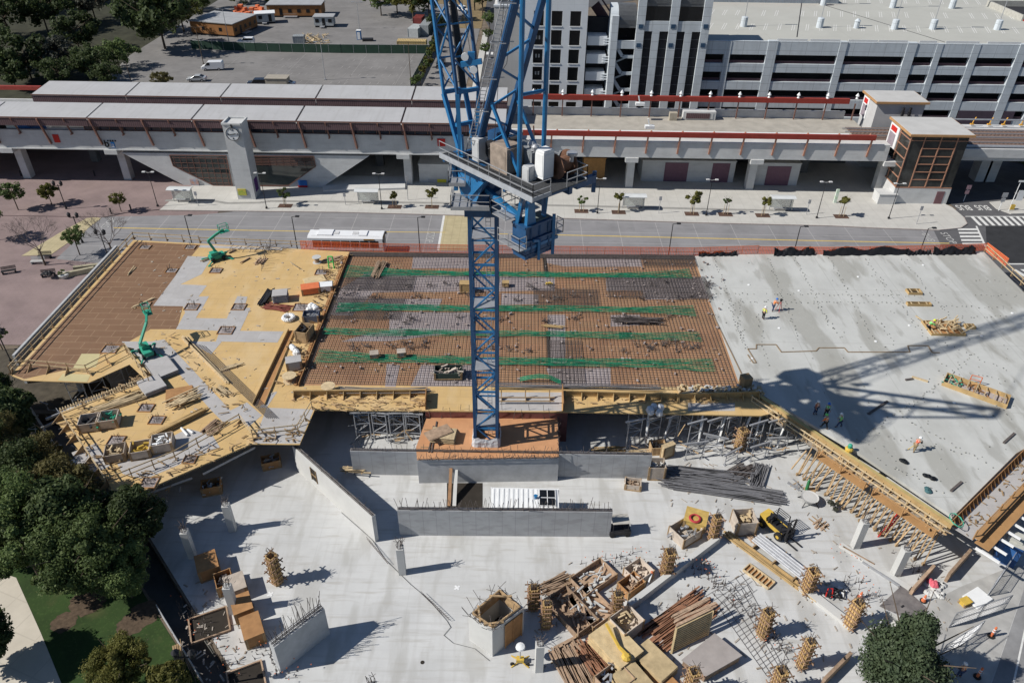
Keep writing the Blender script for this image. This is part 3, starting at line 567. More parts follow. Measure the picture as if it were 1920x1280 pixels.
for t0, t1 in ((.42, .66), (.70, .98)):
    g = MB(); a, b = ea + d * L * t0 + nr * 1.9 - up * .62, ea + d * L * t1 + nr * 1.9 - up * .62; g.beam(a, b, 1.0, .08)
    for i in range(3): p = lerp(a, b, i / 2); g.beam(p + nr * .5, p + nr * .5 + up * 1.0, .1); g.beam(p - nr * .4 + up * .7, p + nr * .5, .1)
    g.beam(a + nr * .5 + up * .9, b + nr * .5 + up * .9, .08, .14); g.obj('walk_platform', M_oply, T5, True)
g = MB()
for i in range(150):
    p = ea + d * nz(.1, L) + nr * nz(.8, 1.5) - up * .5; g.beam(p, p + Vector((nz(-.6, .6), nz(-.6, .6), nz(.05, .3))), nz(.04, .12))
tag(g.obj('timber_scraps', M_wood, T5, True), kind='stuff')
for i in range(46):
    t = .36 + .62 * (i % 23) / 22; p = ea + d * L * t + nr * (1.3 if i < 23 else 2.3) - up * .66; g = MB(); q = p + nr * (.9 if i < 23 else 1.4) + Vector((nz(-.25, .25), nz(-.2, .2), -(p.z))) * 1; q.z = .0 if i < 23 else 1.6
    g.beam(q, p, .11, .11)
    (g.beam(q + nr * .1, q + nr * .1 + up * .3, .2) if i < 23 else None); g.obj('raking_shore', M_wood, T5, True)
# near corner of the poured deck: trough form running to the upper right
fa, fb = D(1795, 985), D(1935, 845)
T6 = thing('trough_form', 'timber trough form with brown ribs at the near right corner of the poured deck', 'edge form', fa)
d2 = (fb - fa).normalized(); n2 = Vector((d2.y, -d2.x, 0)); L2 = (fb - fa).length
g = MB(); g.beam(fa - n2 * .5 - up * .1, fb - n2 * .5 - up * .1, .06, .8); 
for i in range(int(L2 / .7)): p = fa + d2 * (i * .7 + .2) - n2 * .46; g.extr([p + up * .3, p + n2 * .45 - up * .5, p - up * .5], d2 * .09)
g.obj('ribbed_side', M_brn, T6, True)
g = MB(); g.beam(fa + n2 * .5 - up * .5, fb + n2 * .5 - up * .5, 2.0, .06); g.obj('trough_floor', M_gryD, T6, True)
g = MB(); g.beam(fa + n2 * 1.7 - up * .1, fb + n2 * 1.7 - up * .1, .5, .12); g.beam(fa + n2 * 1.5 + up * .6, fb + n2 * 1.5 + up * .6, .07, .14); g.beam(fa + n2 * 2.3 - up * .6, fb + n2 * 2.3 - up * .6, 1.2, .07)
for i in range(int(L2 / 2.4) + 1): p = fa + d2 * (i * 2.4) + n2 * 1.5; g.beam(p - up * .4, p + up * .8, .1)
g.obj('outer_form', M_oply, T6, True)
for i in range(8):
    p = fa + d2 * (i * 1.35 - .3) + n2 * 2.0 - up * .8; g = MB(); g.beam(p, p + n2 * 2.0, .2, .16); g.obj('outrigger_beam', M_white, T6, True)
g = MB()
for i in range(60): p = fa + d2 * nz(0, L2) + n2 * nz(-.3, 1.2) - up * .45; g.beam(p, p + Vector((nz(-.5, .5), nz(-.5, .5), nz(.02, .3))), nz(.04, .1))
tag(g.obj('timber_scraps', M_wood, T6, True), kind='stuff')
g = MB(); gp = fa + n2 * -.3 + d2 * .3
g.path([gp + Vector((math.cos(a) * .5, math.sin(a) * .8, .2 + .05 * (i % 3))) for i, a in enumerate([k * .6 for k in range(40)])], .03, 4); tag(g.obj('green_hose', M_lift), 'coiled green hose on the near corner of the poured deck', 'hose')
# debris-laden corner where the decks meet
T7 = thing('debris_pile', 'heap of broken timber and rags where the middle and poured decks meet', 'debris', D(1380, 738))
g = MB()
for i in range(130): p = D(nz(1270, 1430), nz(728, 742), ZD + .1); g.box((p.x, p.y, p.z + nz(0, .4)), (nz(.1, .6), nz(.1, .35), nz(.08, .3)), nz(0, 3))
tag(g.obj('timber_offcuts', M_lum, T7, True), kind='stuff'); g = MB()
for i in range(60): p = D(nz(1290, 1430), nz(728, 740), ZD + .1); g.box((p.x, p.y, p.z + nz(.1, .5)), (nz(.1, .5), nz(.1, .3), nz(.08, .3)), nz(0, 3))
tag(g.obj('grey_rubble', M_conc, T7, True), kind='stuff'); g = MB(); p = D(1395, 727, ZD); g.box((p.x, p.y, p.z + .8), (1.0, 1.0, 1.6), .3); g.obj('plywood_box', M_wood, T7, True)
# ---- strip between left deck and rebar deck: bulkhead, planks, materials
T8 = thing('bulkhead_form', 'timber bulkhead between the tan deck and the rebar deck', 'edge form', D(600, 600))
g = MB(); g.beam(D(655, 476, ZD + .2), D(560, 722, ZD + .2), .08, .45); g.beam(D(648, 480, ZD + .1), D(553, 722, ZD + .1), .3, .06); g.obj('bulkhead', M_brn, T8, True)
g = MB()
for i in range(110): t = rnd.random(); p = lerp(D(645, 480, ZD), D(548, 720, ZD), t) + Vector((nz(-1.6, 0), nz(-.3, .3), 0)); g.beam(p + up * .1, p + Vector((nz(-.9, .9), nz(-.6, .6), nz(.1, .5))), nz(.05, .14))
tag(g.obj('timber_scraps', M_wood, T8, True), kind='stuff')
# ---- shoring: steel frames under the decks
def shore_frame(loc, rz, hgt, lab, grp, w_=1.5, name='shoring_tower', lean=0):
    t = thing(name, lab, 'shoring', loc, rz, grp)
    for s in (-1, 1):
        g = MB(); g.tube((s * w_ / 2, 0, 0), (s * w_ / 2 + lean, 0, hgt), .055, 6); g.box((s * w_ / 2, 0, .03), (.3, .3, .06)); g.obj('leg', M_steel, t)
    g = MB(); 
    for f in (.3, .62, .92): g.tube((-w_ / 2, 0, hgt * f), (w_ / 2, 0, hgt * f), .04, 5)
    g.tube((-w_ / 2, 0, hgt * .3), (w_ / 2, 0, hgt * .62), .03, 4); g.tube((w_ / 2, 0, hgt * .62), (-w_ / 2, 0, hgt * .92), .03, 4); g.obj('brace', M_steel, t)
    g = MB(); g.box((0, 0, hgt + .06), (w_ + .8, .16, .14)); g.obj('ledger', M_steel, t); return t
fr = shore_frame((0, 0, 0), 0, 3.75, 'galvanised shoring frame under the front edge of the decks', 'shoring frames under the deck edges')
spots = [(x, y) for y in (58.6, 60.4, 62.6) for x in (-16.2, -14.4, -12.6, -10.9)] + [(12.5 + 2.6 * i, 60.0 + 1.6 * (i % 2)) for i in range(8)] + [(13.5 + 2.6 * i, 64.0) for i in range(7)] + [(12.2 + 2.1 * i, 58.2 + .5 * (i % 3)) for i in range(9)]
spots += [(lerp(at(270, 905, 0), at(475, 830, 0), t).x - .4, lerp(at(270, 905, 0), at(475, 830, 0), t).y + 1.7) for t in (.1, .25, .4, .55, .7, .85, 1.0)] + [(lerp(at(150, 770, 0), at(265, 715, 0), t).x, lerp(at(150, 770, 0), at(265, 715, 0), t).y + .7) for t in (.0, .3, .6, .9)] + [(at(480 + 25 * i, 815, 0).x, at(480, 800, 0).y + .8) for i in range(4)]
for i, (x, y) in enumerate(spots):
    o = fr if i == 0 else dup(fr); o.location = (x, y, 0.004); o.rotation_euler = (0, 0, nz(-.15, .15) + (0 if i < 24 else .45))
# raking aluminium props at the right
pr = MB(); pr.beam((0, 0, 0), (.5, 1.5, 3.6), .2, .14); pr0 = tag(pr.obj('raking_prop', M_white), 'white aluminium prop leaning under the right part of the deck edge', 'prop', 'white props under the deck edge')
for i, x in enumerate((13.6, 15.6, 19.2, 21.4, 23.4, 25.2, 27.5)):
    o = pr0 if i == 0 else dup(pr0); o.location = (x, 58.6 + .5 * (i % 2), .01); o.rotation_euler = (0, 0, nz(-.5, .3))
# back shadow wall: concrete columns under the decks
colp = MB(); colp.lathe((0, 0, 0), [(.38, 0), (.38, 4.09)], 14); c0 = tag(colp.obj('deck_column', M_conc, smooth=False), 'round concrete column holding up the decks', 'column', 'round columns under the decks')
k = 0
for (x, y) in [(17.5, 63.2), (24.5, 63.2), (31, 61), (-46, 58), (-38, 60), (-31, 60), (-50, 66), (-46, 72), (-20, 68), (-8, 68), (6, 68), (18, 72), (34, 70), (44, 60), (52, 70), (40, 52), (-36, 52.5), (-42, 50.5)]:
    o = c0 if k == 0 else dup(c0); o.location = (x, y, 0); k += 1
g = MB(); g.box((0, 76, 2.05), (110, .3, 4.1)); g.box((-57, 80, 2.05), (.3, 26, 4.1)); tag(g.obj('basement_wall', M_wall), 'concrete back wall in the dark under the decks', 'wall')
# tangled tubes and planks under the deck edges
T9 = thing('shoring_heap', 'tangle of steel tubes and planks under the front edge of the decks', 'shoring parts', at(1300, 850))
for m_, n_ in ((M_steel, 170), (M_wood, 90)):
    g = MB()
    for i in range(n_):
        x0, x1, y0, y1 = ((-17, -9.5, 57.5, 62), (11.5, 32, 57, 62), (11.5, 36, 56.5, 59), (-53, -43, 56, 62), (-44, -32, 48, 53))[i % 5]; p = Vector((nz(x0, x1), nz(y0, y1), nz(.05, 1.6 if i % 3 else 3.2))); g.beam(p, p + Vector((nz(-1.3, 1.3), nz(-.6, .6), nz(-.2, .5) if i % 4 else nz(-1.5, 1.5))), nz(.05, .1))
    tag(g.obj('tubes' if m_ is M_steel else 'planks', m_, T9, True), kind='stuff')
g = MB()
for i in range(220):
    a, b = (((545, 748), (800, 752)), ((1062, 750), (1420, 752)), ((590, 765), (800, 766)))[i % 3]; p = lerp(D(*a), D(*b), rnd.random()) + Vector((nz(-.2, .2), nz(-.6, .9), nz(.02, .25))); g.beam(p, p + Vector((nz(-.8, .8), nz(-.25, .25), nz(-.02, .12))), nz(.04, .13), .05)
tag(g.obj('ledge_offcuts', M_wood), 'timber offcuts strewn along the front ledge of the middle deck', 'scrap', kind='stuff')
g = MB()
for i in range(260):
    a, b = (((228, 916), (470, 834)), ((120, 790), (205, 905)), ((475, 828), (560, 822)), ((125, 776), (270, 716)), ((460, 800), (300, 640)), ((560, 715), (645, 480)))[i % 6]; p = lerp(D(*a), D(*b), rnd.random()) + Vector((nz(-.7, .7), nz(-.3, 1.6), nz(.02, .3))); g.beam(p, p + Vector((nz(-1, 1), nz(-.6, .6), nz(-.02, .15))), nz(.04, .14), .05)
tag(g.obj('terrace_offcuts', M_wood), 'timber offcuts and planks strewn along the edges of the left deck', 'scrap', kind='stuff')
g = MB()
for i in range(140): p = D(nz(260, 600), nz(470, 800)); g.box((p.x, p.y, ZD + .03), (nz(.05, .5), nz(.04, .2), .04), nz(0, 3))
tag(g.obj('deck_scraps', mat('deck_scrap', (.20, .14, .09), .85, .5, .8, col2=(.55, .52, .46))), 'small scraps and sheets of paper scattered over the left deck', 'scrap', kind='stuff')
for i, (a, b, z) in enumerate((((86, 786), (200, 738), 2.6), ((84, 800), (165, 760), 1.6), ((380, 888), (478, 838), 2.4), ((262, 930), (360, 895), 2.2))): g = MB(); g.beam(at(*a, z), at(*b, z), .14, .26); tag(g.obj('ledger_beam', M_steel), 'long aluminium beam under the left terrace, ' + ['upper one on the trench side', 'lower one on the trench side', 'near the slanting wall', 'near its bottom corner'][i], 'beam', 'aluminium beams under the terrace')
# ================================================================ CORE WALLS, COLUMNS, BASE OF THE CRANE
M_rustw = mat('rusty_panel', (.20, .075, .06), .85, .35, 1.2)
M_orply = mat('orange_deck_ply', (.50, .26, .13), .75, .1, .9); mix_over(M_orply, f_brick(2.44, 1.22, .012, .4), (.32, .15, .07)); mix_over(M_orply, f_noise(.5, .5, .7, .3), (.45, .2, .09))
M_streak = mat('streaked_concrete', (.37, .38, .39), .9, .1, .8, detail=8); mix_over(M_streak, f_noise(2.2, .5, .62, .45, .35, 1, R(0), 1.0), (.26, .26, .265)); mix_over(M_streak, f_brick(1.2, 3.6, .03, .45, 0, 0, xz=True), (.22, .22, .225))
def dowels(mb, a, b, z, n, h=.9, spread=.15, r=.022, lean=.35):
    for i in range(n):
        p = lerp(a, b, (i + rnd.random() * .6) / n) + Vector((nz(-spread, spread), nz(-spread, spread), 0)); p.z = z - .05; mb.tube(p, p + Vector((nz(-lean, lean), nz(-lean, lean), h * nz(.7, 1.1))), r, 4)
def cwall(lab, a, b, h, th=.35, n=40, m=None, sgn=1, dh=.9):
    a, b = Vector(a), Vector(b); d = (b - a).normalized(); nr = Vector((-d.y, d.x, 0)) * sgn; T = thing('concrete_wall', lab, 'wall', a)
    g = MB(); g.prism([a, b, b + nr * th, a + nr * th], 0, h); g.obj('wall_body', m or M_streak, T, True)
    g = MB(); dowels(g, a + nr * th / 2, b + nr * th / 2, h, n, dh)
    for k in range(4): p, q = a + nr * th * (.2 + .2 * k), b + nr * th * (.2 + .2 * k); p.z = q.z = h + .06 + .05 * (k % 2); g.tube(p, q, .03, 4)
    g.obj('dowel_bars', M_rebar, T, True); return T
ZB = 3.2
cwall('long streaked grey core wall in front of the crane base', at(663, 889), at(1216, 897), ZB, .4, 60)
cwall('grey core wall with steel dowels in front of the white container', at(750, 1003), at(1143, 1006), 3.35, .4, 70, dh=1.3)
w3a, w3b = at(548, 836, 3.4), at(697, 969, 3.4); w3a.z = w3b.z = 0
T = cwall('slanting pale concrete wall with a dark door gap left of the core', w3a, w3b, 3.4, .4, 30, M_conc, 1, .4)
p = lerp(w3a, w3b, .23); d = (w3b - w3a).normalized(); nr = Vector((d.y, -d.x, 0)); g = MB(); g.prism([p + nr * .012, p + d * .9 + nr * .012, p + d * .9 - nr * .02, p - nr * .02], 1.0, 2.6); g.obj('door_gap', M_hole, T, True)
g = MB(); q = p + nr * .05; g.beam(q + Vector((0, 0, 1)), q + Vector((0, 0, 2.65)), .08); g.beam(q + d * .9 + Vector((0, 0, 1)), q + d * .9 + Vector((0, 0, 2.65)), .08); g.beam(q + Vector((0, 0, 1.8)), q + d * .9 + Vector((0, 0, 1.8)), .07); g.obj('door_brace', M_wood, T, True)
w4a, w4b = at(528, 1261), at(619, 1188); cwall('short grey wall bristling with rebar at the lower left of the slab', w4a, w4b, 3.4, .7, 34, M_wall, 1, 1.8)
# pit between the walls and the strongback post
g = MB(); g.sheet([at(838, 905), at(905, 905), at(905, 952), at(838, 952)], .012); tag(g.obj('pit_shade', M_hole), 'dark sunken pit beside the white container', 'pit')  # flat dark sheet painted as the shade down the pit
T = thing('steel_strongback', 'tall rusty steel strongback standing between the core walls', 'strongback', at(840, 950))
a = at(842, 948); g = MB(); g.beam(a, a + Vector((0, 4.6, 2.9)), .3, .2); g.obj('flange', mat('rust_brown', (.30, .17, .09), .8, .25, 2), T, True)
g = MB(); g.beam(a + Vector((.5, 0, 0)), a + Vector((.5, 3.9, 2.2)), .35, .1); g.obj('plate', M_conc, T, True)
# crane base block
zb = ZB; q = [(800, 783), (1045, 785), (1048, 858), (782, 862), (780, 838)]
T = thing('crane_base', 'orange plywood topped base block the tower crane stands on', 'base block', at(912, 838, zb))
P5 = [at(x, y, zb) for x, y in q]; g = MB(); g.prism(P5, 0, zb - .02); g.obj('block', M_wall, T, True); g = MB(); g.sheet(P5, zb + .004); g.obj('plywood_top', M_orply, T, True)
g = MB(); dowels(g, P5[2], P5[3], zb, 60, .8); dowels(g, P5[1], P5[2], zb, 20, .8); dowels(g, P5[0], P5[1], zb, 14, 1.8)
for k in range(3): g.tube(P5[2] + Vector((0, -.1 * k, .12 + .1 * k)), P5[3] + Vector((0, -.1 * k, .12 + .1 * k)), .03, 4)
g.obj('dowel_bars', M_rebar, T, True)
g = MB(); a, b = at(798, 783, zb), at(1064, 785, zb); g.prism([a, b, b + Vector((0, .3, 0)), a + Vector((0, .3, 0))], 0, 4.04); g.obj('riser_panel', M_rustw, T, True)
# concrete columns
def conc_column(px, py, lab, h=3.4, rz=.1, s=.62):
    t = thing('concrete_column', lab, 'column', at(px, py), rz, 'bare concrete columns on the lower slab'); g = MB(); g.box((0, 0, h / 2), (s, s, h)); g.obj('shaft', M_conc, t); g = MB()
    for i in range(12): a = i * 2 * math.pi / 12; p = Vector((math.cos(a) * s * .38, math.sin(a) * s * .38, h - .05)); g.path([p, p + Vector((nz(-.1, .1), nz(-.1, .1), .6)), p + Vector((nz(-.4, .4), nz(-.4, .4), .95))], .022, 4)
    g.obj('dowel_bars', M_rebar, t); g = MB(); g.box((s / 2 + .002, -.05, h * .78), (.006, .14, .14)); g.obj('survey_mark', M_white, t); return t
for px, py, l in ((437, 993, 'bare concrete column on the open slab beside the left deck'), (755, 1073, 'bare concrete column in front of the core walls'), (362, 1043, 'bare concrete column at the slab edge near the trees'), (441, 1146, 'bare concrete column among the plywood boxes at the slab edge'), (1603, 1024, 'bare concrete column beside the red ladder'), (1678, 1076, 'bare concrete column right of the red ladder one'), (1010, 1254, 'bare concrete column topped by bent bars beside the light tower'), (706, 1330, 'bare concrete column at the bottom edge of the picture')): conc_column(px, py, l)
# column forms clamped with timber yokes
M_yoke = mat('yoke_timber', (.25, .16, .105), .85, .3, 2.5, objvar=.25)
def col_form(px, py, lab, h=3.2, rz=0, s=.62):
    t = thing('column_form', lab, 'column form', at(px, py), rz, 'timber clamped column forms'); g = MB()
    for sx in (-1, 1):
        g.box((sx * s * .5, 0, h / 2), (.04, s, h)); g.box((0, sx * s * .5, h / 2), (s, .04, h))
        for k in (-1, 0, 1): g.box((k * s * .34, sx * (s * .5 + .06), h / 2), (.08, .09, h)); g.box((sx * (s * .5 + .06), k * s * .34, h / 2), (.09, .08, h))
    g.obj('panels', mat('form_panel', (.46, .31, .14), .75, .2, 2, objvar=.15), t)
    for k in range(6):
        z = .3 + k * (h - .5) / 5; g = MB()
        for sx in (-1, 1): o = (.18 if (k + (sx > 0)) % 2 else -.18); g.box((o, sx * (s * .5 + .16), z), (s + .44, .06, .10)); g.box((sx * (s * .5 + .16), o, z + .11), (.06, s + .44, .10))
        g.obj('yoke', M_yoke, t)
    g = MB(); 
    for i in range(12): a = i * 2 * math.pi / 12; p = Vector((math.cos(a) * s * .36, math.sin(a) * s * .36, h - .1)); g.path([p, p + Vector((0, 0, .45)), p + Vector((nz(-.35, .35), nz(-.35, .35), .75))], .022, 4)
    g.obj('dowel_bars', M_rebar, t); return t
CFS = [(521, 1091, 'lone dark clamped column form on the open left slab', -.5), (1000, 1139, 'clamped column form touching the hollow shaft', .1), (1023, 1174, 'clamped column form right beside the shaft, in front of its neighbour', 0), (1155, 1152, 'clamped column form between two low timber boxes', .1), (1247, 1078, 'clamped column form beside the yellow tank', .1), (1335, 1013, 'clamped column form left of the grey crate and forklift', .2), (1512, 1108, 'clamped column form at the end of the long pipe rack', .35), (1429, 1190, 'clamped column form alone amid the rebar lattice', .35), (1592, 1172, 'clamped column form beside the dark steel plate', .4), (1502, 1248, 'clamped column form left of the pine tree', .35), (1452, 1300, 'clamped column form at the bottom edge left of the pine tree', .3), (1290, 1300, 'clamped column form in front of the big grey board', .2), (1385, 842, 'clamped column form under the deck by the white props', .3)]
for px, py, l, rz in CFS: t = col_form(px, py, l, rz=rz + nz(-.15, .15), h=nz(2.7, 3.5), s=nz(.52, .7)); t.rotation_euler.x = nz(-.025, .025); t.rotation_euler.y = nz(-.025, .025)
# hollow shaft with open top
sa = [at(878, 1152, 3.4), at(938, 1101, 3.4), at(983, 1138, 3.4), at(923, 1183, 3.4)]; T = thing('shaft_box', 'hollow concrete shaft with timber bracing across its open top', 'shaft', Vector((sa[0].x, sa[0].y, 0)))
g = MB(); C0 = sum(sa, Vector()) / 4
for i in range(4):
    a, b = sa[i], sa[(i + 1) % 4]; ai, bi = lerp(a, C0, .13), lerp(b, C0, .13); g.prism([a, b, bi, ai], 0, 3.4)
g.obj('shaft_wall', M_conc, T, True); g = MB()
for i in range(4): a, b = lerp(sa[i], C0, .16), lerp(sa[(i + 1) % 4], C0, .16); a.z = b.z = 3.0; g.beam(a, b, .08, 1.2); a.z = b.z = 3.5; g.beam(a, b, .16, .12)
g.beam(lerp(sa[0], sa[1], .3) + Vector((0, 0, .1)), lerp(sa[0], sa[3], .5) + Vector((0, 0, .1)), .15); g.beam(lerp(sa[1], sa[0], .35) + Vector((0, 0, .12)), lerp(sa[1], sa[2], .5) + Vector((0, 0, .12)), .15); g.beam(lerp(sa[3], sa[0], .35) + Vector((0, 0, .12)), lerp(sa[3], sa[2], .35) + Vector((0, 0, .12)), .15)
g.obj('bracing', M_wood, T, True); g = MB()
for i in range(4): dowels(g, sa[i], sa[(i + 1) % 4], 3.4, 14, .9, .1, .02, .8)
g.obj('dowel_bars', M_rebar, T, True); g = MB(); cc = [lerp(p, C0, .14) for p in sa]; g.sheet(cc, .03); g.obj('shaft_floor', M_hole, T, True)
a, b = lerp(sa[2], sa[3], .1), lerp(sa[2], sa[3], .62); dd = (b - a).normalized(); n_ = Vector((dd.y, -dd.x, 0)); n_ = n_ if (a + n_ - C0).length > (a - C0).length else -n_
g = MB(); a.z = b.z = 1.6; g.beam(a + n_ * .05, b + n_ * .05, .08, 2.9); 
for t in (0, .5, 1): p = lerp(a, b, t) + n_ * .13; g.beam(p - Vector((0, 0, 1.5)), p + Vector((0, 0, 1.5)), .1)
g.obj('side_opening', M_brn, T, True)
# ================================================================ TOWER CRANE
CX, CY, CZ = -3.05, 55.85, 3.2
CA = R(-48); cd_ = Vector((math.cos(CA), math.sin(CA), 0)); cn_ = Vector((-math.sin(CA), math.cos(CA), 0))
def UV(u, v, z): return Vector((CX, CY, z)) + cd_ * u + cn_ * v
crane = thing('tower_crane', 'blue luffing tower crane rising from the orange base block', 'tower crane', (CX, CY, CZ))
hw = 1.08; ZT = 28.3
for sx in (-1, 1):
    for sy in (-1, 1): g = MB(); g.box((CX + sx * hw, CY + sy * hw, (CZ + ZT) / 2), (.30, .30, ZT - CZ)); g.obj('mast_leg', M_blued, crane, True)
g = MB(); nlev = 11; dz = (ZT - CZ) / nlev
for k in range(nlev + 1):
    z = CZ + k * dz + (.15 if k == 0 else -.1 if k == nlev else 0); th = .2 if k % 3 == 0 else .12
    for s in (-1, 1): g.box((CX, CY + s * hw, z), (2 * hw - .3, .12, th)); g.box((CX + s * hw, CY, z), (.12, 2 * hw - .3, th))
    if k < nlev:
        for s in (-1, 1):
            a, b = (-1, 1) if (k + (s > 0)) % 2 else (1, -1)
            g.beam((CX + a * (hw - .12), CY + s * (hw + .02), z + .08), (CX + b * (hw - .12), CY + s * (hw + .02), z + dz - .08), .13); g.beam((CX + s * (hw + .02), CY + a * (hw - .12), z + .08), (CX + s * (hw + .02), CY + b * (hw - .12), z + dz - .08), .13)
g.obj('mast_bracing', M_blue, crane, True)
g = MB()
for s in (-.2, .2): g.beam((CX + .35 + s, CY + .5, CZ), (CX + .35 + s, CY + .5, ZT), .05)
z = CZ + .3
while z < ZT: g.beam((CX + .15, CY + .5, z), (CX + .55, CY + .5, z), .035); z += .35
for k in range(1, nlev): 
    if k % 3 == 1: z = CZ + k * dz; g.box((CX, CY + .1, z), (1.9, 1.7, .05))
g.obj('mast_ladder', M_steel, crane, True)
g = MB(); g.box((CX, CY, ZT + .55), (2.9, 2.9, 1.1)); g.lathe((CX, CY, ZT + 1.1), [(1.25, 0), (1.25, .5), (1.5, .55), (1.5, .9), (1.1, .95), (1.1, 2.8)], 24); g.obj('slewing_ring', M_blued, crane, True)
def rail(mb, pts, h=1.1, r=.03, step=1.25, toe=False):
    pts = [Vector(p) for p in pts]; up = Vector((0, 0, 1))
    for a, b in zip(pts, pts[1:]):
        n = max(1, round((b - a).length / step))
        for f in (.5, 1): mb.beam(a + up * h * f, b + up * h * f, .05)
        for i in range(n + 1): p = lerp(a, b, i / n); mb.beam(p, p + up * h, .055)
# service platform round the top of the mast
g = MB()
for (x0, y0, x1, y1, z) in ((-2.4, -2.3, -.9, .5, 29.4), (-.9, -2.3, .6, -1.5, 29.403), (-2.6, -1.4, -1.3, 2.0, 31.0)):
    g.box2((CX + x0, CY + y0, z), (CX + x1, CY + y1, z + .06)); g.box2((CX + x0 - .03, CY + y0 - .03, z - .12), (CX + x1, CY + y0, z + .18)); g.box2((CX + x0 - .03, CY + y0 - .03, z - .12), (CX + x0, CY + y1, z + .18))
g.obj('service_platform', M_steel, crane, True)
g = MB(); rail(g, [(CX - 2.4, CY + .5, 29.45), (CX - 2.4, CY - 2.3, 29.45), (CX + .6, CY - 2.3, 29.45), (CX + .6, CY - 1.5, 29.45)]); rail(g, [(CX - 1.3, CY + 2, 31.05), (CX - 2.6, CY + 2, 31.05), (CX - 2.6, CY - 1.4, 31.05), (CX - 1.3, CY - 1.4, 31.05)]); g.obj('platform_railing', M_steel, crane, True)
# machinery deck
ZK = 33.0
g = MB()
for v in (-1.35, 1.35): g.beam(UV(-2.0, v, ZK - .45), UV(8.4, v, ZK - .45), .35, .8)
for u in (-1.6, .6, 3, 5.6, 8.2): g.beam(UV(u, -2.6, ZK - .3), UV(u, 2.6, ZK - .3), .25, .35)
g.beam(UV(8.0, 2.2, ZK - .5), UV(8.0, 4.2, ZK - .5), .4, .6); g.beam(UV(8.0, 4.2, ZK - 1.6), UV(8.0, 4.2, ZK), .3, .3); g.beam(UV(8.3, -1.2, ZK - 1.7), UV(8.3, -1.2, ZK), .3, .3)
for s in (-1, 1): g.beam(UV(.2, s * 1.2, 29.6), UV(2.4, s * 1.3, ZK - .7), .35); g.beam(UV(-1.0, s * 1.1, 29.6), UV(-1.2, s * 1.2, ZK - .6), .4)
g.obj('machinery_frame', M_blued, crane, True)
g = MB(); g.extr([UV(-1.9, -1.55, ZK - .9), UV(2.2, -1.55, ZK - .9), UV(1.0, -1.55, 29.7), UV(-.9, -1.55, 29.7)], cn_ * .08); g.beam(UV(-1.4, -1.62, 30), UV(-1.7, -1.62, ZK - .3), .5, .3); g.beam(UV(.3, -1.62, 30.0), UV(2.2, -1.62, 32.0), .3, .28); g.beam(UV(1.2, -.6, 30.6), UV(5.6, -1, 29.9), .35, .4)
g.obj('slewing_side_plate', M_blue, crane, True)
M_grat = mat('deck_grating', (.045, .047, .05), .95, .3, 6)
g = MB(); g.beam(UV(-2, -2.1, ZK), UV(8.7, -2.1, ZK), 1.1, .06); g.beam(UV(-1, 2.1, ZK), UV(8.7, 2.1, ZK), 1.1, .06); g.beam(UV(2.0, 0, ZK - .02), UV(8.7, 0, ZK - .02), 2.9, .05); g.obj('walkway_grating', M_grat, crane, True)
g = MB(); g.beam(UV(-2, -2.68, ZK - .02), UV(8.7, -2.68, ZK - .02), .06, .42); g.beam(UV(8.72, -2.68, ZK), UV(8.72, -.9, ZK), .06, .3); g.beam(UV(-1, 2.68, ZK), UV(8.7, 2.68, ZK), .06, .25); g.obj('toe_board', mat('pale_steel', (.33, .35, .38), .5, .15, 2), crane, True)
g = MB(); rail(g, [UV(-2, -2.65, ZK), UV(8.7, -2.65, ZK), UV(8.7, -1.0, ZK)]); rail(g, [UV(8.7, .6, ZK), UV(8.7, 2.65, ZK), UV(-1, 2.65, ZK)]); rail(g, [UV(4.2, -1.5, ZK - 1.7), UV(6.2, -1.5, ZK - 1.7)], .9); g.obj('deck_railing', M_steel, crane, True)
# machines on the deck
def umach(name, u0, v0, u1, v1, z0, z1, m):
    g = MB(); q = [UV(u0, v0, 0), UV(u1, v0, 0), UV(u1, v1, 0), UV(u0, v1, 0)]; g.prism(q, z0, z1); q2 = [lerp(p, sum(q, Vector()) / 4, .12) for p in q]; g.prism(q2, z1, z1 + .08)
    for i in range(4): a, b = q[i], q[(i + 1) % 4]; a = Vector((a.x, a.y, (z0 + z1) / 2)); b = Vector((b.x, b.y, (z0 + z1) / 2)); g.beam(lerp(a, b, .1), lerp(a, b, .9), .05, (z1 - z0) * .8)
    return g.obj(name, m, crane, True)
M_mach = mat('machine_grey', (.22, .235, .25), .55, .2, 1.5); M_rustb = mat('grubby_brown', (.27, .22, .18), .7, .3, 1.5)
umach('engine_housing', 2.5, -1.3, 4.4, .3, ZK, ZK + 1.9, M_rustb); umach('engine_housing', 3.0, .4, 5.2, 1.5, ZK, ZK + 1.5, M_mach); umach('control_cabinet', .4, -1.35, 1.2, -.5, ZK, ZK + 1.7, mat('cabinet_grey', (.45, .46, .47), .5, .08, 2)); umach('white_cabinet', 6.3, -.3, 7.2, .7, ZK + .3, ZK + 2.3, M_white); umach('tool_box', 5.6, -.9, 6.3, -.1, ZK, ZK + 1.0, mat('cabinet_grey', (.4, .4, .4)))
g = MB(); a, b = UV(7.0, 1.0, ZK + .9), UV(7.0, 2.4, ZK + .9); g.tube(a, b, .55, 16); g.tube(a, lerp(a, b, .06), .95, 20); g.tube(lerp(a, b, .94), b, .95, 20); g.obj('winch_drum', mat('winch_rust', (.16, .085, .055), .7, .3, 2), crane, True)
g = MB(); a, b = UV(1.9, -.7, ZK + 1.0), UV(1.9, .7, ZK + 1.0); g.tube(a, b, .5, 14); g.tube(a, lerp(a, b, .1), .8, 16); g.tube(UV(2.0, -1, ZK + 1.5), UV(3.6, .8, ZK + 2.2), .18, 8); g.obj('hoist_drum', M_dark, crane, True)
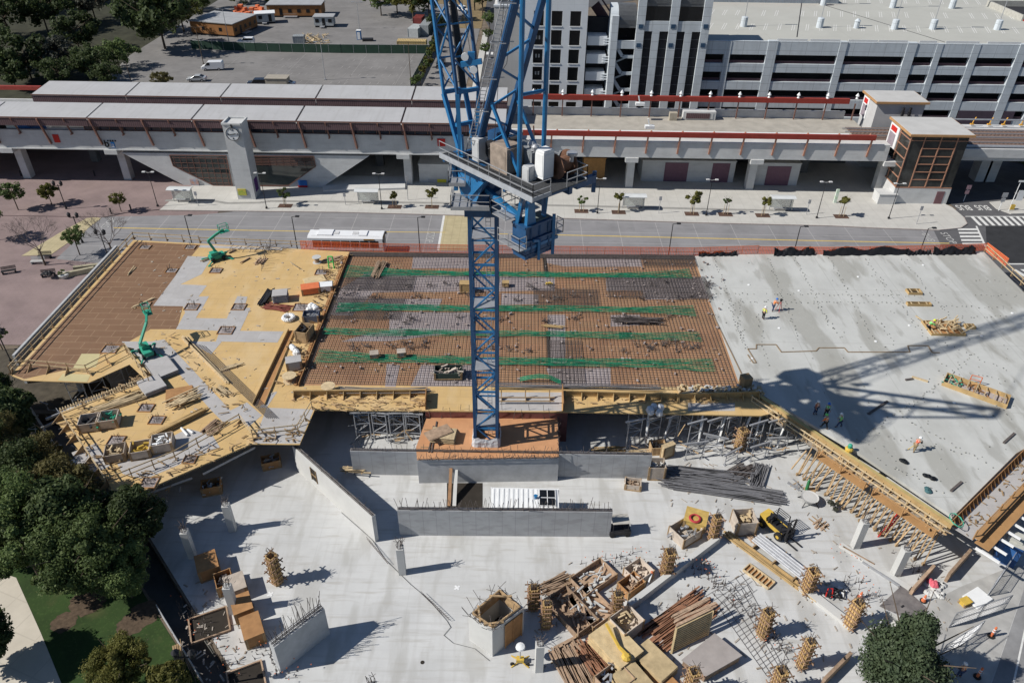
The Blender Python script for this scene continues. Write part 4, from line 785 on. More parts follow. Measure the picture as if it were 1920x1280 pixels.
g = MB(); g.lathe(UV(4.3, 1.2, ZK + 1.5), [(.3, 0), (.32, .3), (.15, .5)], 10); g.lathe(UV(5.0, .9, ZK + 1.5), [(.28, 0), (.3, .35), (.12, .5)], 10); g.lathe(UV(7.6, 2.1, ZK + 1.2), [(.15, 0), (.15, .5), (.4, .5), (.4, .7)], 10); g.obj('exhaust_cap', M_steel, crane, True)
g = MB()
for i in range(7): g.path([UV(2 + nz(-.2, .2), -1 + .2 * i, ZK + 1.2), UV(2.6, -.5 + .2 * i, ZK + 1.7 + nz(0, .3)), UV(3.4, nz(-1, 1), ZK + 1.2)], .05)
g.obj('hoses', M_dark, crane, True)
# driver's cab at the far side
umach('driver_cab', -1.8, 2.0, .4, 3.6, ZK - 1.6, ZK + .9, M_blued); g = MB(); g.prism([UV(-1.85, 2.3, 0), UV(-1.84, 3.3, 0), UV(-1.75, 3.3, 0), UV(-1.76, 2.3, 0)], ZK - 1.0, ZK + .5); g.obj('cab_window', M_black, crane, True)
# counterweight hung from the tail
for k, (z0, z1, e) in enumerate(((28.6, 29.7, 0), (27.4, 28.55, .05), (26.9, 27.35, -.05))):
    g = MB(); g.prism([UV(5.2 - e, -1.4 - e, 0), UV(6.7 + e, -1.4 - e, 0), UV(6.7 + e, 1.4 + e, 0), UV(5.2 - e, 1.4 + e, 0)], z0, z1)
    g.beam(UV(6.74 + e, -1.4 - e, z1 - .08), UV(6.74 + e, 1.4 + e, z1 - .08), .1, .14); g.beam(UV(5.2, -1.44 - e, z1 - .08), UV(6.7, -1.44 - e, z1 - .08), .1, .14)
    for v in (-.9, 0, .9): g.beam(UV(6.75 + e, v, z0 + .05), UV(6.75 + e, v, z1 - .15), .1, .12)
    g.obj('counterweight_block', M_blued, crane, True)
g = MB(); g.beam(UV(6.75, 1.42, 26.6), UV(6.75, 1.42, 29.9), .3, .25); g.beam(UV(6.9, -.2, 26.7), UV(6.9, -.2, 28.4), .22, .2); g.beam(UV(6.9, -.2, 28.3), UV(6.9, -.8, 28.5), .16, .2); g.beam(UV(5.6, -1.2, 29.7), UV(6.0, -1.0, ZK - .6), .6, .25); g.beam(UV(6.2, .9, 29.7), UV(6.4, 1.0, ZK - .6), .4, .25); g.beam(UV(6.7, -1.55, 27.9), UV(6.7, 1.9, 27.9), .2, .25); g.extr([UV(6.3, -1.2, 29.7), UV(6.3, -.3, 29.7), UV(6.3, -.5, 31.6), UV(6.3, -1.1, 31.6)], cd_ * .3)
g.obj('counterweight_hanger', M_blue, crane, True)
g = MB(); g.prism([UV(5.4, -1, 0), UV(6.5, -1, 0), UV(6.5, 1.2, 0), UV(5.4, 1.2, 0)], 29.7, 29.76); g.obj('worn_top', mat('worn_teal', (.13, .26, .28), .7, .4, .8, col2=(.30, .20, .12)), crane, True)
for q_, r_ in (([(4.4, -2.2, 28), (6.9, -2.2, 28), (6.9, -1.5, 28), (4.4, -1.5, 28)], (0, 1, 2)), ([(3.6, -2.1, 29.9), (5.2, -2.1, 29.9), (5.2, 1.4, 29.9), (3.6, 1.4, 29.9)], (3, 0, 1)), ([(6.2, 1.55, 28.2), (6.9, 1.55, 28.2), (6.9, 2.3, 28.2), (6.2, 2.3, 28.2)], (1, 2, 3))):
    g = MB(); g.prism([UV(u, v, 0) for u, v, z in q_], q_[0][2], q_[0][2] + .06); o = g.obj('tail_platform', M_steel, crane, True); g = MB(); rail(g, [UV(*q_[i]) for i in r_]); g.obj('railing', M_steel, o, True)
# A-frame
F1, F2 = at(893, 289, ZK), at(941, 278, ZK); A1, A2 = atY(981, -55, 48.3), atY(1031, -52, 49.7); R1, R2 = at(973, 331, ZK), at(1018, 315, ZK)
g = MB(); g.beam(F1, A1, .42, .42); g.obj('a_frame_front_leg', M_blued, crane, True); g = MB(); g.beam(F2, A2, .36, .42); g.obj('a_frame_front_leg', M_blued, crane, True)
g = MB()
for k in range(7):
    a, b = k / 7, (k + 1) / 7
    (g.beam(lerp(F1, A1, a + .02), lerp(F2, A2, b - .03), .15) if k % 2 == 0 else g.beam(lerp(F2, A2, a + .02), lerp(F1, A1, b - .03), .15))
g.beam(A1, A2, .5, .5); g.obj('a_frame_lacing', M_blue, crane, True)
g = MB(); g.tube(R1, A1, .17, 8); g.obj('a_frame_back_stay', M_blue, crane, True); g = MB(); g.tube(R2, A2, .17, 8); g.obj('a_frame_back_stay', M_blue, crane, True)
g = MB(); m1, m2 = lerp(R1, A1, .45), lerp(R2, A2, .45); g.tube(m1, m2, .13, 6); g.beam(lerp(F1, A1, .36), R1 + Vector((0, 0, .2)), .2); g.beam(lerp(F2, A2, .36), R2 + Vector((0, 0, .2)), .2); g.obj('a_frame_strut', M_blue, crane, True)
g = MB(); off = Vector((-.42, -.1, 0))
for s in (0, -.42): g.beam(F1 + off + Vector((s, 0, 0)), A1 + off + Vector((s, 0, 0)), .05)
for i in range(46): p = lerp(F1, A1, i / 46) + off; g.beam(p, p + Vector((-.42, 0, 0)), .035)
for i in range(5): p = lerp(F1, A1, (i + .6) / 5.3) + off; g.beam(p + Vector((-.5, 0, 0)), p + Vector((1.0, 0, 0)), .06); g.beam(p + Vector((-.5, -.5, 0)), p + Vector((-.5, 0, 0)), .05); g.beam(p + Vector((-.5, -.5, 0)), p + Vector((.5, -.5, 0)), .05)
g.obj('a_frame_ladder', M_steel, crane, True)
# jib, luffed nearly upright
J0 = (at(868, 292, ZK) + at(890, 290, ZK)) / 2; J1 = atY(844, 0, 57.7); jd = (J1 - J0).normalized(); jr_ = (cn_ - jd * cn_.dot(jd)).normalized(); ju = jr_.cross(jd)
def JP(s, a, b): return J0 + jd * s + jr_ * a + ju * b
ha, hb = 1.0, .85; S0, S1 = 5.0, 42
for a in (-1, 1):
    g = MB(); g.beam(JP(.2, a * .75, 0), JP(S0 - .3, a * ha, hb), .3); g.beam(JP(.2, a * .75, 0), JP(S0 - .3, a * ha, -hb), .3); g.extr([JP(0, a * .85, -.35), JP(0, a * .85, .35), JP(1.7, a * .85, .5), JP(1.7, a * .85, -.5)], jr_ * (-.2 * a)); g.obj('jib_foot', M_blue, crane, True)
    for b in (-1, 1): g = MB(); g.tube(JP(S0 - .4, a * ha, b * hb), JP(S1, a * ha, b * hb), .14, 8); g.obj('jib_chord', M_blue if b < 0 else M_blued, crane, True)
g = MB(); s = S0; k = 0
g.beam(JP(S0 - .2, -ha, -hb), JP(S0 - .2, ha, -hb), .28); g.beam(JP(S0 - .2, -ha, hb), JP(S0 - .2, ha, hb), .28); g.beam(JP(2.4, -.85, 0), JP(2.4, .85, 0), .25); g.beam(JP(1.8, -.8, -.4), JP(S0 - .3, .6, -hb), .14)
while s < S1 - 1:
    e = 1 if k % 2 else -1
    for b in (-1, 1): g.tube(JP(s, -e * ha * b, b * hb), JP(s + 2.2, e * ha * b, b * hb), .075, 6); g.tube(JP(s + 2.2, -ha, b * hb), JP(s + 2.2, ha, b * hb), .06, 6)
    for a in (-1, 1): g.tube(JP(s, a * ha, -e * hb), JP(s + 2.2, a * ha, e * hb), .075, 6)
    s += 2.2; k += 1
g.obj('jib_lacing', M_blue, crane, True)
g = MB(); g.beam(JP(S0, .1, .2), JP(S1, .1, .2), .5, .04); 
for a in (-.15, .35): g.beam(JP(S0, a, -.6), JP(S1, a, -.6), .035)
g.obj('jib_catwalk', M_dark, crane, True)
# hook block hanging close to the jib, with ropes
hb0 = atY(884, 118, 55.2); g = MB(); g.beam(hb0 + Vector((-.75, .1, -.15)), hb0 + Vector((.75, -.1, .15)), .3, .36); g.box(hb0 + Vector((0, 0, .45)), (.5, .3, .6)); g.obj('hook_block', M_blue, crane, True)
g = MB(); 
for dx, dz_ in ((-.45, .45), (.15, -.45)): g.tube(hb0 + Vector((dx, -.22, dz_)), hb0 + Vector((dx, -.10, dz_)), .27, 16)
g.obj('hook_pulley', M_white, crane, True)
g = MB()
for dx in (-.5, .0, .45): g.tube(hb0 + Vector((dx, 0, .3)), JP(S1 - 1, dx, -1.3), .022, 4)
g.path([JP(7.0, -.9, -1.0), JP(5.6, -.5, -1.2), JP(5.2, .3, -1.3), JP(5.4, 1.0, -1.1), JP(7, 1.6, -1)], .03)
g.path([atY(960, 0, 52), atY(958, 60, 52), atY(950, 120, 52.4), atY(935, 142, 53)], .02); g.tube(atY(945, 0, 53), at(925, 290, ZK + 1), .02, 4); g.tube(A1, JP(S1, 0, -1), .03, 4); g.tube(A2, JP(S1, .4, -1), .03, 4)
g.obj('ropes', M_dark, crane, True)
# plastic sheet round the mast foot
g = MB(); n = 36; rows = []
for k in range(5):
    row = []
    for j in range(n):
        a = 2 * math.pi * j / n; c, s_ = math.cos(a), math.sin(a); m = 1.32 / max(abs(c), abs(s_)) * (1 + .08 * (1 - k / 4)) + nz(-.05, .05); row.append((CX + c * m, CY + s_ * m, CZ + .02 + 1.15 * k / 4 + nz(-.07, .07) * (k > 0) - (.25 * math.sin(a * 3) ** 2 if k == 4 else 0)))
    rows.append(row)
vs = [p for r_ in rows for p in r_]; g.add(vs, [(k * n + j, k * n + (j + 1) % n, (k + 1) * n + (j + 1) % n, (k + 1) * n + j) for k in range(4) for j in range(n)])
tag(g.obj('plastic_sheet', mat('milky_plastic', (.55, .56, .58), .3, .15, 3, spec=.6)), 'crumpled translucent plastic sheet wrapped round the crane mast foot', 'sheeting')
# ================================================================ RAILWAY STATION
YF = 122.5
def X(px, py, Y): return atY(px, py, Y).x
M_stc = mat('station_concrete', (.53, .535, .53), .85, .1, .4, detail=8); mix_over(M_stc, f_brick(1.4, .9, .02, .25, xz=True), (.33, .33, .33)); mix_over(M_stc, f_noise(.4, .52, .7, .35, 1, 1, 0, 3), (.35, .35, .35))
M_roof = mat('canopy_roof', (.41, .41, .415), .7, .06, .3); mix_over(M_roof, f_brick(40, .55, .04, .25, 0, 0), (.31, .31, .31)); mix_over(M_roof, f_noise(.7, .52, .68, .35, 2.5, .15), (.33, .325, .315)); mix_over(M_roof, f_noise(1.4, .64, .72, .4), (.28, .26, .25))
M_louv = mat('purple_louvre', (.135, .085, .09), .7, .15, 1); mix_over(M_louv, f_brick(.35, 4, .09, .6, 0, 0, xz=True), (.05, .03, .035))
M_bstrut = mat('brown_steel', (.19, .10, .078), .6, .15, 2); M_bluegl = mat('blue_glass', (.018, .024, .04), .12, .4, .5, spec=.5)
M_beam = mat('red_beam', (.27, .04, .028), .65, .12, .8)
M_dim = mat('shaded_concrete', (.16, .16, .16), .9, .2, .5)  # station concrete with the shade under platforms and canopies put into its colour
ST = thing('train_station', 'long raised train station with grey canopy roofs and sloping concrete supports', 'station', (X(430, 330, YF), YF, 0))
xL, xR = -135, X(958, 260, YF)
g = MB(); g.box2((xL, YF, 6.5), (xR, YF + .6, 9.75)); g.obj('girder', M_stc, ST, True)
g = MB(); g.box2((xL, YF + .6, 6.6), (xR, 141, 7.9)); g.obj('platform_deck', M_stc, ST, True)
g = MB(); g.box2((xL, YF - .15, 6.42), (xR, YF + .1, 6.62)); g.obj('girder_ledge', M_stc, ST, True)
g = MB(); g.box2((X(160, 250, YF), YF + .25, 9.7), (xR, YF + .35, 11.4)); g.obj('window_strip', M_bluegl, ST, True); g = MB()
x = X(160, 250, YF)
while x < xR: g.box((x, YF + .2, 10.4), (.1, .1, 1.5)); x += 2.15
g.box2((X(160, 250, YF), YF + .15, 9.7), (xR, YF + .25, 9.85)); g.obj('window_mullions', M_bstrut, ST, True)
def canopy(Y0, Y1, z, gaps0, gaps1, xl, xr, lab):
    xs = [xl] + [(X(a, b, Y0 + .2)) for a, b in gaps0] + [xr]
    for i in range(len(xs) - 1):
        g = MB(); a, b = xs[i] + .16, xs[i + 1] - .16; g.add([(a, Y0, z), (b, Y0, z), (b, Y1, z + .45), (a, Y1, z + .45), (a, Y0, z - .25), (b, Y0, z - .25), (b, Y1, z + .2), (a, Y1, z + .2)], [(0, 1, 2, 3), (7, 6, 5, 4), (0, 4, 5, 1), (1, 5, 6, 2), (2, 6, 7, 3), (3, 7, 4, 0)]); g.obj('canopy_roof', M_roof, ST, True)
        g = MB(); g.box2((a - .1, Y0 + .03, z - 1.45), (b + .1, Y0 + .15, z - .27)); g.obj('louvre_fascia', M_louv, ST, True)
    g = MB(); g.box2((xl, Y0 + .12, z - .2), (xr, Y1, z - .12)); g.box2((xl, Y0 - .06, z - .18), (xr, Y0, z + .04)); g.obj('canopy_frame', M_bstrut, ST, True)
canopy(121.5, 127.8, 12.3, [(-20, 233), (167, 234), (362, 236), (557, 238), (753, 240)], 0, xL + 20, X(950, 240, 121.4), '')
canopy(133.3, 139.8, 12.3, [(237, 184), (414, 184.5), (592, 186), (772, 188)], 0, X(61, 184, 133.5), X(952, 192, 133.5), '')
for k in range(11):
    px = 72 + k * 97.6 - 97.6; p = atY(px, 236, 121.3); g = MB(); g.beam((p.x, 121.45, 12.1), (p.x + .4, YF - .12, 7.4), .28, .3); g.obj('canopy_strut', M_bstrut, ST, True)
    g = MB(); g.beam((p.x + 4.4, 121.45, 12.1), (p.x + 4.6, YF - .1, 9.2), .2, .22); g.beam((p.x + 4.6, YF - .6, 9.25), (p.x + 4.6, YF, 9.25), .2, .2); g.obj('canopy_strut', M_bstrut, ST, True)
for k in range(10):
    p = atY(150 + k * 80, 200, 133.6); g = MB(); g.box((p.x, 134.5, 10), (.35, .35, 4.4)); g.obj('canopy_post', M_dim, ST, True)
g = MB(); g.box2((xL, 129.0, 7.9), (xR, 129.4, 9.2)); g.box2((xL, 139.6, 7.9), (xR + 62, 140.0, 9.3)); g.obj('platform_wall', M_stc, ST, True)
g = MB(); 
for px in (-60, 30, 215, 765, 1180, 1405, 1642): 
    b = at(px if px != 215 else 226, 352 if px < 900 else 358, 0); X0 = b.x; g = MB(); g.box((X0, 125.2, 3.25), (1.3, 1.5, 6.5)); g.box((X0 - .3, 123.0, 6.1), (2.2, 1.6, .8)); g.obj('column', M_stc, ST, True)
g = MB()
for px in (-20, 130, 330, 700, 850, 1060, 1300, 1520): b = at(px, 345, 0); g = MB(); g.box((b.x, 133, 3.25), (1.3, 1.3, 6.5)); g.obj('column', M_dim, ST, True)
# funnel shaped hall under the girder
YH = YF + .05; zz = lambda px, py: atY(px, py, YF)
q = [zz(228, 287), zz(692, 293), zz(606, 350), zz(606, 363), zz(345, 360), zz(345, 348)]
g = MB(); g.extr([p + Vector((0, .1, 0)) for p in q], (0, 4, 0)); g.obj('hall_wall', M_stc, ST, True)
M_halgl = mat('hall_glass', (.028, .035, .036), .06, .5, .25, spec=.8)
for q in ([(318, 291), (424, 292), (436, 348), (402, 348), (325, 311)], [(470, 293), (588, 293), (592, 312), (541, 348), (480, 348)]):
    q = [zz(*p) for p in q]; g = MB(); g.extr([p + Vector((0, .06, 0)) for p in q], (0, -.06, 0)); gl = g.obj('hall_glazing', M_halgl, ST, True); g = MB()
    zt, zb_ = q[0].z, q[2].z; x0, x1 = min(p.x for p in q), max(p.x for p in q)
    def inside(x, z):
        c = False
        for i in range(len(q)):
            a, b = q[i], q[i - 1]
            if (a.z > z) != (b.z > z) and x < (b.x - a.x) * (z - a.z) / (b.z - a.z) + a.x: c = not c
        return c
    nx = int((x1 - x0) / .25); nzz = int((zt - zb_) / .25)
    for j in range(6):
        z = zb_ + (zt - zb_) * (j + .5) / 6; xs = [x0 + i * .25 for i in range(nx + 1) if inside(x0 + i * .25, z)]
        if xs: g.beam((xs[0], YF - .02, z), (xs[-1], YF - .02, z), .06, .07)
    for j in range(9):
        x = x0 + (x1 - x0) * (j + .5) / 9; zs = [zb_ + i * .25 for i in range(nzz + 1) if inside(x, zb_ + i * .25)]
        if zs: g.beam((x, YF - .02, zs[0]), (x, YF - .02, zs[-1]), .06, .06)
    for a, b in zip(q, q[1:] + q[:1]): g.beam(a - Vector((0, .03, 0)), b - Vector((0, .03, 0)), .12, .12)
    g.obj('glazing_bars', M_bstrut, gl, True)
# hall flank to the right leads into the shade
g = MB(); g.prism([at(606, 362), at(760, 357), Vector((X(760, 330, 127), 127, 0)), Vector((X(606, 330, 127), 127, 0))], 0, .5); g.obj('plinth', M_stc, ST, True)
# right hand open platform
xa, xb = X(958, 260, YF), X(1668, 280, YF)
g = MB(); g.box2((xa, YF, 6.5), (xb, YF + .6, 9.35)); g.obj('girder', M_stc, ST, True)
g = MB(); g.box2((xa, YF + .6, 6.6), (xb, 139.6, 7.9)); g.obj('platform_deck', mat('platform_beige', (.37, .345, .30), .9, .15, .5), ST, True)
g = MB(); g.box2((xa, YF + .75, 9.2), (xb, YF + 2.4, 9.3)); g.obj('platform_ledge', mat('ledge_white', (.52, .51, .49), .85, .1, .6), ST, True)
g = MB(); g.box2((xa, 128.2, 7.92), (xb - 2, 129.9, 8.0)); g.box2((xa, 130.5, 7.92), (xb - 2, 131, 8.5)) if 0 else None; g.obj('track_bed', M_dark, ST, True)
g = MB(); y = 131.0; g.box2((xa, 130, 7.9), (xb - 4, 130.5, 8.35)); g.obj('platform_edge_strip', M_white, ST, True)
g = MB(); g.box2((xa + 2, YF - .5, 10.25), (xb - 3, YF - .1, 11.1)); g.obj('windbreak_beam', M_beam, ST, True)
g = MB(); g.box2((xa + 1, 138.6, 11.0), (X(1592, 190, 139), 139.2, 11.9)); g.obj('windbreak_beam', M_beam, ST, True)
g = MB(); g.box2((-140, 140, 10.9), (X(80, 178, 140), 140.6, 11.6)); g.obj('windbreak_beam', M_beam, ST, True)
for k in range(12):
    px = 1035 + k * 60.5; p = atY(px, 243, YF)
    if k < 11: g = MB(); g.beam((p.x, YF - .3, 10.6), (p.x - .1, YF - .12, 7.3), .2, .26); g.obj('beam_strut', mat('salmon_steel', (.38, .19, .13), .6, .15, 2), ST, True)
    q_ = atY(1000 + k * 55, 190, 139); g = MB(); g.beam((q_.x, 138.9, 7.9), (q_.x, 138.9, 11.0), .2); g.obj('beam_strut', M_bstrut, ST, True)
    g = MB(); g.lathe((q_.x, 138.9, 11.9), [(.28, 0), (.12, .25), (.3, .45), (.36, .5), (.05, 1.0)], 8); g.obj('beam_lamp', M_white, ST, True)
    g = MB(); g.lathe((p.x + 1, YF + 3, 9.3), [(.2, 0), (.1, .3), (.28, .6), (.05, .9)], 8); g.obj('beam_lamp', mat('salmon_steel', (.38, .19, .13)), ST, True)
g = MB(); a = at(1310, 216, 8.6); g.box((a.x, a.y, 8.7), (6.0, 1.5, 1.5)); g.box((a.x, a.y - .78, 8.7), (5.0, .06, 1.1)); g.obj('ticket_booth', M_stc, ST, True); g = MB(); g.box((a.x - .3, a.y - .83, 8.7), (4.4, .06, 1.0)); g.obj('booth_panel', M_louv, ST, True)
g = MB(); a = at(1262, 218, 8.6); g.box((a.x, a.y, 8.6), (1.4, 1, 1.4)); g.obj('cabinet', mat('beige_metal', (.38, .34, .27)), ST, True)
for px, py in ((1200, 195), (1218, 238)): a = atY(px, py, 137 if py < 200 else 127); g = MB(); g.box(a, (1.6, .9, .5)); g.beam(a, a + Vector((-.4, 0, 1.4)), .2); g.obj('camera_housing', M_white, ST, True)
# rooms and back wall under the platforms, the wall colour darkened for their shade
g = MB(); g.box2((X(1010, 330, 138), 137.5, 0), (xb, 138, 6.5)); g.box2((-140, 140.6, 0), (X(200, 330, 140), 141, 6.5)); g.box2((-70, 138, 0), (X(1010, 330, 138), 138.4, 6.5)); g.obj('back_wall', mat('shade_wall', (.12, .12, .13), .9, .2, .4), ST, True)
def ubox(name, px0, px1, py, Yf, depth, z1, m): a, b = X(px0, py, Yf), X(px1, py, Yf); g = MB(); g.box2((a, Yf, 0), (b, Yf + depth, z1)); g.box2((a - .1, Yf - .1, z1), (b + .1, Yf + depth, z1 + .15)); return g.obj(name, m, ST, True)
ubox('shop_wall', 787, 858, 345, 125.5, 4, 3.4, M_stc); ubox('kiosk', 1092, 1132, 345, 127.5, 3, 4.2, mat('orange_wood_panel', (.38, .20, .07), .7, .15, 2)); ubox('service_room', 1200, 1372, 350, 127.5, 6, 4.0, M_stc); ubox('service_room', 1412, 1492, 352, 126.5, 5, 4.2, M_stc)
for a, b in ((1242, 1285), (1330, 1362), (1432, 1476)):
    g = MB(); Yq = 127.42 if a < 1400 else 126.42; g.box2((X(a, 350, Yq), Yq, .1), (X(b, 350, Yq), Yq + .06, 3.7)); g.obj('purple_door', mat('purple_panel', (.17, .09, .12), .6, .1, 2), ST, True)
g = MB(); Yq = 125.4; a, b = atY(803, 341, Yq), atY(837, 341, Yq); g.box2((a.x, Yq, a.z - .5), (lerp(a, b, .48).x, Yq + .05, a.z + .5)); g.obj('wall_poster', mat('poster_grey', (.4, .4, .42)), ST, True); g = MB(); g.box2((lerp(a, b, .5).x, Yq, a.z - .5), (b.x, Yq + .05, a.z + .5)); g.obj('wall_poster', mat('poster_yellow', (.7, .6, .05)), ST, True)
# signs on the girder
def plate(name, px0, py0, px1, py1, Y, m, lab, cat, grp=None, th=.12):
    a, b = atY(px0, py0, Y), atY(px1, py1, Y); g = MB(); g.box2((a.x, Y - th, b.z), (b.x, Y, a.z)); return tag(g.obj(name, m), lab, cat, grp)
plate('red_sign', 98, 252, 114, 267, YF - .02, M_red, 'plain red square sign at the left end of the station girder', 'sign'); plate('red_sign', 820, 260, 835, 274, YF - .02, M_red, 'plain red square sign on the girder just left of the crane', 'sign')
t = thing('station_logo', 'transit logo with a black letter b and white letter a on blue on the girder', 'sign', atY(205, 271, YF - .05))
p = atY(206, 270, YF - .1); g = MB(); a, b = atY(207, 266, YF), atY(217, 277, YF); g.box2((a.x, YF - .1, b.z), (b.x, YF - .02, a.z)); g.obj('blue_square', mat('logo_blue', (.03, .25, .60), .5, .05), t, True)
I_ = parent_matrix(t).inverted(); text_obj('letter', 'b', 1.75, mat('logo_black', (.01, .01, .012)), t, I_ @ Vector((p.x - .55, YF - .12, p.z)), (R(90), 0, 0), .04); text_obj('letter', 'a', 1.3, M_white, t, I_ @ Vector(((a.x + b.x) / 2, YF - .14, (a.z + b.z) / 2)), (R(90), 0, 0), .03)
g = MB(); 
for i in range(4): g.box((p.x - .2 + i * .42, YF - .08, atY(205, 265, YF).z + .1), (.22, .1, .22))
g.obj('dots', mat('logo_black', (.01, .01, .012)), t, True)
plate('wall_billboard', 356, 336, 374, 348, YF + .02, mat('poster_mix', (.55, .22, .08), .6, .1, .9, col2=(.15, .4, .6)), 'orange and blue billboard on the left sloping support of the hall', 'billboard'); plate('wall_billboard', 559, 338, 577, 351, YF + .02, mat('poster_blue', (.04, .16, .45)), 'blue billboard with a red foot on the right support of the hall', 'billboard'); plate('red_billboard', 559, 347.5, 577, 351, YF - .02, M_red, 'red strip along the foot of the blue billboard', 'billboard')
# clock tower
c0 = at(447, 375); c1 = at(472, 376); tw = 3.0; CT = thing('clock_tower', 'square concrete clock tower in front of the station hall', 'clock tower', (c0.x + 1.5, c0.y + 1.4, 0))
g = MB(); g.box2((c0.x, c0.y, 0), (c0.x + tw, c0.y + 3.2, 13.0)); g.obj('shaft', M_stc, CT, True); g = MB()
for (a, b) in (((0, 0), (tw, 0)), ((tw, 0), (tw, 3.2)), ((tw, 3.2), (0, 3.2)), ((0, 3.2), (0, 0))): g.beam((c0.x + a[0], c0.y + a[1], 13.15), (c0.x + b[0], c0.y + b[1], 13.15), .3, .3)
g.obj('parapet', M_stc, CT, True)
cc = Vector((c0.x + tw / 2, c0.y - .02, 11.6)); g = MB(); g.tube(cc, cc + Vector((0, -.25, 0)), 1.05, 28); cl = g.obj('clock_face', M_white, CT, True); g = MB()
for i in range(28): a0, a1 = i * math.pi / 14, (i + 1) * math.pi / 14; g.beam(cc + Vector((math.cos(a0) * 1.05, -.26, math.sin(a0) * 1.05)), cc + Vector((math.cos(a1) * 1.05, -.26, math.sin(a1) * 1.05)), .08)
g.beam(cc + Vector((-.8, -.3, -.12)), cc + Vector((.1, -.3, .02)), .09, .09); g.beam(cc + Vector((0, -.3, 0)), cc + Vector((.5, -.3, .1)), .1, .1); g.box(cc + Vector((0, -.1, 1.3)), (.2, .2, .5)); g.obj('clock_hands', M_dark, cl, True)
I_ = parent_matrix(cl).inverted()
for s, dx, dz_ in (('12', 0, .72), ('3', .75, 0), ('6', 0, -.72), ('9', -.75, 0)): text_obj('numeral', s, .5, M_dark, cl, I_ @ (cc + Vector((dx, -.27, dz_))), (R(90), 0, 0), .02)
plate('poster', 445, 354, 463, 366, c0.y - .02, mat('poster_food', (.65, .45, .10), .6, .3, 1.5, col2=(.25, .4, .06)), 'small yellow and green food poster at the foot of the clock tower', 'poster')
g = MB(); g.box2((c0.x + tw + .02, c0.y + .8, 1.2), (c0.x + tw + .1, c0.y + 2.2, 3.4)); tag(g.obj('banner', mat('purple_banner', (.09, .03, .16))), 'purple banner on the shaded side of the clock tower', 'banner')
# lift houses
M_trim = mat('ochre_trim', (.42, .24, .11), .6, .1, 1); M_lgl = mat('lift_glass', (.035, .036, .034), .12, .4, .6, spec=.6); M_salm = mat('salmon_bar', (.36, .19, .125), .6, .1, 1)
def lift_house(lab, x0, x1, y0, y1, h, glass):
    T = thing('lift_house', lab, 'lift house', ((x0 + x1) / 2, (y0 + y1) / 2, 0)); zb_ = 3.0 if glass else h
    g = MB(); g.box2((x0, y0, 0), (x1, y1, zb_)); g.obj('base_wall', M_stc if glass else mat('pale_wall', (.46, .46, .46), .8, .06, .5), T, True)
    if glass:
        g = MB(); g.box2((x0 + .1, y0 + .1, zb_), (x1 - .1, y1 - .1, h)); g.obj('glass_wall', M_lgl, T, True); g = MB()
        w_ = x1 - x0
        for f in (.24, .52, .80): g.box((x0 + w_ * f, y0 + .05, (zb_ + h) / 2), (.16, .14, h - zb_))
        for k in range(7): z = zb_ + .1 + k * (h - zb_ - .9) / 6; g.box((x0 + w_ * .52, y0 + .05, z), (w_ * .56, .11, .12))
        for k in range(6): z = zb_ + .1 + k * (h - zb_ - .9) / 5; g.box((x0 + .03, (y0 + y1) / 2, z), (.12, y1 - y0, .12))
        for y in (y0 + .06, y0 + (y1 - y0) * .5): g.box((x0 + .03, y, (zb_ + h) / 2), (.14, .14, h - zb_))
        g.box((x0 + w_ / 2, y0 + .05, h - .8), (w_, .12, .12)); g.box((x0 + w_ / 2, y0 + .05, zb_), (w_, .16, .12)); g.obj('glazing_bars', M_salm, T, True)
        g = MB(); g.box2((x1 - 2.2, y0 - .06, .1), (x1 - .9, y0 + .04, 2.4)); g.obj('door', mat('plum_door', (.17, .09, .10)), T, True)
        g = MB(); g.box2((x0 + 1.2, y0 + .3, h), (x1, y1, h)) if 0 else None
    g = MB(); g.box2((x0 - .15, y0 + (y1 - y0) * .55, h - 4), (x0 + .05, y1, h - .2)); g.obj('white_entrance', M_white, T, True); g = MB(); g.box2((x0 - .22, y0 + (y1 - y0) * .65, h - 3.8), (x0 - .12, y1 - .5, h - 1.7)); g.obj('lift_door', mat('lift_door', (.28, .24, .27)), T, True); g = MB(); g.box2((x0 - .24, y0 + (y1 - y0) * .65, h - 1.4), (x0 - .14, y1 - .6, h - .6)); g.obj('red_plate', M_red, T, True)
    g = MB(); g.box2((x0 - .5, y0 - .5, h), (x1 + .5, y1 + .5, h + .35)); g.obj('roof_trim', M_trim, T, True); g = MB(); g.box2((x0 - .35, y0 - .35, h + .35), (x1 + .35, y1 + .35, h + .4)); g.obj('roof', mat('lift_roof', (.47, .465, .45), .8, .08, .5), T, True)
lift_house('glazed lift house with salmon bars and ochre roof trim at the street corner', 63.4, 72.9, 119.75, 127.5, 12.0, True)
a, b = atY(1648, 190, 135.5).x, atY(1738, 190, 135.5).x; lift_house('pale windowless lift house on the far platform with ochre roof trim', a, b, 135.6, 141.5, 12.2, False)
g = MB(); a = at(1640, 384, .14); g.box((a.x + 2, a.y + 1.5, 1.0), (3.0, 2.4, 1.7)); g.box((a.x + 2, a.y + 1.5, 1.9), (3.2, 2.6, .12)); tag(g.obj('utility_box', M_stc), 'low concrete utility box left of the glazed lift house', 'utility box')
for i, (px, py) in enumerate(((1690, 215), (1703, 215))): g = MB(); p = atY(px, py, 135.4); g.tube((p.x, 135.3, 7.9), (p.x, 135.3, p.z), .06, 5); g.box((p.x, 135.1, p.z + .3), (.4, .4, .9)); g.box((p.x, 135.1, p.z + 1.1), (.3, .35, .5)); tag(g.obj('rail_signal', M_dark), 'black railway signal, %s of the pair before the pale lift house' % ('left' if i == 0 else 'right'), 'signal')
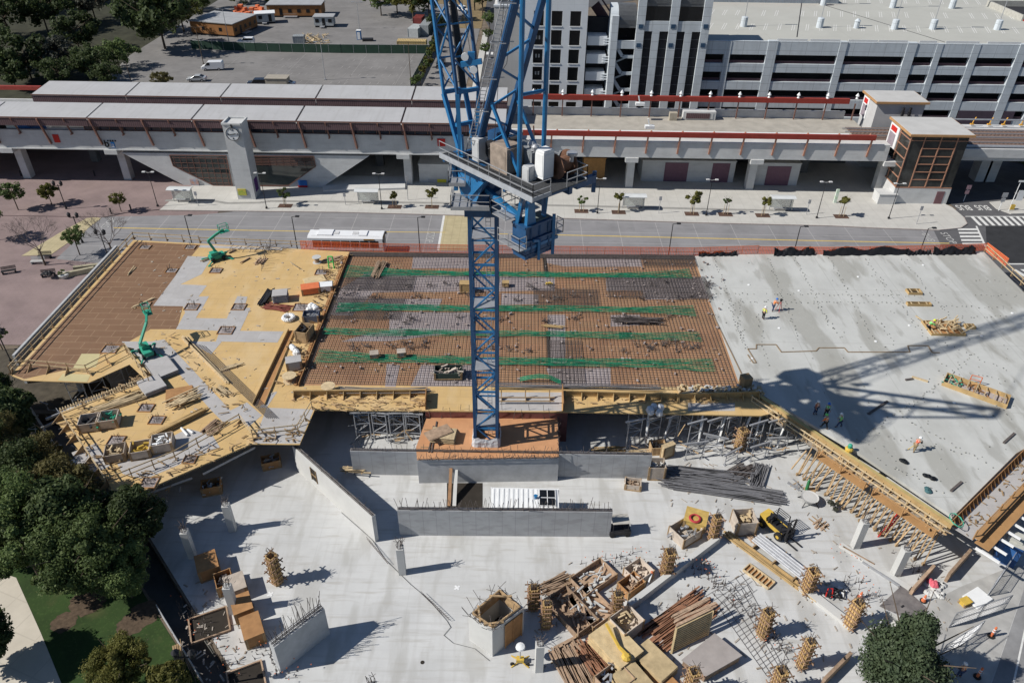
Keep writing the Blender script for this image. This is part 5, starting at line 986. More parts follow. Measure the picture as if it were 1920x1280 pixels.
# viaduct with tracks at the far right
VT = thing('viaduct', 'railway viaduct carrying two tracks off at the far right', 'viaduct', (95, 128, 0)); g = MB(); g.box2((73.2, 124.0, 6.3), (170, 138.5, 7.6)); g.box2((73.2, 123.6, 7.0), (170, 124.0, 8.5)); g.obj('deck', M_stc, VT, True)
g = MB(); 
for y in (126.2, 127.8, 132.2, 133.8): g.box2((xb - 4, y, 8.05), (170, y + .12, 8.2))
g.box2((xb - 4, 129.5, 8.3), (170, 129.65, 8.5)); g.obj('rails', M_steel, VT, True); g = MB(); g.box2((xb - 3, 125.2, 7.9), (170, 135, 7.96)); 
for i in range(150): g.box2((xb - 3 + i * .7, 125.6, 7.96), (xb - 2.75 + i * .7, 128.4, 8.03)); g.box2((xb - 3 + i * .7, 131.6, 7.96), (xb - 2.75 + i * .7, 134.4, 8.03))
g.obj('track_bed', mat('rusty_ballast', (.16, .11, .09), .9, .3, 3), VT, True); g = MB(); g.tube((75, 124.6, 8.6), (170, 124.6, 8.6), .3, 8); g.tube((75, 136.5, 9.2), (170, 136.5, 9.2), .15, 8); g.obj('pipe', M_steel, VT, True)
for x in (76.5, 79.8): g = MB(); b = at(1812, 320) if x < 78 else at(1840, 330); g.box((b.x, 131, 3.15), (2.0, 2.4, 6.3)); g.box((b.x, 131, 5.8), (2.4, 9, 1.0)); g.obj('pier', M_stc, VT, True)
for i, px in enumerate((1818, 1850, 1877, 1910)): g = MB(); p = atY(px, 245, 137.5); g.path([Vector((p.x, 137.5, 7.9)), Vector((p.x + .1, 137.5, 8.7)), Vector((p.x + .35, 137.5, 9.3))], .09, 6); g.box((p.x, 137.5, 8.0), (.6, .4, .2)); tag(g.obj('track_post', mat('amber_paint', (.62, .33, .05))), 'short curved amber post beside the far track, %s from the lift houses' % ORD[i], 'post', 'amber posts beside the tracks')
TR = thing('train', 'white train with a blue sloping nose at the platform, far left', 'train', (-100, YF + 2, 7.9)); xn = X(72, 252, YF + 1); g = MB(); g.box2((-135, YF + .9, 8.2), (xn - 3, YF + 3.8, 11.3)); g.obj('body', M_white, TR, True); g = MB(); g.extr([(xn - 2.98, YF + .9, 8.2), (xn, YF + .9, 8.2), (xn, YF + .9, 9.2), (xn - 2.98, YF + .9, 11.3)], (0, 2.9, 0)); g.obj('nose', mat('train_blue', (.03, .12, .35), .4, .1, 1), TR, True); g = MB(); g.box2((-135, YF + .85, 9.6), (xn - 5, YF + .89, 10.5)); g.obj('window_band', M_black, TR, True)
# ================================================================ PARKING GARAGE
YG = 160.0
def gx(px, py): return atY(px, py, YG).x
def gz(py, px=1500): return atY(px, py, YG).z
M_gar = mat('garage_concrete', (.52, .565, .60), .85, .08, .4, detail=8); mix_over(M_gar, f_brick(3.2, 1.65, .05, .45, 0, 0, xz=True), (.22, .24, .25)); mix_over(M_gar, f_noise(.5, .5, .7, .25, 2, 2, 0, .4), (.30, .315, .325))
M_garw = mat('garage_white', (.64, .67, .70), .75, .04, .4); mix_over(M_garw, f_brick(3.3, 3.3, .03, .4, 0, 0, xz=True), (.48, .50, .52))
M_garb = mat('garage_beige', (.46, .45, .435), .85, .06, .4); mix_over(M_garb, f_brick(2.4, 1.7, .04, .4, 0, 0, xz=True), (.36, .355, .345)); 
M_inner = mat('garage_inside', (.03, .03, .034), .9, .2, .4); M_plum = mat('plum_rail', (.10, .055, .065), .6, .15, 1)  # near-black stands in for the shade inside storeys, shafts and ramp
M_rdeck = mat('garage_roof_deck', (.42, .42, .385), .85, .05, .12, detail=8); mix_over(M_rdeck, f_brick(17.5, 60, .12, .3, 0, 0), (.36, .36, .33)); mix_over(M_rdeck, f_noise(.3, .6, .8, .3, 1, 3), (.34, .34, .315))
GT = thing('parking_garage', 'wide grey concrete parking garage with dark open storeys and a pale roof deck', 'parking garage', (gx(1620, 150), YG, 0))
x0, x1 = gx(1318, 85), gx(1917, 85) + .8; x2 = 170; zt = gz(80, 1600); zr = 15.2
rows = [(104, 121), (137, 154.5), (170, 187), (203, 219)]
zrow = [(gz(a), gz(b)) for a, b in rows]
g = MB(); g.box2((x0, YG + 3.5, -.05), (x2, YG + 4, zr - .5)); g.obj('shade_back_plane', M_inner, GT, True)
g = MB(); 
for (za, zb_) in zrow: g.box2((x0, YG + .3, zb_ - .55), (x2, YG + 20, zb_ - .25)) if 0 else None
edges = [zt] + [v for p in zrow for v in p] + [-.05]
for i in range(0, len(edges), 2): g = MB(); g.box2((x0, YG, edges[i + 1]), (x2, YG + .5, edges[i])); g.obj('spandrel', M_gar, GT, True)
for a, b, pr_ in ((480, 535, .14), (885, 925, .14), (1265, 1320, .14), (1900, 1950, .14), (243, 275, .08), (1433, 1468, .08), (1640, 1680, .08), (118, 132, .1), (2080, 2120, .12), (2300, 2350, .12)):
    g = MB(); g.box2((gx(1280 + a / 3, 85), YG - pr_, -.05), (gx(1280 + b / 3, 85), YG + .8, zt + (.12 if pr_ > .13 else -.05))); g.obj('pillar', M_gar, GT, True)
g = MB()
for za, zb_ in zrow: g.box2((x0, YG + .52, zb_ + .02), (x2, YG + .6, zb_ + .55))
g.obj('car_guard_rail', M_plum, GT, True)
# wide purple shutters low on the right
for a, b in ((1790, 1895), (1840, 1860)):
    if b - a > 50: g = MB(); g.box2((gx(a, 230), YG - .1, 0), (gx(b, 230), YG, gz(203))); g.obj('shutter', mat('shutter_plum', (.075, .055, .075), .6, .15, 1), GT, True)
# roof deck
g = MB(); g.box2((x0, YG + .5, zr - .45), (x2, 262, zr)); g.obj('roof_deck', M_rdeck, GT, True)
g = MB(); 
for k in range(7):
    a = (528, 715, 930, 1100, 1330, 1480, 1715)[k]; b = (700, 885, 1095, 1265, 1430, 1670, 1905)[k]
    g.box2((gx(1280 + a / 3, 82), YG + .1, zt), (gx(1280 + b / 3, 82), YG + .18, zt + .5))
g.obj('roof_railing', M_white, GT, True)
g = MB()
for Yr in (176, 190, 206, 222):
    x = x0 + 4
    while x < x2 - 4:
        if rnd.random() < .85: g.sheet([(x, Yr), (x + .14, Yr), (x + 2.2, Yr + 6), (x + 2.06, Yr + 6)], zr + .006); g.sheet([(x + .5, Yr), (x + .64, Yr), (x + 2.7, Yr + 6), (x + 2.56, Yr + 6)], zr + .006)
        x += 3.1
g.obj('stall_marks', M_line, GT, True)
g = MB(); g.sheet([(x0 + 22, YG + 10), (x0 + 22.25, YG + 10), (x0 + 45, 240), (x0 + 44.75, 240)], zr + .008); g.sheet([(x0 + 55, YG + 1), (x0 + 55.3, YG + 1), (x0 + 20, 250), (x0 + 19.7, 250)], zr + .008); g.obj('expansion_joint', M_inner, GT, True)
# ramp well at the right of the roof
g = MB(); p = at(1850, 12, zr); q = at(1915, 40, zr); g.box2((p.x, q.y, zr), (p.x + .4, p.y, zr + 1.3)); g.box2((p.x, p.y, zr), (p.x + 24, p.y + .4, zr + 1.3)); g.obj('ramp_parapet', mat('ramp_parapet', (.40, .39, .35)), GT, True); g = MB(); g.box2((p.x + .4, q.y, zr + .01), (p.x + 24, p.y, zr + .03)); g.obj('ramp_opening', M_inner, GT, True); g = MB(); g.beam((p.x + .5, q.y, zr + .1), (p.x + 14, q.y, zr + 1.0), .3, .5); g.obj('ramp_rail', M_red, GT, True)
# upper level behind the stair block
g = MB(); a = at(1342, 14, zr); g.box2((a.x - 2, a.y + 6, zr), (a.x + 32, a.y + 60, zr + 1.2)); g.obj('upper_deck_wall', M_gar, GT, True); g = MB(); g.box2((a.x - 2, a.y + 5.7, zr + 1.2), (a.x + 32, a.y + 6, zr + 2.2)); g.obj('upper_red_rail', M_red, GT, True)
# roof lamps
def roof_lamp(px, py, i):
    p = at(px, py, zr); t = thing('roof_lamp', '', 'lamp post', p, 0, 'lamp posts on the garage roof'); g = MB(); g.lathe((0, 0, 0), [(.75, 0), (.72, 2.0), (.5, 2.1)], 12); g.obj('concrete_base', M_gar, t); g = MB(); g.tube((0, 0, 2.1), (0, 0, 10), .08, 6, .05); g.obj('pole', M_steel, t); g = MB(); g.box((.6, 0, 10), (1.4, .5, .16)); g.box((-.6, 0, 10), (1.4, .5, .16)); g.obj('lamp_head', M_steel, t); return t
for i, (px, py) in enumerate(((1394, 50), (1536, 52), (1676, 55), (1748, 55), (1869, 56), (1673, 15), (1784, 16), (1543, 10))): roof_lamp(px, py, i)['label'] = 'roof lamp post, ' + ['leftmost in the front row on the garage roof', 'second from the left in the front row on the garage roof', 'third from the left in the front row on the garage roof', 'fourth from the left in the front row on the garage roof', 'rightmost in the front row on the garage roof', 'middle one of the back row on the garage roof', 'right one of the back row on the garage roof', 'left one of the back row on the garage roof'][i]
g = MB(); p = at(1605, 53, zr); g.lathe(p, [(.6, 0), (.6, 1.4), (.7, 1.5), (.2, 2.0)], 10); tag(g.obj('roof_vent', M_gar), 'stubby concrete vent standing between the lamp posts on the garage roof', 'vent')
# stair and lift block with slit windows and barrel roofs
SB = thing('stair_tower', 'concrete stair tower with tall dark slit windows and ribbed barrel roofs on the garage', 'stair tower', (gx(1250, 150), YG - 1, 0))
YS = YG - 1.0
def sx(zx, zy=400): return atY(1080 + zx / 5.334, zy / 5.334, YS).x      # measured along one storey line
def sz(zy, zx=900): return atY(1080 + zx / 5.334, zy / 5.334, YS).z
xa_, xb_ = sx(596), sx(1318); zc = sz(215)
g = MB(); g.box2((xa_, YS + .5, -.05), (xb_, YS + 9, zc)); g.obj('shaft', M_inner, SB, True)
for a, b in ((592, 672), (915, 998), (1235, 1315)): g = MB(); g.box2((sx(a), YS - .2, -.05), (sx(b), YS + .6, sz(-60))); g.obj('pier', M_gar, SB, True)
for a, b in ((755, 827), (1080, 1150)): g = MB(); g.box2((sx(a), YS, -.05), (sx(b), YS + .55, sz(318))); g.obj('mullion_pier', M_gar, SB, True)
for a, b in ((672, 915), (998, 1235)):
    g = MB(); g.box2((sx(a), YS, sz(318)), (sx(b), YS + .55, zc)); g.obj('head_band', M_gar, SB, True)
    xa2, xb2 = sx(a), sx(b); zb0 = zc; r = 5.0; g = MB(); prof = [(YS + .3, zb0), (YS + .3, zb0 + 3.2)] + [(YS + .3 + r * (1 - math.cos(t)), zb0 + 3.2 + r * math.sin(t)) for t in [k * math.pi / 16 for k in range(1, 9)]] + [(YS + 9, zb0 + 3.2 + r), (YS + 9, zb0)]
    g.extr([(xa2, y, z) for y, z in prof], (xb2 - xa2, 0, 0)); o = g.obj('barrel_roof', mat('ribbed_metal', (.16, .165, .17), .5, .15, 1, metal=.4), SB, True); g = MB()
    n = 26
    for i in range(n):
        x = xa2 + (xb2 - xa2) * (i + .5) / n
        for (ya, za), (yb, zb2) in zip(prof[1:9], prof[2:10]): g.beam((x, ya - .03, za), (x, yb - .03, zb2), .09, .1)
    g.obj('ribs', mat('ribbed_metal', (.16, .165, .17)), o, True); g = MB(); g.box2((xa2, YS + .2, zb0), (xb2, YS + .3, zb0 + 2.7)); g.obj('high_window', M_black, SB, True)
g = MB()
for a, b in ((672, 755), (827, 915), (998, 1080), (1150, 1235)):
    for k in range(9): z = sz(405 + k * 90); g.box2((sx(a), YS + .44, z), (sx(b), YS + .5, z + .09))
g.obj('slit_transoms', mat('transom', (.12, .12, .13)), SB, True)
for zx, zy in ((648, 267), (972, 267), (1297, 267), (625, 455), (945, 455), (1268, 455)):
    p = atY(1080 + zx / 5.334, zy / 5.334, YS - .2); g = MB(); g.box2((p.x - .45, YS - .28, p.z - .4), (p.x + .45, YS - .2, p.z + .4)); g.obj('blue_ornament', mat('ornament_blue', (.03, .07, .13)), SB, True)
# open stair bay left of it
OB = thing('open_stair', 'open concrete stair bay with zigzag flights and a small barrel roof', 'stair', (gx(1170, 150), YS, 0))
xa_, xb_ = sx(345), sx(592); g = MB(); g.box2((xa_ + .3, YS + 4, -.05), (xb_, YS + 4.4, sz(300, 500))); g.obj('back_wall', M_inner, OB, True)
g = MB(); g.box2((xa_, YS - .2, -.05), (sx(412), YS + 5, sz(160, 400))); g.obj('corner_pier', M_gar, OB, True)
g = MB(); g.box2((sx(412), YS, sz(490, 500)), (xb_, YS + .5, sz(410, 500))); g.obj('head_band', M_gar, OB, True)
g = MB(); r = 3.2; zb0 = sz(410, 500); prof = [(YS + .3, zb0 + 2.4), (YS + .3, zb0 + 3)] + [(YS + .3 + r * (1 - math.cos(t)), zb0 + 3 + r * math.sin(t)) for t in [k * math.pi / 12 for k in range(1, 7)]] + [(YS + 5, zb0 + 3 + r), (YS + 5, zb0 + 2.4)]
g.extr([(sx(412), y, z) for y, z in prof], (xb_ - sx(412), 0, 0)); o = g.obj('barrel_roof', mat('ribbed_metal', (.16, .165, .17)), OB, True); g = MB()
for i in range(18):
    x = sx(412) + (xb_ - sx(412)) * (i + .5) / 18
    for (ya, za), (yb, zb2) in zip(prof[1:7], prof[2:8]): g.beam((x, ya - .03, za), (x, yb - .03, zb2), .09, .1)
g.obj('ribs', mat('ribbed_metal', (.16, .165, .17)), o, True); g = MB()
g.extr([(xa_ - .15, y, z) for y, z in prof[:-1]] + [(xa_ - .15, YS + 5, zb0 - 3), (xa_ - .15, YS + .3, zb0 - 3)], (sx(412) - xa_ + .15, 0, 0)); g.obj('barrel_end', M_gar, OB, True)
for k in range(4):
    za = zb0 - 1.2 - k * 3.35; g = MB(); xm = sx(412) + .8; g.beam((sx(412), YS + .5, za), (xb_ - 2.2, YS + .5, za - 2.0), .3, .65); g.beam((xb_ - 2.2, YS + .5, za - 2.0), (xb_, YS + .5, za - 2.0), .3, .65); g.beam((xb_ - .5, YS + 1.8, za - 2.2), (sx(412), YS + 1.8, za - 3.5), .3, .3); g.obj('stair_flight', M_gar, OB, True)
# balconies between stair and white block
BB = thing('balcony_bay', 'stack of white balcony panels in shade beside the white window block', 'balconies', (gx(1125, 150), YG + 1, 0)); xa_, xb_ = gx(1103, 60), gx(1142, 60)
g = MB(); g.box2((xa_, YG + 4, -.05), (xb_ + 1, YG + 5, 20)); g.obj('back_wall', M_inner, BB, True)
for k, (a, b) in enumerate(((70, 87), (104, 121), (137, 153), (169, 186))):
    g = MB(); g.box2((xa_, YG + .6, gz(b, 1125)), (xb_ - .2, YG + 3.9, gz(a, 1125))); g.obj('balcony_panel', M_garw, BB, True); g = MB()
    for j in range(3): z = gz(a, 1125) - .3 - j * .5; g.box2((xb_ - .9, YG + .4, z - .22), (xb_ + .5, YG + .58, z)); 
    g.obj('balcony_slats', M_garw, BB, True)
g = MB(); g.beam((xa_ + 1.5, YG + 6, 22), (xb_ + 3, YG + 3.5, 15), .3, 2.0); g.beam((xa_ + 2.5, YG + 5, 23.5), (xb_ + 4, YG + 3, 16.5), .1, .3); g.obj('ramp_side', M_plum, BB, True)
# white block with square windows
WB = thing('white_block', 'white building block with a grid of square dark windows beside the garage', 'building', (gx(1045, 120), YG, 0)); xa_, xb_ = gx(984, 20), gx(1103, 20)
zs = [sorted((gz(a, 1040), gz(b, 1040))) for a, b in ((21, 49), (57, 85), (93, 119), (126, 151), (159, 183), (191, 215), (222, 240))]; cols = [sorted((gx(a, 70), gx(b, 70))) for a, b in ((1000, 1018.5), (1033, 1053), (1067.5, 1087.5))]
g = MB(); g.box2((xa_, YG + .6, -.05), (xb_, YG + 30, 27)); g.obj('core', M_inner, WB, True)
xe = [xa_] + [v for c in cols for v in c] + [xb_]
for i in range(0, len(xe), 2): g = MB(); g.box2((xe[i], YG, -.05), (xe[i + 1], YG + .7, 27)); g.obj('wall_pier', M_garw, WB, True)
ze = [-.05] + [v for z in zs[::-1] for v in z] + [27]
for c in cols:
    for i in range(0, len(ze), 2): g = MB(); g.box2((c[0], YG + .003, ze[i]), (c[1], YG + .7, ze[i + 1])); g.obj('wall_band', M_garw, WB, True)
    for z in zs:
        g = MB(); g.box2((c[0], YG + .45, z[0]), (c[1], YG + .55, z[1])); o = g.obj('window', M_black, WB, True); g = MB(); xm = (c[0] + c[1]) / 2; g.box2((c[0], YG - .1, z[0] - .18), (c[1], YG + .45, z[0])); g.obj('sill', M_white, o, True)
        if c is cols[0]: g = MB(); g.box2((c[0] + .5, YG + .40, z[0] + 1.0), (c[0] + .8, YG + .44, z[0] + 1.7)); g.box2((c[0] + 1.1, YG + .40, z[0] + 1.0), (c[0] + 1.4, YG + .44, z[0] + 1.7)); g.obj('reflection_patch', mat('pane_reflection', (.35, .35, .34)), o, True)  # pale patches painted as reflections in the glass
BW = thing('beige_wing', 'blank beige wall of the building beside the back street, left of the white block', 'building', (gx(955, 120), YG + 1, 0)); g = MB(); xa_, xb_ = atY(927, 130, YG + .5).x, gx(984, 20); zt_ = gz(14, 950); g.box2((xa_, YG + .5, -.05), (xb_ - .02, YG + 34, zt_)); g.obj('wall', M_garb, BW, True); g = MB(); g.box2((xa_ - .1, YG + .4, zt_), (xb_ - .02, YG + .9, zt_ + .35)); g.box2((xa_ + .6, YG + 2, zt_), (xb_ - 2.5, YG + 8, zt_ + 2.6)); g.obj('parapet', M_garw, BW, True)
g = MB(); g.box2((xa_ + .9, YG + 1.9, zt_ + .5), (xb_ - 3, YG + 2, zt_ + 2.4)); g.obj('roof_window', M_black, BW, True)
# ================================================================ TREES
def leaf_mat(name, c1, c2, tr=.36):
    m = mat(name, c1, .65, .2, 1.1, col2=c2, objvar=.18, spec=.25); n = m.node_tree; b = n.nodes['Principled BSDF']; b.inputs['Subsurface Weight'].default_value = 0
    t = n.nodes.new('ShaderNodeBsdfTranslucent'); mx = n.nodes.new('ShaderNodeMixShader'); mx.inputs[0].default_value = tr; src = b.inputs['Base Color'].links[0].from_socket
    n.links.new(src, t.inputs[0]); n.links.new(b.outputs[0], mx.inputs[1]); n.links.new(t.outputs[0], mx.inputs[2]); n.links.new(mx.outputs[0], n.nodes['Material Output'].inputs[0]); return m
LM = dict(dark=leaf_mat('leaf_dark', (.038, .060, .022), (.095, .125, .046)), mid=leaf_mat('leaf_mid', (.065, .105, .034), (.165, .215, .075)), olive=leaf_mat('leaf_olive', (.10, .11, .026), (.20, .185, .05)), pine=leaf_mat('leaf_pine', (.026, .043, .022), (.075, .10, .05), .1), rust=leaf_mat('leaf_rust', (.095, .085, .034), (.17, .15, .055)), grey=leaf_mat('leaf_grey', (.05, .055, .045), (.10, .105, .08)))
M_bark = mat('bark', (.10, .075, .055), .9, .3, 2)
def crown_mesh(seed, rx, rz, n, leaf, lobes=16, hollow=.5, shape='round', up=.25):
    r = random.Random(seed); g = MB(); cs = []
    for i in range(lobes):
        while True:
            v = Vector((r.uniform(-1, 1), r.uniform(-1, 1), r.uniform(-1, 1)))
            if .35 < v.length < 1: break
        if shape == 'cone': s = 1 - (v.z + 1) / 2 * .75; c = Vector((v.x * rx * .7 * s, v.y * rx * .7 * s, v.z * rz * .8)); rad = r.uniform(.26, .42) * rx * (s * .7 + .35)
        else: c = Vector((v.x * rx * .72, v.y * rx * .72, v.z * rz * .70)); rad = r.choice((.12, .16, .2, .26, .32)) * r.uniform(.8, 1.2) * (rx + rz) / 2; c *= r.uniform(.8, 1.22)
        cs.append((c, rad))
    for i in range(n):
        c, rad = cs[r.randrange(len(cs))]; v = Vector((r.gauss(0, 1), r.gauss(0, 1), r.gauss(0, 1))).normalized(); v *= rad * (hollow + (1 - hollow) * r.random()) * r.uniform(.75, 1.08); v.z *= .8; p = c + v
        nrm = (v.normalized() + Vector((r.gauss(0, .6), r.gauss(0, .6), r.gauss(0, .6) + up))).normalized(); a = nrm.orthogonal().normalized(); a.rotate(Matrix.Rotation(r.uniform(0, 6.28), 3, nrm)); b = nrm.cross(a); l = leaf * r.uniform(.6, 1.4); wq = l * r.uniform(.4, .7)
        g.add([p - a * l - b * wq * .2, p - b * wq, p + a * l, p + b * wq], [(0, 1, 2, 3)])
    return g
TREES = {}
def tree(kind, seed, label, x, y, z0, hgt, rx, lm, leaf=.22, n=4200, group=None, shape='round', trunk=True, lobes=30, name='leafy_tree', crown_frac=.72, cat='tree'):
    key = (kind, seed % 3)
    t = thing(name, label, cat, (x, y, z0), rnd.uniform(0, 6.28), group)
    rz = hgt * crown_frac / 2; cz = hgt - rz
    if trunk:
        g = MB(); r0 = max(.06, hgt * .018); g.tube((0, 0, -.1), (0, 0, cz - rz * .2), r0, 7, r0 * .65)
        for i in range(11): a = i * .9 + seed; g.tube((0, 0, cz - rz * (.6 - .05 * i)), (math.cos(a) * rx * .8, math.sin(a) * rx * .8, cz + rz * (.1 + .06 * i)), r0 * .5, 5, r0 * .12)
        g.obj('trunk', M_bark, t)
    if key not in TREES:
        o = crown_mesh(seed, 1.0, rz / rx, n, leaf / rx, lobes, .45, shape).obj('crown', LM[lm], t); TREES[key] = o.data
    else:
        o = bpy.data.objects.new('crown', TREES[key]); scene.collection.objects.link(o); o.parent = t; KIDS.setdefault(t.name, []).append(o)
        if o.data.materials[0] is not LM[lm]: o.material_slots[0].link = 'OBJECT'; o.material_slots[0].material = LM[lm]
    o.location = (0, 0, cz); o.scale = (rx, rx, rx); return t
def bare_tree(lab, x, y, h):
    t = thing('bare_tree', lab, 'tree', (x, y, 0)); r = random.Random(int(h * 77)); g = MB(); g.tube((0, 0, 0), (0, 0, h * .35), .14, 6, .1); g.obj('trunk', M_bark, t); g = MB()
    def br(p, d, l, rad, k):
        q = p + d * l; g.tube(p, q, rad, 4, rad * .6)
        if k == 0: return
        for i in range(3 if k > 1 else 4): nd = (d + Vector((r.uniform(-.75, .75), r.uniform(-.75, .75), r.uniform(-.25, .45)))).normalized(); br(q, nd, l * r.uniform(.6, .85), rad * .6, k - 1)
    for i in range(5): a = i * 1.26; br(Vector((0, 0, h * .3)), Vector((math.cos(a) * .6, math.sin(a) * .6, .8)).normalized(), h * .24, .06, 4)
    g.obj('branches', mat('grey_bark', (.16, .13, .12), .9, .2, 3), t)
# big wood at the lower left (near the camera)
near = [('mid', 3, 90, 1050, 10.0, 4.9, 'mid', 'large bright green tree over the lawn at the left edge, above the path'), ('mid', 4, 205, 1075, 9.0, 4.3, 'mid', 'large green tree whose crown leans over the trench'), ('dark', 5, 145, 970, 8.0, 4.0, 'rust', 'reddish green tree behind the big lawn trees, below the terrace'),
        ('dark', 6, 50, 955, 9, 4.4, 'dark', 'dark tree at the left edge below the terrace'), ('mid', 7, 30, 1010, 9.5, 4.2, 'mid', 'green tree cut by the left edge above the path'), ('dark', 8, 14, 775, 6.5, 3.2, 'dark', 'dark green tree beside the near corner of the brown deck'), ('dark', 9, 15, 860, 7, 3.2, 'rust', 'low reddish tree at the left edge beside the terrace trench'),
        ('mid', 11, -10, 1250, 6.5, 2.6, 'dark', 'round dark tree cut off at the lower left corner beside the path'), ('dark', 12, 250, 1290, 5.5, 2.4, 'olive', 'olive tree at the bottom edge on the lawn'), ('dark', 13, 330, 1310, 4, 1.4, 'olive', 'small olive shrub at the bottom edge beside the trench'), ('mid', 14, 285, 1005, 7.5, 3.0, 'dark', 'dark tree overhanging the site corner next to the terrace'), ('dark', 15, 90, 900, 6.5, 3.4, 'rust', 'rust tinged tree between the lawn and the terrace'), ('dark', 16, 45, 800, 6, 2.6, 'dark', 'dark tree under the near end of the brown deck'), ('mid', 17, 165, 1020, 8.5, 4.2, 'dark', 'dark green tree in the middle of the lawn wood'), ('dark', 18, -10, 905, 9, 4, 'dark', 'dark tree at the left edge level with the terrace'), ('mid', 19, 262, 1090, 6.5, 2.8, 'mid', 'lower green tree over the trench beside the plywood boxes')]
for k, s, px, py, h, r_, lm, lab in near: p = at(px, py, 0); tree(k + '_near', s, lab, p.x, p.y - (1.5 if py < 1200 else 0), 0, h * 1.02, r_ * 1.2, lm, .125, 46000, 'trees on the lawn', lobes=95, crown_frac=.85)
p = at(1675, 1330); tree('pine', 2, 'dense green pine tree at the bottom right of the site', p.x, p.y + 1.2, 0, 10.5, 4.6, 'pine', .12, 34000, None, 'cone', lobes=38, name='pine_tree', crown_frac=.94)
# street trees on the plaza and the pavement
pl = [(35, 395, 5.5, 2.4, 'mid', 'largest round green tree on the plaza at the left edge'), (-8, 450, 6, 2.5, 'mid', 'green tree cut by the left edge beside the roadway'), (98, 385, 4.2, 1.9, 'olive', 'yellowing tree left of the black street lamp on the plaza'), (228, 398, 3.9, 1.6, 'olive', 'small yellowing tree at the kerb corner of the plaza'), (150, 478, 5.2, 1.9, 'mid', 'slender green tree between the two bare trees'), (5, 655, 4, 1.5, 'mid', 'small green tree at the left edge beside the brown deck')]
for i, (px, py, h, r_, lm, lab) in enumerate(pl): p = at(px, py, .0); tree('plaza', i, lab, p.x, p.y, 0, h, r_, lm, .17, 2600, 'leafy trees on the plaza', lobes=40)
p = at(85, 497); bare_tree('leafless grey tree beside the benches at the far left', p.x, p.y, 7.6); p = at(214, 484); bare_tree('leafless grey tree beside the corner of the brown deck', p.x, p.y, 7.4)
sv = [(535, 386, 2.9, .9, 'olive'), (740, 388, 2.9, .85, 'olive'), (810, 388, 3.0, .9, 'olive'), (1090, 396, 2.4, .7, 'rust'), (1160, 398, 3.0, .9, 'mid'), (1297, 401, 3.2, .95, 'mid'), (1360, 402, 2.8, .7, 'mid'), (1430, 404, 3.0, .8, 'olive'), (1577, 406, 3.2, .9, 'olive')]
WHERE = ['to the right of the clock tower', 'right of the bus shelter near the kiosk wall', 'just left of the yellow crossing', 'directly right of the crane', 'left of the middle bus shelter', 'left of the shelter by the station columns', 'between the two lamp posts at the right', 'beside the last bus shelter', 'in front of the glazed lift house']
PITS = []
for i, (px, py, h, r_, lm) in enumerate(sv):
    p = at(px, py, .14); g = MB(); g.box((p.x, p.y, .147), (2.3, 1.5, .014)); PITS.append(tag(g.obj('tree_pit', mat('pit_soil', (.10, .06, .045), .95, .3, 3)), 'brown planting square under the young tree ' + WHERE[i], 'tree pit', 'planting squares along the pavement'))
    t = tree('street', i, 'young street tree in a planting square ' + WHERE[i], p.x, p.y, .14, h * nz(1.05, 1.4), r_ * nz(1.15, 1.6), 'olive' if i % 3 else 'mid', .22, 620, 'young street trees along the pavement', lobes=9, name='young_tree', crown_frac=.6)
    g = MB(); g.tube((-.35, 0, 0), (-.35, 0, 1.8), .04, 5); g.tube((.35, 0, 0), (.35, 0, 1.8), .04, 5); g.obj('stake', M_lum, t)
# background wood at the upper left, street trees behind
bgT = [(60, 150, 11, 5.5, 'dark'), (-20, 130, 12, 6, 'dark'), (20, 70, 14, 7, 'dark'), (110, 140, 9, 5, 'grey'), (170, 150, 8, 4, 'dark'), (225, 128, 7, 4.0, 'mid'), (150, 95, 10, 5, 'dark'), (90, 60, 13, 6.5, 'dark'), (40, 20, 16, 8, 'dark'), (310, 92, 17, 8.2, 'dark'), (270, 62, 14, 6, 'dark'), (345, 60, 12, 5, 'olive'), (180, 40, 12, 5.5, 'grey'), (230, 10, 14, 6, 'dark'), (120, 5, 14, 7, 'dark'), (380, 20, 9, 5, 'mid'), (205, 165, 6, 3, 'dark'), (115, 165, 7, 3.5, 'dark'), (30, 165, 8, 4, 'dark'), (305, 162, 3.2, 2, 'rust'),
       (455, 6, 6, 5, 'mid'), (510, 4, 5, 4, 'mid'), (560, 3, 5, 4, 'mid'), (715, 30, 10, 5, 'mid'), (745, 26, 11, 5, 'olive'), (775, 36, 12, 6, 'olive'), (805, 40, 13, 6, 'dark'), (822, 66, 7, 3, 'dark'), (695, 8, 8, 4, 'mid'), (905, 30, 12, 5, 'dark'), (890, 20, 12, 5, 'dark'), (918, 60, 7, 2.2, 'mid'), (916, 82, 5, 1.6, 'mid'), (910, 110, 5, 1.5, 'mid'), (1000, -10, 9, 5, 'dark')]
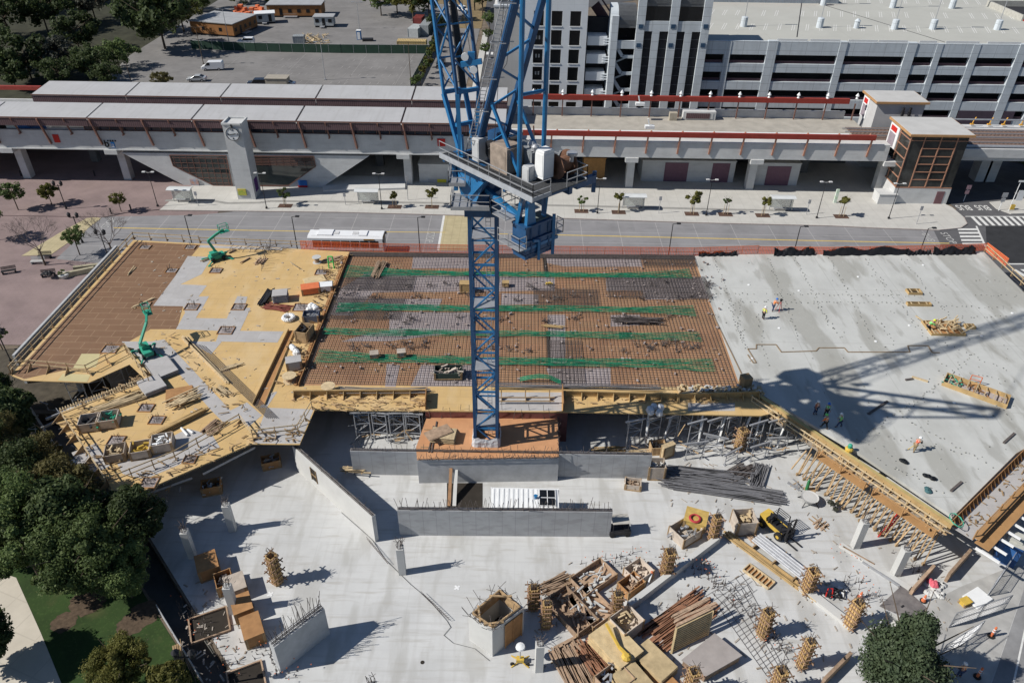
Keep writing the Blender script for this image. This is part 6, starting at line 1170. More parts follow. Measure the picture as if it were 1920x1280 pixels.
for i, (px, py, h, r_, lm) in enumerate(bgT):
    p = at(px, py, 0); side = 'left of the parking lot' if px < 400 else 'beyond the upper lot' if px < 600 else 'at the lot corner by the back street' if px < 840 else 'right of the back street'
    tree('bg', i, {'dark': 'dark', 'mid': 'green', 'olive': 'olive', 'grey': 'greyish', 'rust': 'rusty'}[lm] + ' tree %s, %s of its clump' % (side, ORD[sum(1 for q in bgT[:i + 1] if (q[0] < 400) == (px < 400) and (q[0] < 600) == (px < 600) and (q[0] < 840) == (px < 840)) - 1] ) if px > 400 else {'dark': 'dark', 'mid': 'bright green', 'olive': 'olive', 'grey': 'greyish', 'rust': 'low rusty'}[lm] + ' tree in the lot-side wood, ' + ['behind the left end of the canopies', 'at the left picture edge', 'in the upper left corner', 'beside the canopy end', 'with pale trunk near the lot', 'bright against the lot corner', 'in the middle of the wood', 'in the deep shade of the upper left', 'cut by the top edge at the left', 'largest, casting shade on the lot', 'behind the largest one', 'with yellowish crown beside the brown trailer', 'thin and half bare behind the parked cars', 'at the top edge of the wood', 'farthest at the top left edge', 'left of the brown trailer', 'low behind the rear canopy', 'at the foot of the wood behind the canopy', 'behind the red beam at the left', 'shrub on the lot behind the canopy'][i], p.x, p.y, 0, h * 1.1, r_ * (1.55 if px < 420 else 1.3), lm, .45, 4600, 'background trees', lobes=44, crown_frac=.92)
for i, (px, py) in enumerate(((792, 160), (797, 148), (801, 138), (806, 128), (810, 118), (813, 108), (817, 98), (820, 90), (782, 168))):
    p = at(px, py, 0); tree('hedge', i, 'yellow green street tree in the row between lot and back street, %s from the station' % ORD[i], p.x - .4, p.y, 0, 3.6, 1.5, 'olive' if i % 2 else 'mid', .28, 900, 'street trees between lot and back street', lobes=10)
# ================================================================ VEHICLES
M_tyre = M_rubber; M_carwhite = mat('car_white', (.70, .71, .72), .25, .03, 1, spec=.6); M_carsilver = mat('car_silver', (.50, .52, .53), .3, .04, 1, metal=.3); M_cardark = mat('car_dark', (.015, .018, .03), .25, .1, 1, spec=.6); M_head = mat('head_lamp', (.75, .75, .72), .2, .03, 1); M_tail = mat('tail_lamp', (.45, .02, .02), .3, .05, 1); M_rim = mat('wheel_rim', (.45, .45, .46), .35, .1, 3, metal=.6)
def car(label, loc, rz, m, kind='car', name='parked_car', cat='car', grp='cars on the parking lot'):
    t = thing(name, label, cat, loc, rz, grp)
    if kind == 'van': L, W, Hh = 5.4, 2.0, 2.15; prof = [(-2.7, .35), (-2.7, 1.9), (-2.5, 2.15), (.9, 2.15), (1.75, 1.25), (2.6, 1.0), (2.7, .35)]; win = [(1.0, 2.0), (1.68, 1.3), (.4, 1.3), (.4, 2.0)]
    elif kind == 'suv': L, W, Hh = 4.7, 1.9, 1.7; prof = [(-2.35, .35), (-2.35, 1.1), (-2.1, 1.68), (.5, 1.7), (1.15, 1.08), (2.2, .95), (2.35, .35)]; win = [(-2.0, 1.6), (.42, 1.62), (1.0, 1.1), (-2.15, 1.12)]
    else: L, W, Hh = 4.5, 1.8, 1.45; prof = [(-2.25, .3), (-2.25, .95), (-1.75, 1.05), (-.9, 1.45), (.3, 1.45), (1.1, .95), (2.1, .8), (2.25, .3)]; win = [(-1.5, 1.06), (-.85, 1.39), (.27, 1.39), (.95, .97)]
    g = MB(); g.extr([(x, -W / 2, z) for x, z in prof], (0, W, 0)); o = g.obj('body', m, t); bv = o.modifiers.new('b', 'BEVEL'); bv.width = .09; bv.segments = 3; bv.limit_method = 'ANGLE'
    for s in (-1, 1): g = MB(); g.extr([(x, s * (W / 2 - .015), z) for x, z in win], (0, s * .03, 0)); g.obj('side_window', M_black, t)
    k = [i for i, p in enumerate(prof) if p[0] > 0 and p[1] > 1.2]; a = prof[k[0]]; b = prof[k[0] + 1]; d = Vector((b[0] - a[0], 0, b[1] - a[1])); n = Vector((-d.z, 0, d.x)).normalized(); p0 = Vector((a[0], 0, a[1])) + d * .12 + n * .012; p1 = Vector((a[0], 0, a[1])) + d * .92 + n * .012
    if n.z < 0: p0 -= n * .024; p1 -= n * .024
    g = MB(); y = W / 2 - .18; g.face([p0 + Vector((0, -y, 0)), p1 + Vector((0, -y, 0)), p1 + Vector((0, y, 0)), p0 + Vector((0, y, 0))]); g.obj('windscreen', M_black, t)
    if kind != 'van': a, b = prof[2], prof[3] if kind == 'car' else prof[2]; g = MB(); g.face([(prof[1][0] - .005 + .12 if kind != 'car' else -1.62, -y, 1.16), (-2.08 - .02 if kind != 'car' else -.98, -y, 1.6 if kind != 'car' else 1.42), (-2.10 if kind != 'car' else -.98, y, 1.6 if kind != 'car' else 1.42), (prof[1][0] + .115 if kind != 'car' else -1.62, y, 1.16)]); g.obj('rear_window', M_black, t)
    for x in (-L * .3, L * .3):
        for s in (-1, 1):
            g = MB(); g.tube((x, s * (W / 2 - .2), .34), (x, s * (W / 2 + .02), .34), .34, 14); wh = g.obj('wheel', M_tyre, t); g = MB(); g.tube((x, s * (W / 2), .34), (x, s * (W / 2 + .035), .34), .2, 10); g.obj('rim', M_rim, wh)
    for s in (-1, 1): g = MB(); g.box((L / 2 - .03, s * W * .36, .72), (.1, .35, .16)); g.obj('headlight', M_head, t); g = MB(); g.box((-L / 2 + .02, s * W * .4, .85), (.1, .2, .3)); g.obj('tail_light', M_tail, t)
    return t
def atG(px, py): return at(px, py, .012)
car('white cargo van parked on the near lot', atG(400, 131), R(188), M_carwhite, 'van', 'parked_van', 'van'); car('silver sedan parked alone in front of the white van', atG(370, 152), R(186), M_carsilver); car('white suv parked before the brown trailer in the upper lot', atG(462, 82), R(186), M_carwhite, 'suv')
car('dark car behind the canopy, left of the dark pair', atG(483, 161), R(186), M_cardark, 'suv'); car('dark car on the lot, right of the dark pair', atG(502, 156), R(186), M_cardark); car('white car half hidden behind the canopy shed', atG(537, 163), R(186), M_carwhite)
car('black suv driving down the back street', at(827, 122, .01), R(-92), M_cardark, 'suv', 'moving_car', 'car', None); car('white car far up the back street', at(868, 22, .01), R(-60), M_carwhite, 'suv', 'moving_car', 'car', None); car('silver car at the top of the back street', at(850, 14, .01), R(-40), M_carsilver, 'car', 'moving_car', 'car', None)
p = at(527, 160, .012); g = MB(); g.box((p.x, p.y - 2, 1.3), (5.0, 3.0, 2.4)); g.box((p.x, p.y - 2, 2.55), (5.3, 3.3, .12)); tag(g.obj('beige_shed', mat('beige_shed_wall', (.33, .30, .25))), 'small flat beige shed beside the dark pair of cars', 'shed')
# bus
p0, p1 = at(576, 445, 2.95), at(717, 447, 2.95); bl_ = p1.x - p0.x; BT = thing('city_bus', 'white single decker bus standing on the road behind the orange netting', 'bus', ((p0.x + p1.x) / 2, p0.y + 1.2, .01)); M_bw = mat('bus_white', (.74, .75, .76), .35, .03, 1)
g = MB(); g.extr([(-bl_ / 2, -1.25, .3), (-bl_ / 2, 1.25, .3), (-bl_ / 2, 1.25, 2.85), (-bl_ / 2, 1.0, 3.1), (-bl_ / 2, -1.0, 3.1), (-bl_ / 2, -1.25, 2.85)], (bl_, 0, 0)); g.obj('body', M_bw, BT)
g = MB(); g.box((-bl_ / 2 + 2.5, 0, 3.15), (2.2, 1.8, .22)); g.obj('roof_unit', M_bw, BT); g = MB(); g.box((bl_ / 2 - 3, 0, 3.14), (1.2, 1.6, .18)); g.obj('roof_unit', M_bw, BT)
for s in (-1, 1):
    for i in range(7): g = MB(); w_ = (bl_ - 1.2) / 7; g.box((-bl_ / 2 + .6 + w_ * (i + .5), s * 1.26, 1.95), (w_ - .14, .03, 1.1)); g.obj('window', M_black, BT)
    for x in (-bl_ * .3, bl_ * .33): g = MB(); g.tube((x, s * 1.0, .48), (x, s * 1.27, .48), .48, 14); g.obj('wheel', M_tyre, BT)
for s in (-1, 1): g = MB(); g.box((s * bl_ / 2, 0, 2.0), (.04, 2.1, 1.3)); g.obj('windscreen' if s > 0 else 'rear_window', M_black, BT)
g = MB(); [g.box((s * bl_ / 2 + s * .1, y, 2.6), (.2, .12, .4)) for s in (1,) for y in (-1.35, 1.35)]; g.obj('mirrors', M_dark, BT)
g = MB(); g.box((bl_ / 2 + .01, 0, 2.8), (.05, 1.6, .28)); g.box((bl_ / 2 - 2, -1.27, 2.72), (1.6, .03, .22)); g.obj('route_sign', mat('sign_amber', (.30, .16, .02)), BT)
g = MB(); [g.box((x, 0, 3.12), (.9, .9, .08)) for x in (-1.5, 1.4)]; g.box((0, .9, 3.11), (bl_ - 1, .05, .05)); g.box((0, -.9, 3.11), (bl_ - 1, .05, .05)); g.obj('roof_hatch', mat('hatch_grey', (.5, .5, .5)), BT)
g = MB(); g.box((0, -1.265, .75), (bl_ - .3, .02, .35)); g.obj('side_stripe', mat('bus_stripe', (.04, .10, .12)), BT)
# ================================================================ SITE OFFICES IN THE LOT
M_offw = mat('trailer_wood', (.27, .125, .045), .75, .15, .8); mix_over(M_offw, f_brick(.3, 5, .03, .3, 0, 0, xz=True), (.14, .06, .025)); M_offr = mat('trailer_roof', (.33, .34, .35), .8, .12, .5)
def trailer(lab, a, b, depth, h, m, roof, wn=4):
    a, b = Vector(a), Vector(b); d = (b - a).normalized(); L = (b - a).length; rz = math.atan2(d.y, d.x); t = thing('site_trailer', lab, 'trailer', a, rz, 'site trailers beyond the station'); g = MB(); g.box2((0, 0, .5), (L, depth, h)); g.obj('wall', m, t); g = MB(); g.box2((-.25, -.25, h), (L + .25, depth + .25, h + .2)); g.obj('roof', roof, t); g = MB(); g.box2((.2, .1, 0), (L - .2, depth - .1, .5)); g.obj('skirt', M_dark, t)
    for i in range(wn):
        x = L * (i + .5) / wn; g = MB(); z0, z1, w_ = (.6, 2.6, .9) if i == 1 else (1.4, 2.4, 1.1); g.box2((x - w_ / 2, -.04, z0), (x + w_ / 2, .03, z1)); g.obj('door' if i == 1 else 'window', M_black, t)
    for y in (.3, .7): g = MB(); g.box2((-.03, depth * y - .5, 1.4), (.02, depth * y + .5, 2.4)); g.obj('window', M_black, t)
    g = MB(); g.box2((L * .3, -1.4, .3), (L * .55, -.1, .5)); g.beam((L * .3, -1.4, 1.3), (L * .55, -1.4, 1.3), .06); g.obj('steps', M_steel, t); return t
trailer('larger brown site trailer with a grey roof beside the wood', at(440, 71), at(484, 52), 14, 3.6, M_offw, M_offr, 5); trailer('long brown site trailer with a grey roof at the top of the upper lot', at(503, 33), at(604, 33), 7, 3.6, M_offw, M_offr, 6)
trailer('small pale grey trailer below the far brown trailer', at(590, 52), at(626, 52), 4, 2.9, mat('pale_grey_panel', (.40, .42, .42)), M_offr, 3); trailer('small white trailer with dark marks beside the brown trailer', at(481, 46), at(517, 44), 4, 2.8, mat('pale_grey_panel', (.4, .42, .42)), M_white, 2)
def shed(name, lab, px, py, L, W_, h, m, rz=0, z=0.0, rib=True, cat='container', grp=None):
    p = at(px, py, z); t = thing(name, lab, cat, p, rz, grp); g = MB(); g.box((0, 0, h / 2), (L, W_, h)); g.obj('body', m, t)
    if rib:
        g = MB(); n = int(L / .45)
        for i in range(n): x = -L / 2 + (i + .5) * L / n; g.box((x, 0, h / 2), (.16, W_ + .06, h - .3)); g.box((x, 0, h + .02), (.16, W_ - .1, .05))
        for s in (-1, 1): g.box((0, s * (W_ / 2 + .01), .1), (L + .1, .12, .2)); g.box((0, s * (W_ / 2 + .01), h - .08), (L + .1, .12, .18))
        for s in (-1, 1):
            for q in (-1, 1): g.box((s * L / 2, q * W_ / 2, h / 2), (.16, .16, h + .04))
        g.obj('ribs', m, t)
    return t
M_contr = mat('container_red', (.20, .045, .04), .6, .2, 1); M_contg = mat('container_grey', (.30, .32, .33), .6, .1, 1); M_conty = mat('container_tan', (.48, .36, .17), .7, .1, 1)
shed('shipping_container', 'red shipping container at the right end of the upper lot', 786, 48, 5, 2.5, 2.6, M_contr, R(85), grp='containers on the lots'); shed('shipping_container', 'grey shipping container beside the red one', 801, 60, 9, 2.5, 2.8, M_contg, R(85), grp='containers on the lots'); shed('shipping_container', 'pale container in front of the grey and red ones', 780, 66, 6, 3, 2.4, mat('container_pale', (.42, .44, .44), .6, .1, 1), R(80), grp='containers on the lots'); shed('shipping_container', 'tan low container against the green fence', 773, 88, 8, 2.6, 1.8, M_conty, 0, grp='containers on the lots')
t = shed('portable_toilet', 'blue portable toilet in the upper lot', 674, 74, 1.2, 1.2, 2.4, mat('toilet_blue', (.03, .16, .38), .5, .1, 1), 0, rib=False, cat='toilet'); g = MB(); g.box((0, 0, 2.47), (1.3, 1.3, .14)); g.box((.0, -.61, 1.1), (.8, .03, 1.9)); g.obj('roof_and_door', M_white, t)
shed('equipment_box', 'pale equipment box among debris in the upper lot', 562, 82, 3, 2.2, 2.2, M_contg, .1, cat='box'); shed('dark_pallet', 'low dark pallet beside the blue portable toilet', 690, 77, 3, 1.6, .7, M_dark, .1, rib=False, cat='pallet')
T = thing('lumber_debris', 'loose lumber and debris heap in the upper lot', 'debris', at(590, 76)); g = MB()
for i in range(60): q = at(nz(572, 612), nz(66, 86), .1); g.beam(q, q + Vector((nz(-2, 2), nz(-1, 1), nz(.1, .9))), nz(.1, .4), nz(.05, .3))
g.obj('boards', M_lum, T, True)
T = thing('debris_heap', 'orange and white material heap at the left of the far trailers', 'debris', at(470, 22)); g = MB()
for i in range(26): q = at(nz(440, 500), nz(18, 30), .1); g.box((q.x, q.y, nz(.3, 1.2)), (nz(.6, 2), nz(.6, 1.6), nz(.4, 1.4)), nz(0, 3))
tag(g.obj('barriers', M_org, T, True), kind='stuff')
# green screened fence between the lots
def screen_fence(name, lab, pts, h, m, z=0):
    T = thing(name, lab, 'fence', at(*pts[0], z)); g = MB(); po = MB(); P = [at(x, y, z) for x, y in pts]
    for a, b in zip(P, P[1:]):
        n = max(1, int((b - a).length / 3))
        g.beam(a + Vector((0, 0, h / 2)), b + Vector((0, 0, h / 2)), .04, h - .1)
        for i in range(n + 1): q = lerp(a, b, i / n); po.tube(q, q + Vector((0, 0, h + .1)), .05, 5)
        po.tube(a + Vector((0, 0, h)), b + Vector((0, 0, h)), .03, 4)
    g.obj('screen', m, T, True); po.obj('posts', M_steel, T, True); return T
M_scr = mat('green_screen', (.028, .060, .042), .9, .15, .6); screen_fence('screen_fence', 'dark green screened fence dividing the two parking lots', [(360, 92), (480, 97), (640, 100), (805, 101)], 2.3, M_scr); screen_fence('screen_fence', 'dark screened fence along the right side of the lots', [(770, 168), (805, 101), (815, 72), (825, 40)], 2.0, M_scr)
# lot lamps and wood poles
def pole_lamp(lab, base, top_py, heads=2, m=M_steel, name='lot_lamp', r=.1, grp=None, arm=1.6, hm=None):
    b = Vector(base); pr = CM @ (b - Vector((0, 0, H))); px = 960 + pr.x / pr.z * FPX; d = ray(px, top_py); h = H + d.z * b.y / d.y - b.z
    t = thing(name, lab, 'lamp post', b, 0, grp); g = MB(); g.tube((0, 0, 0), (0, 0, h), r, 6, r * .6); g.box((0, 0, .15), (r * 4, r * 4, .3)); g.obj('pole', m, t)
    for s in ((-1, 1) if heads == 2 else (1,) if heads == 1 else ()):
        g = MB(); g.beam((0, 0, h), (s * arm * .6, 0, h + .1), r * .7); g.box((s * arm * .8, 0, h + .12), (arm * .55, .36, .14)); g.obj('lamp_head', hm or m, t)
    return t
pole_lamp('wooden pole with two lamp heads at the left of the lots', at(382, 122), 52, 2, M_bark); pole_lamp('metal lamp post with two heads beside the brown trailer', at(430, 82), 18, 2); pole_lamp('metal lamp post standing alone in the middle of the near lot', at(610, 150), 80, 2); pole_lamp('metal lamp post at the back of the upper lot by the toilet', at(674, 55), 5, 2); pole_lamp('bare wooden pole at the left edge of the near lot', at(248, 160), 117, 0, M_bark, 'wood_pole'); pole_lamp('bare wooden pole at the right of the near lot', at(770, 150), 78, 0, M_bark, 'wood_pole')
# road lamps on the site side and pavement lamps
for i, px in enumerate((346, 547, 783, 1262, 1501, 1741)):
    py = (405, 407, 408, 420, 425, 428)[i]; q = atY(px, py, 96.0); pole_lamp('slim dark lamp post on the site side of the road, %s from the left' % ORD[i], (q.x, 96.0, .01), py, 1, M_dark, 'road_lamp', .09, 'dark lamp posts on the site side of the road', 1.0)
for i, (px, py, tp) in enumerate(((296, 387, 324), (500, 391, 326), (716, 392, 327), (1120, 400, 336), (1324, 404, 338), (1531, 409, 342), (1666, 410, 345))):
    t = pole_lamp('slender pavement lamp with two disc heads, ' + ['on the plaza corner', 'right of the clock tower', 'right of the second shelter', 'right of the crane', 'right of the third shelter', 'left of the lone tree', 'before the glazed lift house'][i], at(px, py, .145), tp, 2, M_dark, 'pavement_lamp', .07, 'pavement lamps with disc heads', .9, mat('lamp_disc', (.55, .55, .54)))
# plaza lanterns
def lantern(lab, px, py, top):
    b = at(px, py, 0); t = thing('plaza_lantern', lab, 'lamp post', b, 0, 'black plaza lanterns'); g = MB(); g.tube((0, 0, 0), (0, 0, 4.4), .07, 6); g.beam((-.6, 0, 4.2), (.6, 0, 4.2), .07); g.lathe((0, 0, 0), [(.2, 0), (.12, .6)], 8); g.obj('pole', M_dark, t)
    for x in (-.6, .6): g = MB(); g.lathe((x, 0, 4.25), [(.08, 0), (.22, .1), (.26, .5), (.3, .55), (.04, .85)], 8); g.obj('lantern', M_dark, t)
for px, py, lab in ((125, 393, 'black twin lantern between the plaza trees'), (155, 455, 'black twin lantern beside the slender green tree'), (205, 488, 'black twin lantern near the planter by the brown deck'), (22, 680, 'black lantern at the left edge below the plaza'), (372, 1290, 'black lantern at the bottom edge by the trench'), (105, 880, 'black lantern on the trench side below the terrace')): lantern(lab, px, py, 0)
# benches
def bench(lab, px, py, rz, m=M_dark):
    t = thing('bench', lab, 'bench', at(px, py, .0), rz, 'dark benches'); g = MB()
    for i in range(4): g.box((0, -.25 + i * .16, .45), (1.9, .12, .05))
    g.obj('seat', m, t); g = MB()
    for i in range(3): g.box((0, .34 + i * .03, .6 + i * .15), (1.9, .04, .1))
    g.obj('backrest', m, t)
    for s in (-.8, .8): g = MB(); g.box((s, 0, .22), (.08, .6, .44)); g.obj('leg', m, t)
bench('dark bench under the leafless tree at the far left', 85, 484, .1); bench('pale bench facing the dark one under the leafless tree', 72, 494, .1, M_conc); bench('dark bench loaded with a black bundle, nearer the planter', 92, 518, .3); bench('dark bench at the left picture edge on the plaza', 18, 512, .4); bench('wooden bench beside the trench at the bottom left', 336, 1232, R(-62), M_wood)
T = thing('black_bundle', 'black bundle lying on the bench nearer the planter', 'bundle', at(92, 516, .5)); g = MB()
for i in range(14): g.lathe((nz(-.6, .6), nz(-.3, .3), nz(0, .2)), [(.1, 0), (nz(.2, .35), .2), (.1, .4)], 7)
g.obj('rags', M_dark, T)
T = thing('planter', 'stone planter ring with shrubs beside the brown deck rail', 'planter', at(158, 515)); g = MB(); g.box((-1, 0, .35), (4.6, .5, .7), .5); g.box((0, 1.6, .35), (4.0, .5, .7), .3); g.obj('stone_rim', mat('planter_stone', (.34, .31, .22), .9, .15, 2), T); g = MB(); g.lathe((-2.4, -.8, 0), [(.5, 0), (.75, .5), (.7, .6)], 10); g.obj('round_pot', M_conc, T); o = crown_mesh(44, .8, .5, 400, .12, 5).obj('shrubs', LM['mid'], T); o.location = (-2.4, -.8, .9)
# bollards on the plaza kerb
for i, (px, py) in enumerate(((209, 401), (246, 394), (178, 330), (40, 330))): g = MB(); g.lathe(at(px, py, .13), [(.12, 0), (.12, .9), (.15, .95), (.05, 1.05)], 8); tag(g.obj('bollard', M_dark), 'black bollard ' + ['left of the small corner tree', 'right of the small corner tree', 'in the shade under the station', 'at the far left under the station'][i], 'bollard', 'black bollards')
# shelters
def shelter(lab, px, py, flip=1):
    t = thing('bus_shelter', lab, 'bus shelter', at(px, py, .145), 0, 'glass bus shelters'); 
    for s in (-1.7, 1.7): g = MB(); g.box((s, .6, 1.25), (.09, .09, 2.5)); g.obj('post', M_steel, t)
    g = MB(); g.box((0, .63, 1.3), (3.3, .03, 1.8)); g.obj('glass_back', mat('shelter_glass', (.42, .47, .45), .1, .05, 1, alpha=.45, spec=.6), t); g = MB(); g.box((1.72, .15, 1.3), (.03, .9, 1.8)); g.obj('glass_end', mat('shelter_glass', (.4, .4, .4)), t)
    g = MB(); g.extr([(-2, -.75, 2.55), (-2, 0, 2.72), (-2, .9, 2.55), (-2, .9, 2.48), (-2, 0, 2.63), (-2, -.75, 2.48)], (4, 0, 0)); g.obj('roof', mat('shelter_roof', (.58, .60, .60), .4, .05, 1), t); g = MB(); g.box((0, .35, .45), (2.2, .35, .07)); g.box((-.9, .35, .22), (.08, .3, .44)); g.box((.9, .35, .22), (.08, .3, .44)); g.obj('bench', M_steel, t)
shelter('glass bus shelter by the brick plaza, left of the clock tower', 343, 380); shelter('glass bus shelter right of the hall, before the shaded passage', 690, 383); shelter('glass bus shelter right of the crane by the first station columns', 1187, 393); shelter('glass bus shelter near the service rooms at the right', 1463, 396)
for i, (px, py, tp) in enumerate(((648, 384, 362), (1235, 400, 369), (1512, 402, 375), (765, 375, 332), (372, 386, 360), (1718, 420, 387))): g = MB(); b = at(px, py, .145); q = atY(px, tp, b.y); g.tube(b, (b.x, b.y, q.z), .05, 5); g.box((b.x, b.y, q.z - .3), (.45, .06, .7)); tag(g.obj('stop_pole', M_steel), 'thin bus stop pole ' + ['left of the second shelter', 'right of the third shelter', 'right of the last shelter', 'with blue plate before the wall', 'beside the first shelter', 'on the pavement corner'][i], 'sign pole', 'bus stop poles')
g = MB(); b = at(1565, 380, .145); g.box((b.x, b.y, 1.3), (.5, .25, 2.6)); tag(g.obj('route_totem', mat('totem_green', (.30, .55, .25), .5, .2, 1, col2=(.7, .72, .7))), 'white and green route totem on the pavement near the lift house', 'totem')
def road_sign(lab, px, py, h, pl, m): b = at(px, py, .02); t = thing('road_sign', lab, 'road sign', b); g = MB(); g.tube((0, 0, 0), (0, 0, h), .06, 5); g.obj('pole', M_white, t); g = MB(); [g.box((x, -.07, z), (w_, .04, q)) for x, z, w_, q in pl]; g.obj('plate', m, t)
road_sign('round no entry style sign on a pole by the STOP lettering', 1806, 378, 3.0, [(0, 2.7, .8, .8), (0, 1.8, .7, .7)], mat('sign_mix', (.6, .35, .35), .5, .3, 4)); road_sign('white post with black and white sign and a lamp arm at the right edge', 1890, 397, 5.5, [(.9, 3.0, 1.1, 1.8), (.2, 5.5, 1.2, .3)], M_white); road_sign('grey twin sign seen from behind near the right edge', 1872, 395, 3.2, [(0, 2.9, .9, .8), (0, 2.0, .7, .7)], M_steel)
g = MB(); g.box(at(1898, 388, .6), (.7, .4, .8)); tag(g.obj('yellow_marker', M_yel), 'yellow marker board at the foot of the white sign post', 'marker')
# street corner island at the right
g = MB(); g.prism([at(1855, 380), at(1935, 372), at(1960, 400), at(1895, 402), at(1868, 392)], -.05, .13); struct('traffic_island', g, M_walk)
p = at(1905, 300); 
for i, (px, py) in enumerate(((1885, 296), (1905, 302), (1925, 308))): q = at(px, py, 0); o = crown_mesh(70 + i, 2.4, 1.0, 500, .3, 6).obj('bush', LM['mid' if i else 'olive']); o.location = (q.x, q.y, .7); tag(o, 'green bush beyond the viaduct at the right edge, %s of three' % ['leftmost', 'middle', 'rightmost'][i], 'bush')
# ================================================================ CONSTRUCTION MATERIALS
M_cratew = mat('crate_ply', (.44, .38, .32), .8, .2, 2, objvar=.25); M_stackt = mat('stack_ply', (.47, .365, .21), .8, .22, 1.5, objvar=.15); M_oldl = mat('old_lumber', (.34, .24, .165), .85, .3, 2.5, objvar=.2)
def crate(lab, px, py, z, w_, d_, h, rz=0, m=None, fill=None, grp='open plywood crates', closed=False):
    t = thing('site_crate', lab, 'crate', at(px, py, z), rz, grp); g = MB()
    if closed: g.box((0, 0, h / 2), (w_, d_, h)); g.box((0, 0, h + .03), (w_ + .08, d_ + .08, .06))
    else:
        for s in (-1, 1): g.box((s * (w_ / 2 - .03), 0, h / 2), (.06, d_, h)); g.box((0, s * (d_ / 2 - .03), h / 2), (w_ - .12, .06, h))
        g.box((0, 0, .04), (w_ - .1, d_ - .1, .06))
    g.obj('box', m or M_cratew, t); g = MB()
    for s in (-1, 1):
        for q in (-1, 1): g.box((s * w_ / 2, q * (d_ / 2 - .04), h / 2), (.08, .1, h + .04)); g.box((s * (w_ / 2 - .12), q * d_ / 2, h / 2), (.1, .08, h + .04))
    g.box((0, d_ / 2 + .02, .06), (w_, .08, .12)); g.box((w_ / 2 + .02, 0, .06), (.08, d_, .12)); g.box((0, -d_ / 2 - .02, .06), (w_, .08, .12)); g.obj('battens', M_wood, t)
    if fill and not closed:
        g = MB()
        for i in range(22): a = Vector((nz(-.4, .4) * w_, nz(-.4, .4) * d_, nz(.15, .9) * h)); g.beam(a, a + Vector((nz(-.35, .35) * w_, nz(-.3, .3) * d_, nz(-.1, .35))), nz(.05, .2))
        tag(g.obj('contents', fill, t), kind='stuff')
    return t
def boards(lab, a, b, z, w_, h, n, m=None, grp=None, name='lumber_stack', jit=.15, ends=.4, cs=.14):
    A, B = at(*a, z), at(*b, z); T = thing(name, lab, 'lumber', (A + B) / 2, 0, grp); d = (B - A).normalized(); nr = Vector((-d.y, d.x, 0)); g = MB(); per = max(1, int(w_ / cs))
    for i in range(n):
        r_ = i // per; c = i % per; off = nr * ((c + .5) / per - .5) * w_ + Vector((0, 0, .06 + r_ * cs * .75)); g.beam(A + off + d * nz(-ends, ends) + nr * nz(-jit, jit), B + off + d * nz(-ends, ends) + nr * nz(-jit, jit), cs * .85, cs * .62)
    g.obj('boards', m or M_lum, T, True)
    g = MB(); 
    for t_ in (.2, .8): q = lerp(A, B, t_); g.beam(q - nr * w_ * .6 + Vector((0, 0, .02)), q + nr * w_ * .6 + Vector((0, 0, .02)), .1, .06)
    g.obj('bearers', M_wood, T, True); return T
def sheets(lab, px, py, z, w_, d_, n, rz, m=None, jit=.05, grp=None, th=.02):
    t = thing('plywood_stack', lab, 'plywood stack', at(px, py, z), rz, grp); g = MB(); zz_ = .1
    for i in range(n): a = nz(-jit, jit); g.box((nz(-jit, jit), nz(-jit, jit), zz_), (w_, d_, th * .85), a * .3); zz_ += th
    g.obj('sheets', m or M_stackt, t); g = MB()
    for s in (-.35, 0, .35): g.box((w_ * s, 0, .045), (.1, d_ * .95, .09))
    g.obj('bearers', M_wood, t); return t
# on the left deck
crate('open plywood crate left of its twin near the terrace rail', 173, 800, ZD, 1.9, 1.7, 1.1, .25, M_cratew, M_dark); crate('open plywood crate with a green bag, right of its twin', 207, 794, ZD, 1.9, 1.7, 1.1, .25, M_cratew, M_lift); crate('open plywood crate full of timber, leftmost of the lower three', 220, 856, ZD, 1.8, 1.7, 1.0, .3, M_cratew, M_lum); crate('open plywood crate with blue and yellow parts, middle of the lower three', 267, 850, ZD, 1.8, 1.7, 1.0, .3, M_cratew, M_yel); crate('open plywood crate with white sacks, rightmost of the lower three', 308, 838, ZD, 1.9, 1.7, 1.1, .3, M_cratew, M_white)
sheets('grey plywood stack on the terrace by the boom lift, upper', 305, 694, ZD, 3.4, 2.4, 22, R(-48), M_gryD); sheets('grey plywood stack on the terrace, lower of two', 287, 727, ZD, 2.6, 2.2, 26, R(-48), M_gryD)
boards('long pale boards stacked beside the joists of the terrace', (178, 772), (272, 742), ZD, 1.3, 0, 24); boards('heap of long pale boards below the joist edge', (200, 762), (262, 738), ZD, 1.0, 0, 12); boards('long yellow timber beam bundle lying across the terrace', (286, 820), (386, 770), ZD, .7, 0, 18, M_tan); boards('brown boards at the right of the terrace near its rail', (388, 812), (412, 792), ZD, 1.6, 0, 20, M_oldl)
sheets('pallet of brown panels in the middle of the terrace', 338, 742, ZD, 2.6, 2.0, 14, .35, M_brn); boards('pale planks thrown over the pallet of brown panels', (322, 758), (368, 738), ZD + .35, 1.6, 0, 16, None, None, 'plank_pile', .3, .8); boards('short pile of pale planks right of the grey strip', (408, 728), (425, 740), ZD, 1.0, 0, 16); boards('ladder like frame of planks on the tan deck', (416, 693), (450, 684), ZD, .9, 0, 8); boards('long yellow timber beam lying diagonally on the tan deck', (345, 634), (427, 718), ZD, .35, 0, 6, M_lum)
g = MB(); [g.tube(at(352 + i * 6, 640 + i * 1.5, ZD + .15), at(500 + i * 4, 783, ZD + .15), .03, 4) for i in range(6)]; tag(g.obj('rebar_strip', M_rebar), 'long dark strip of rebar along the diagonal beam on the tan deck', 'rebar')
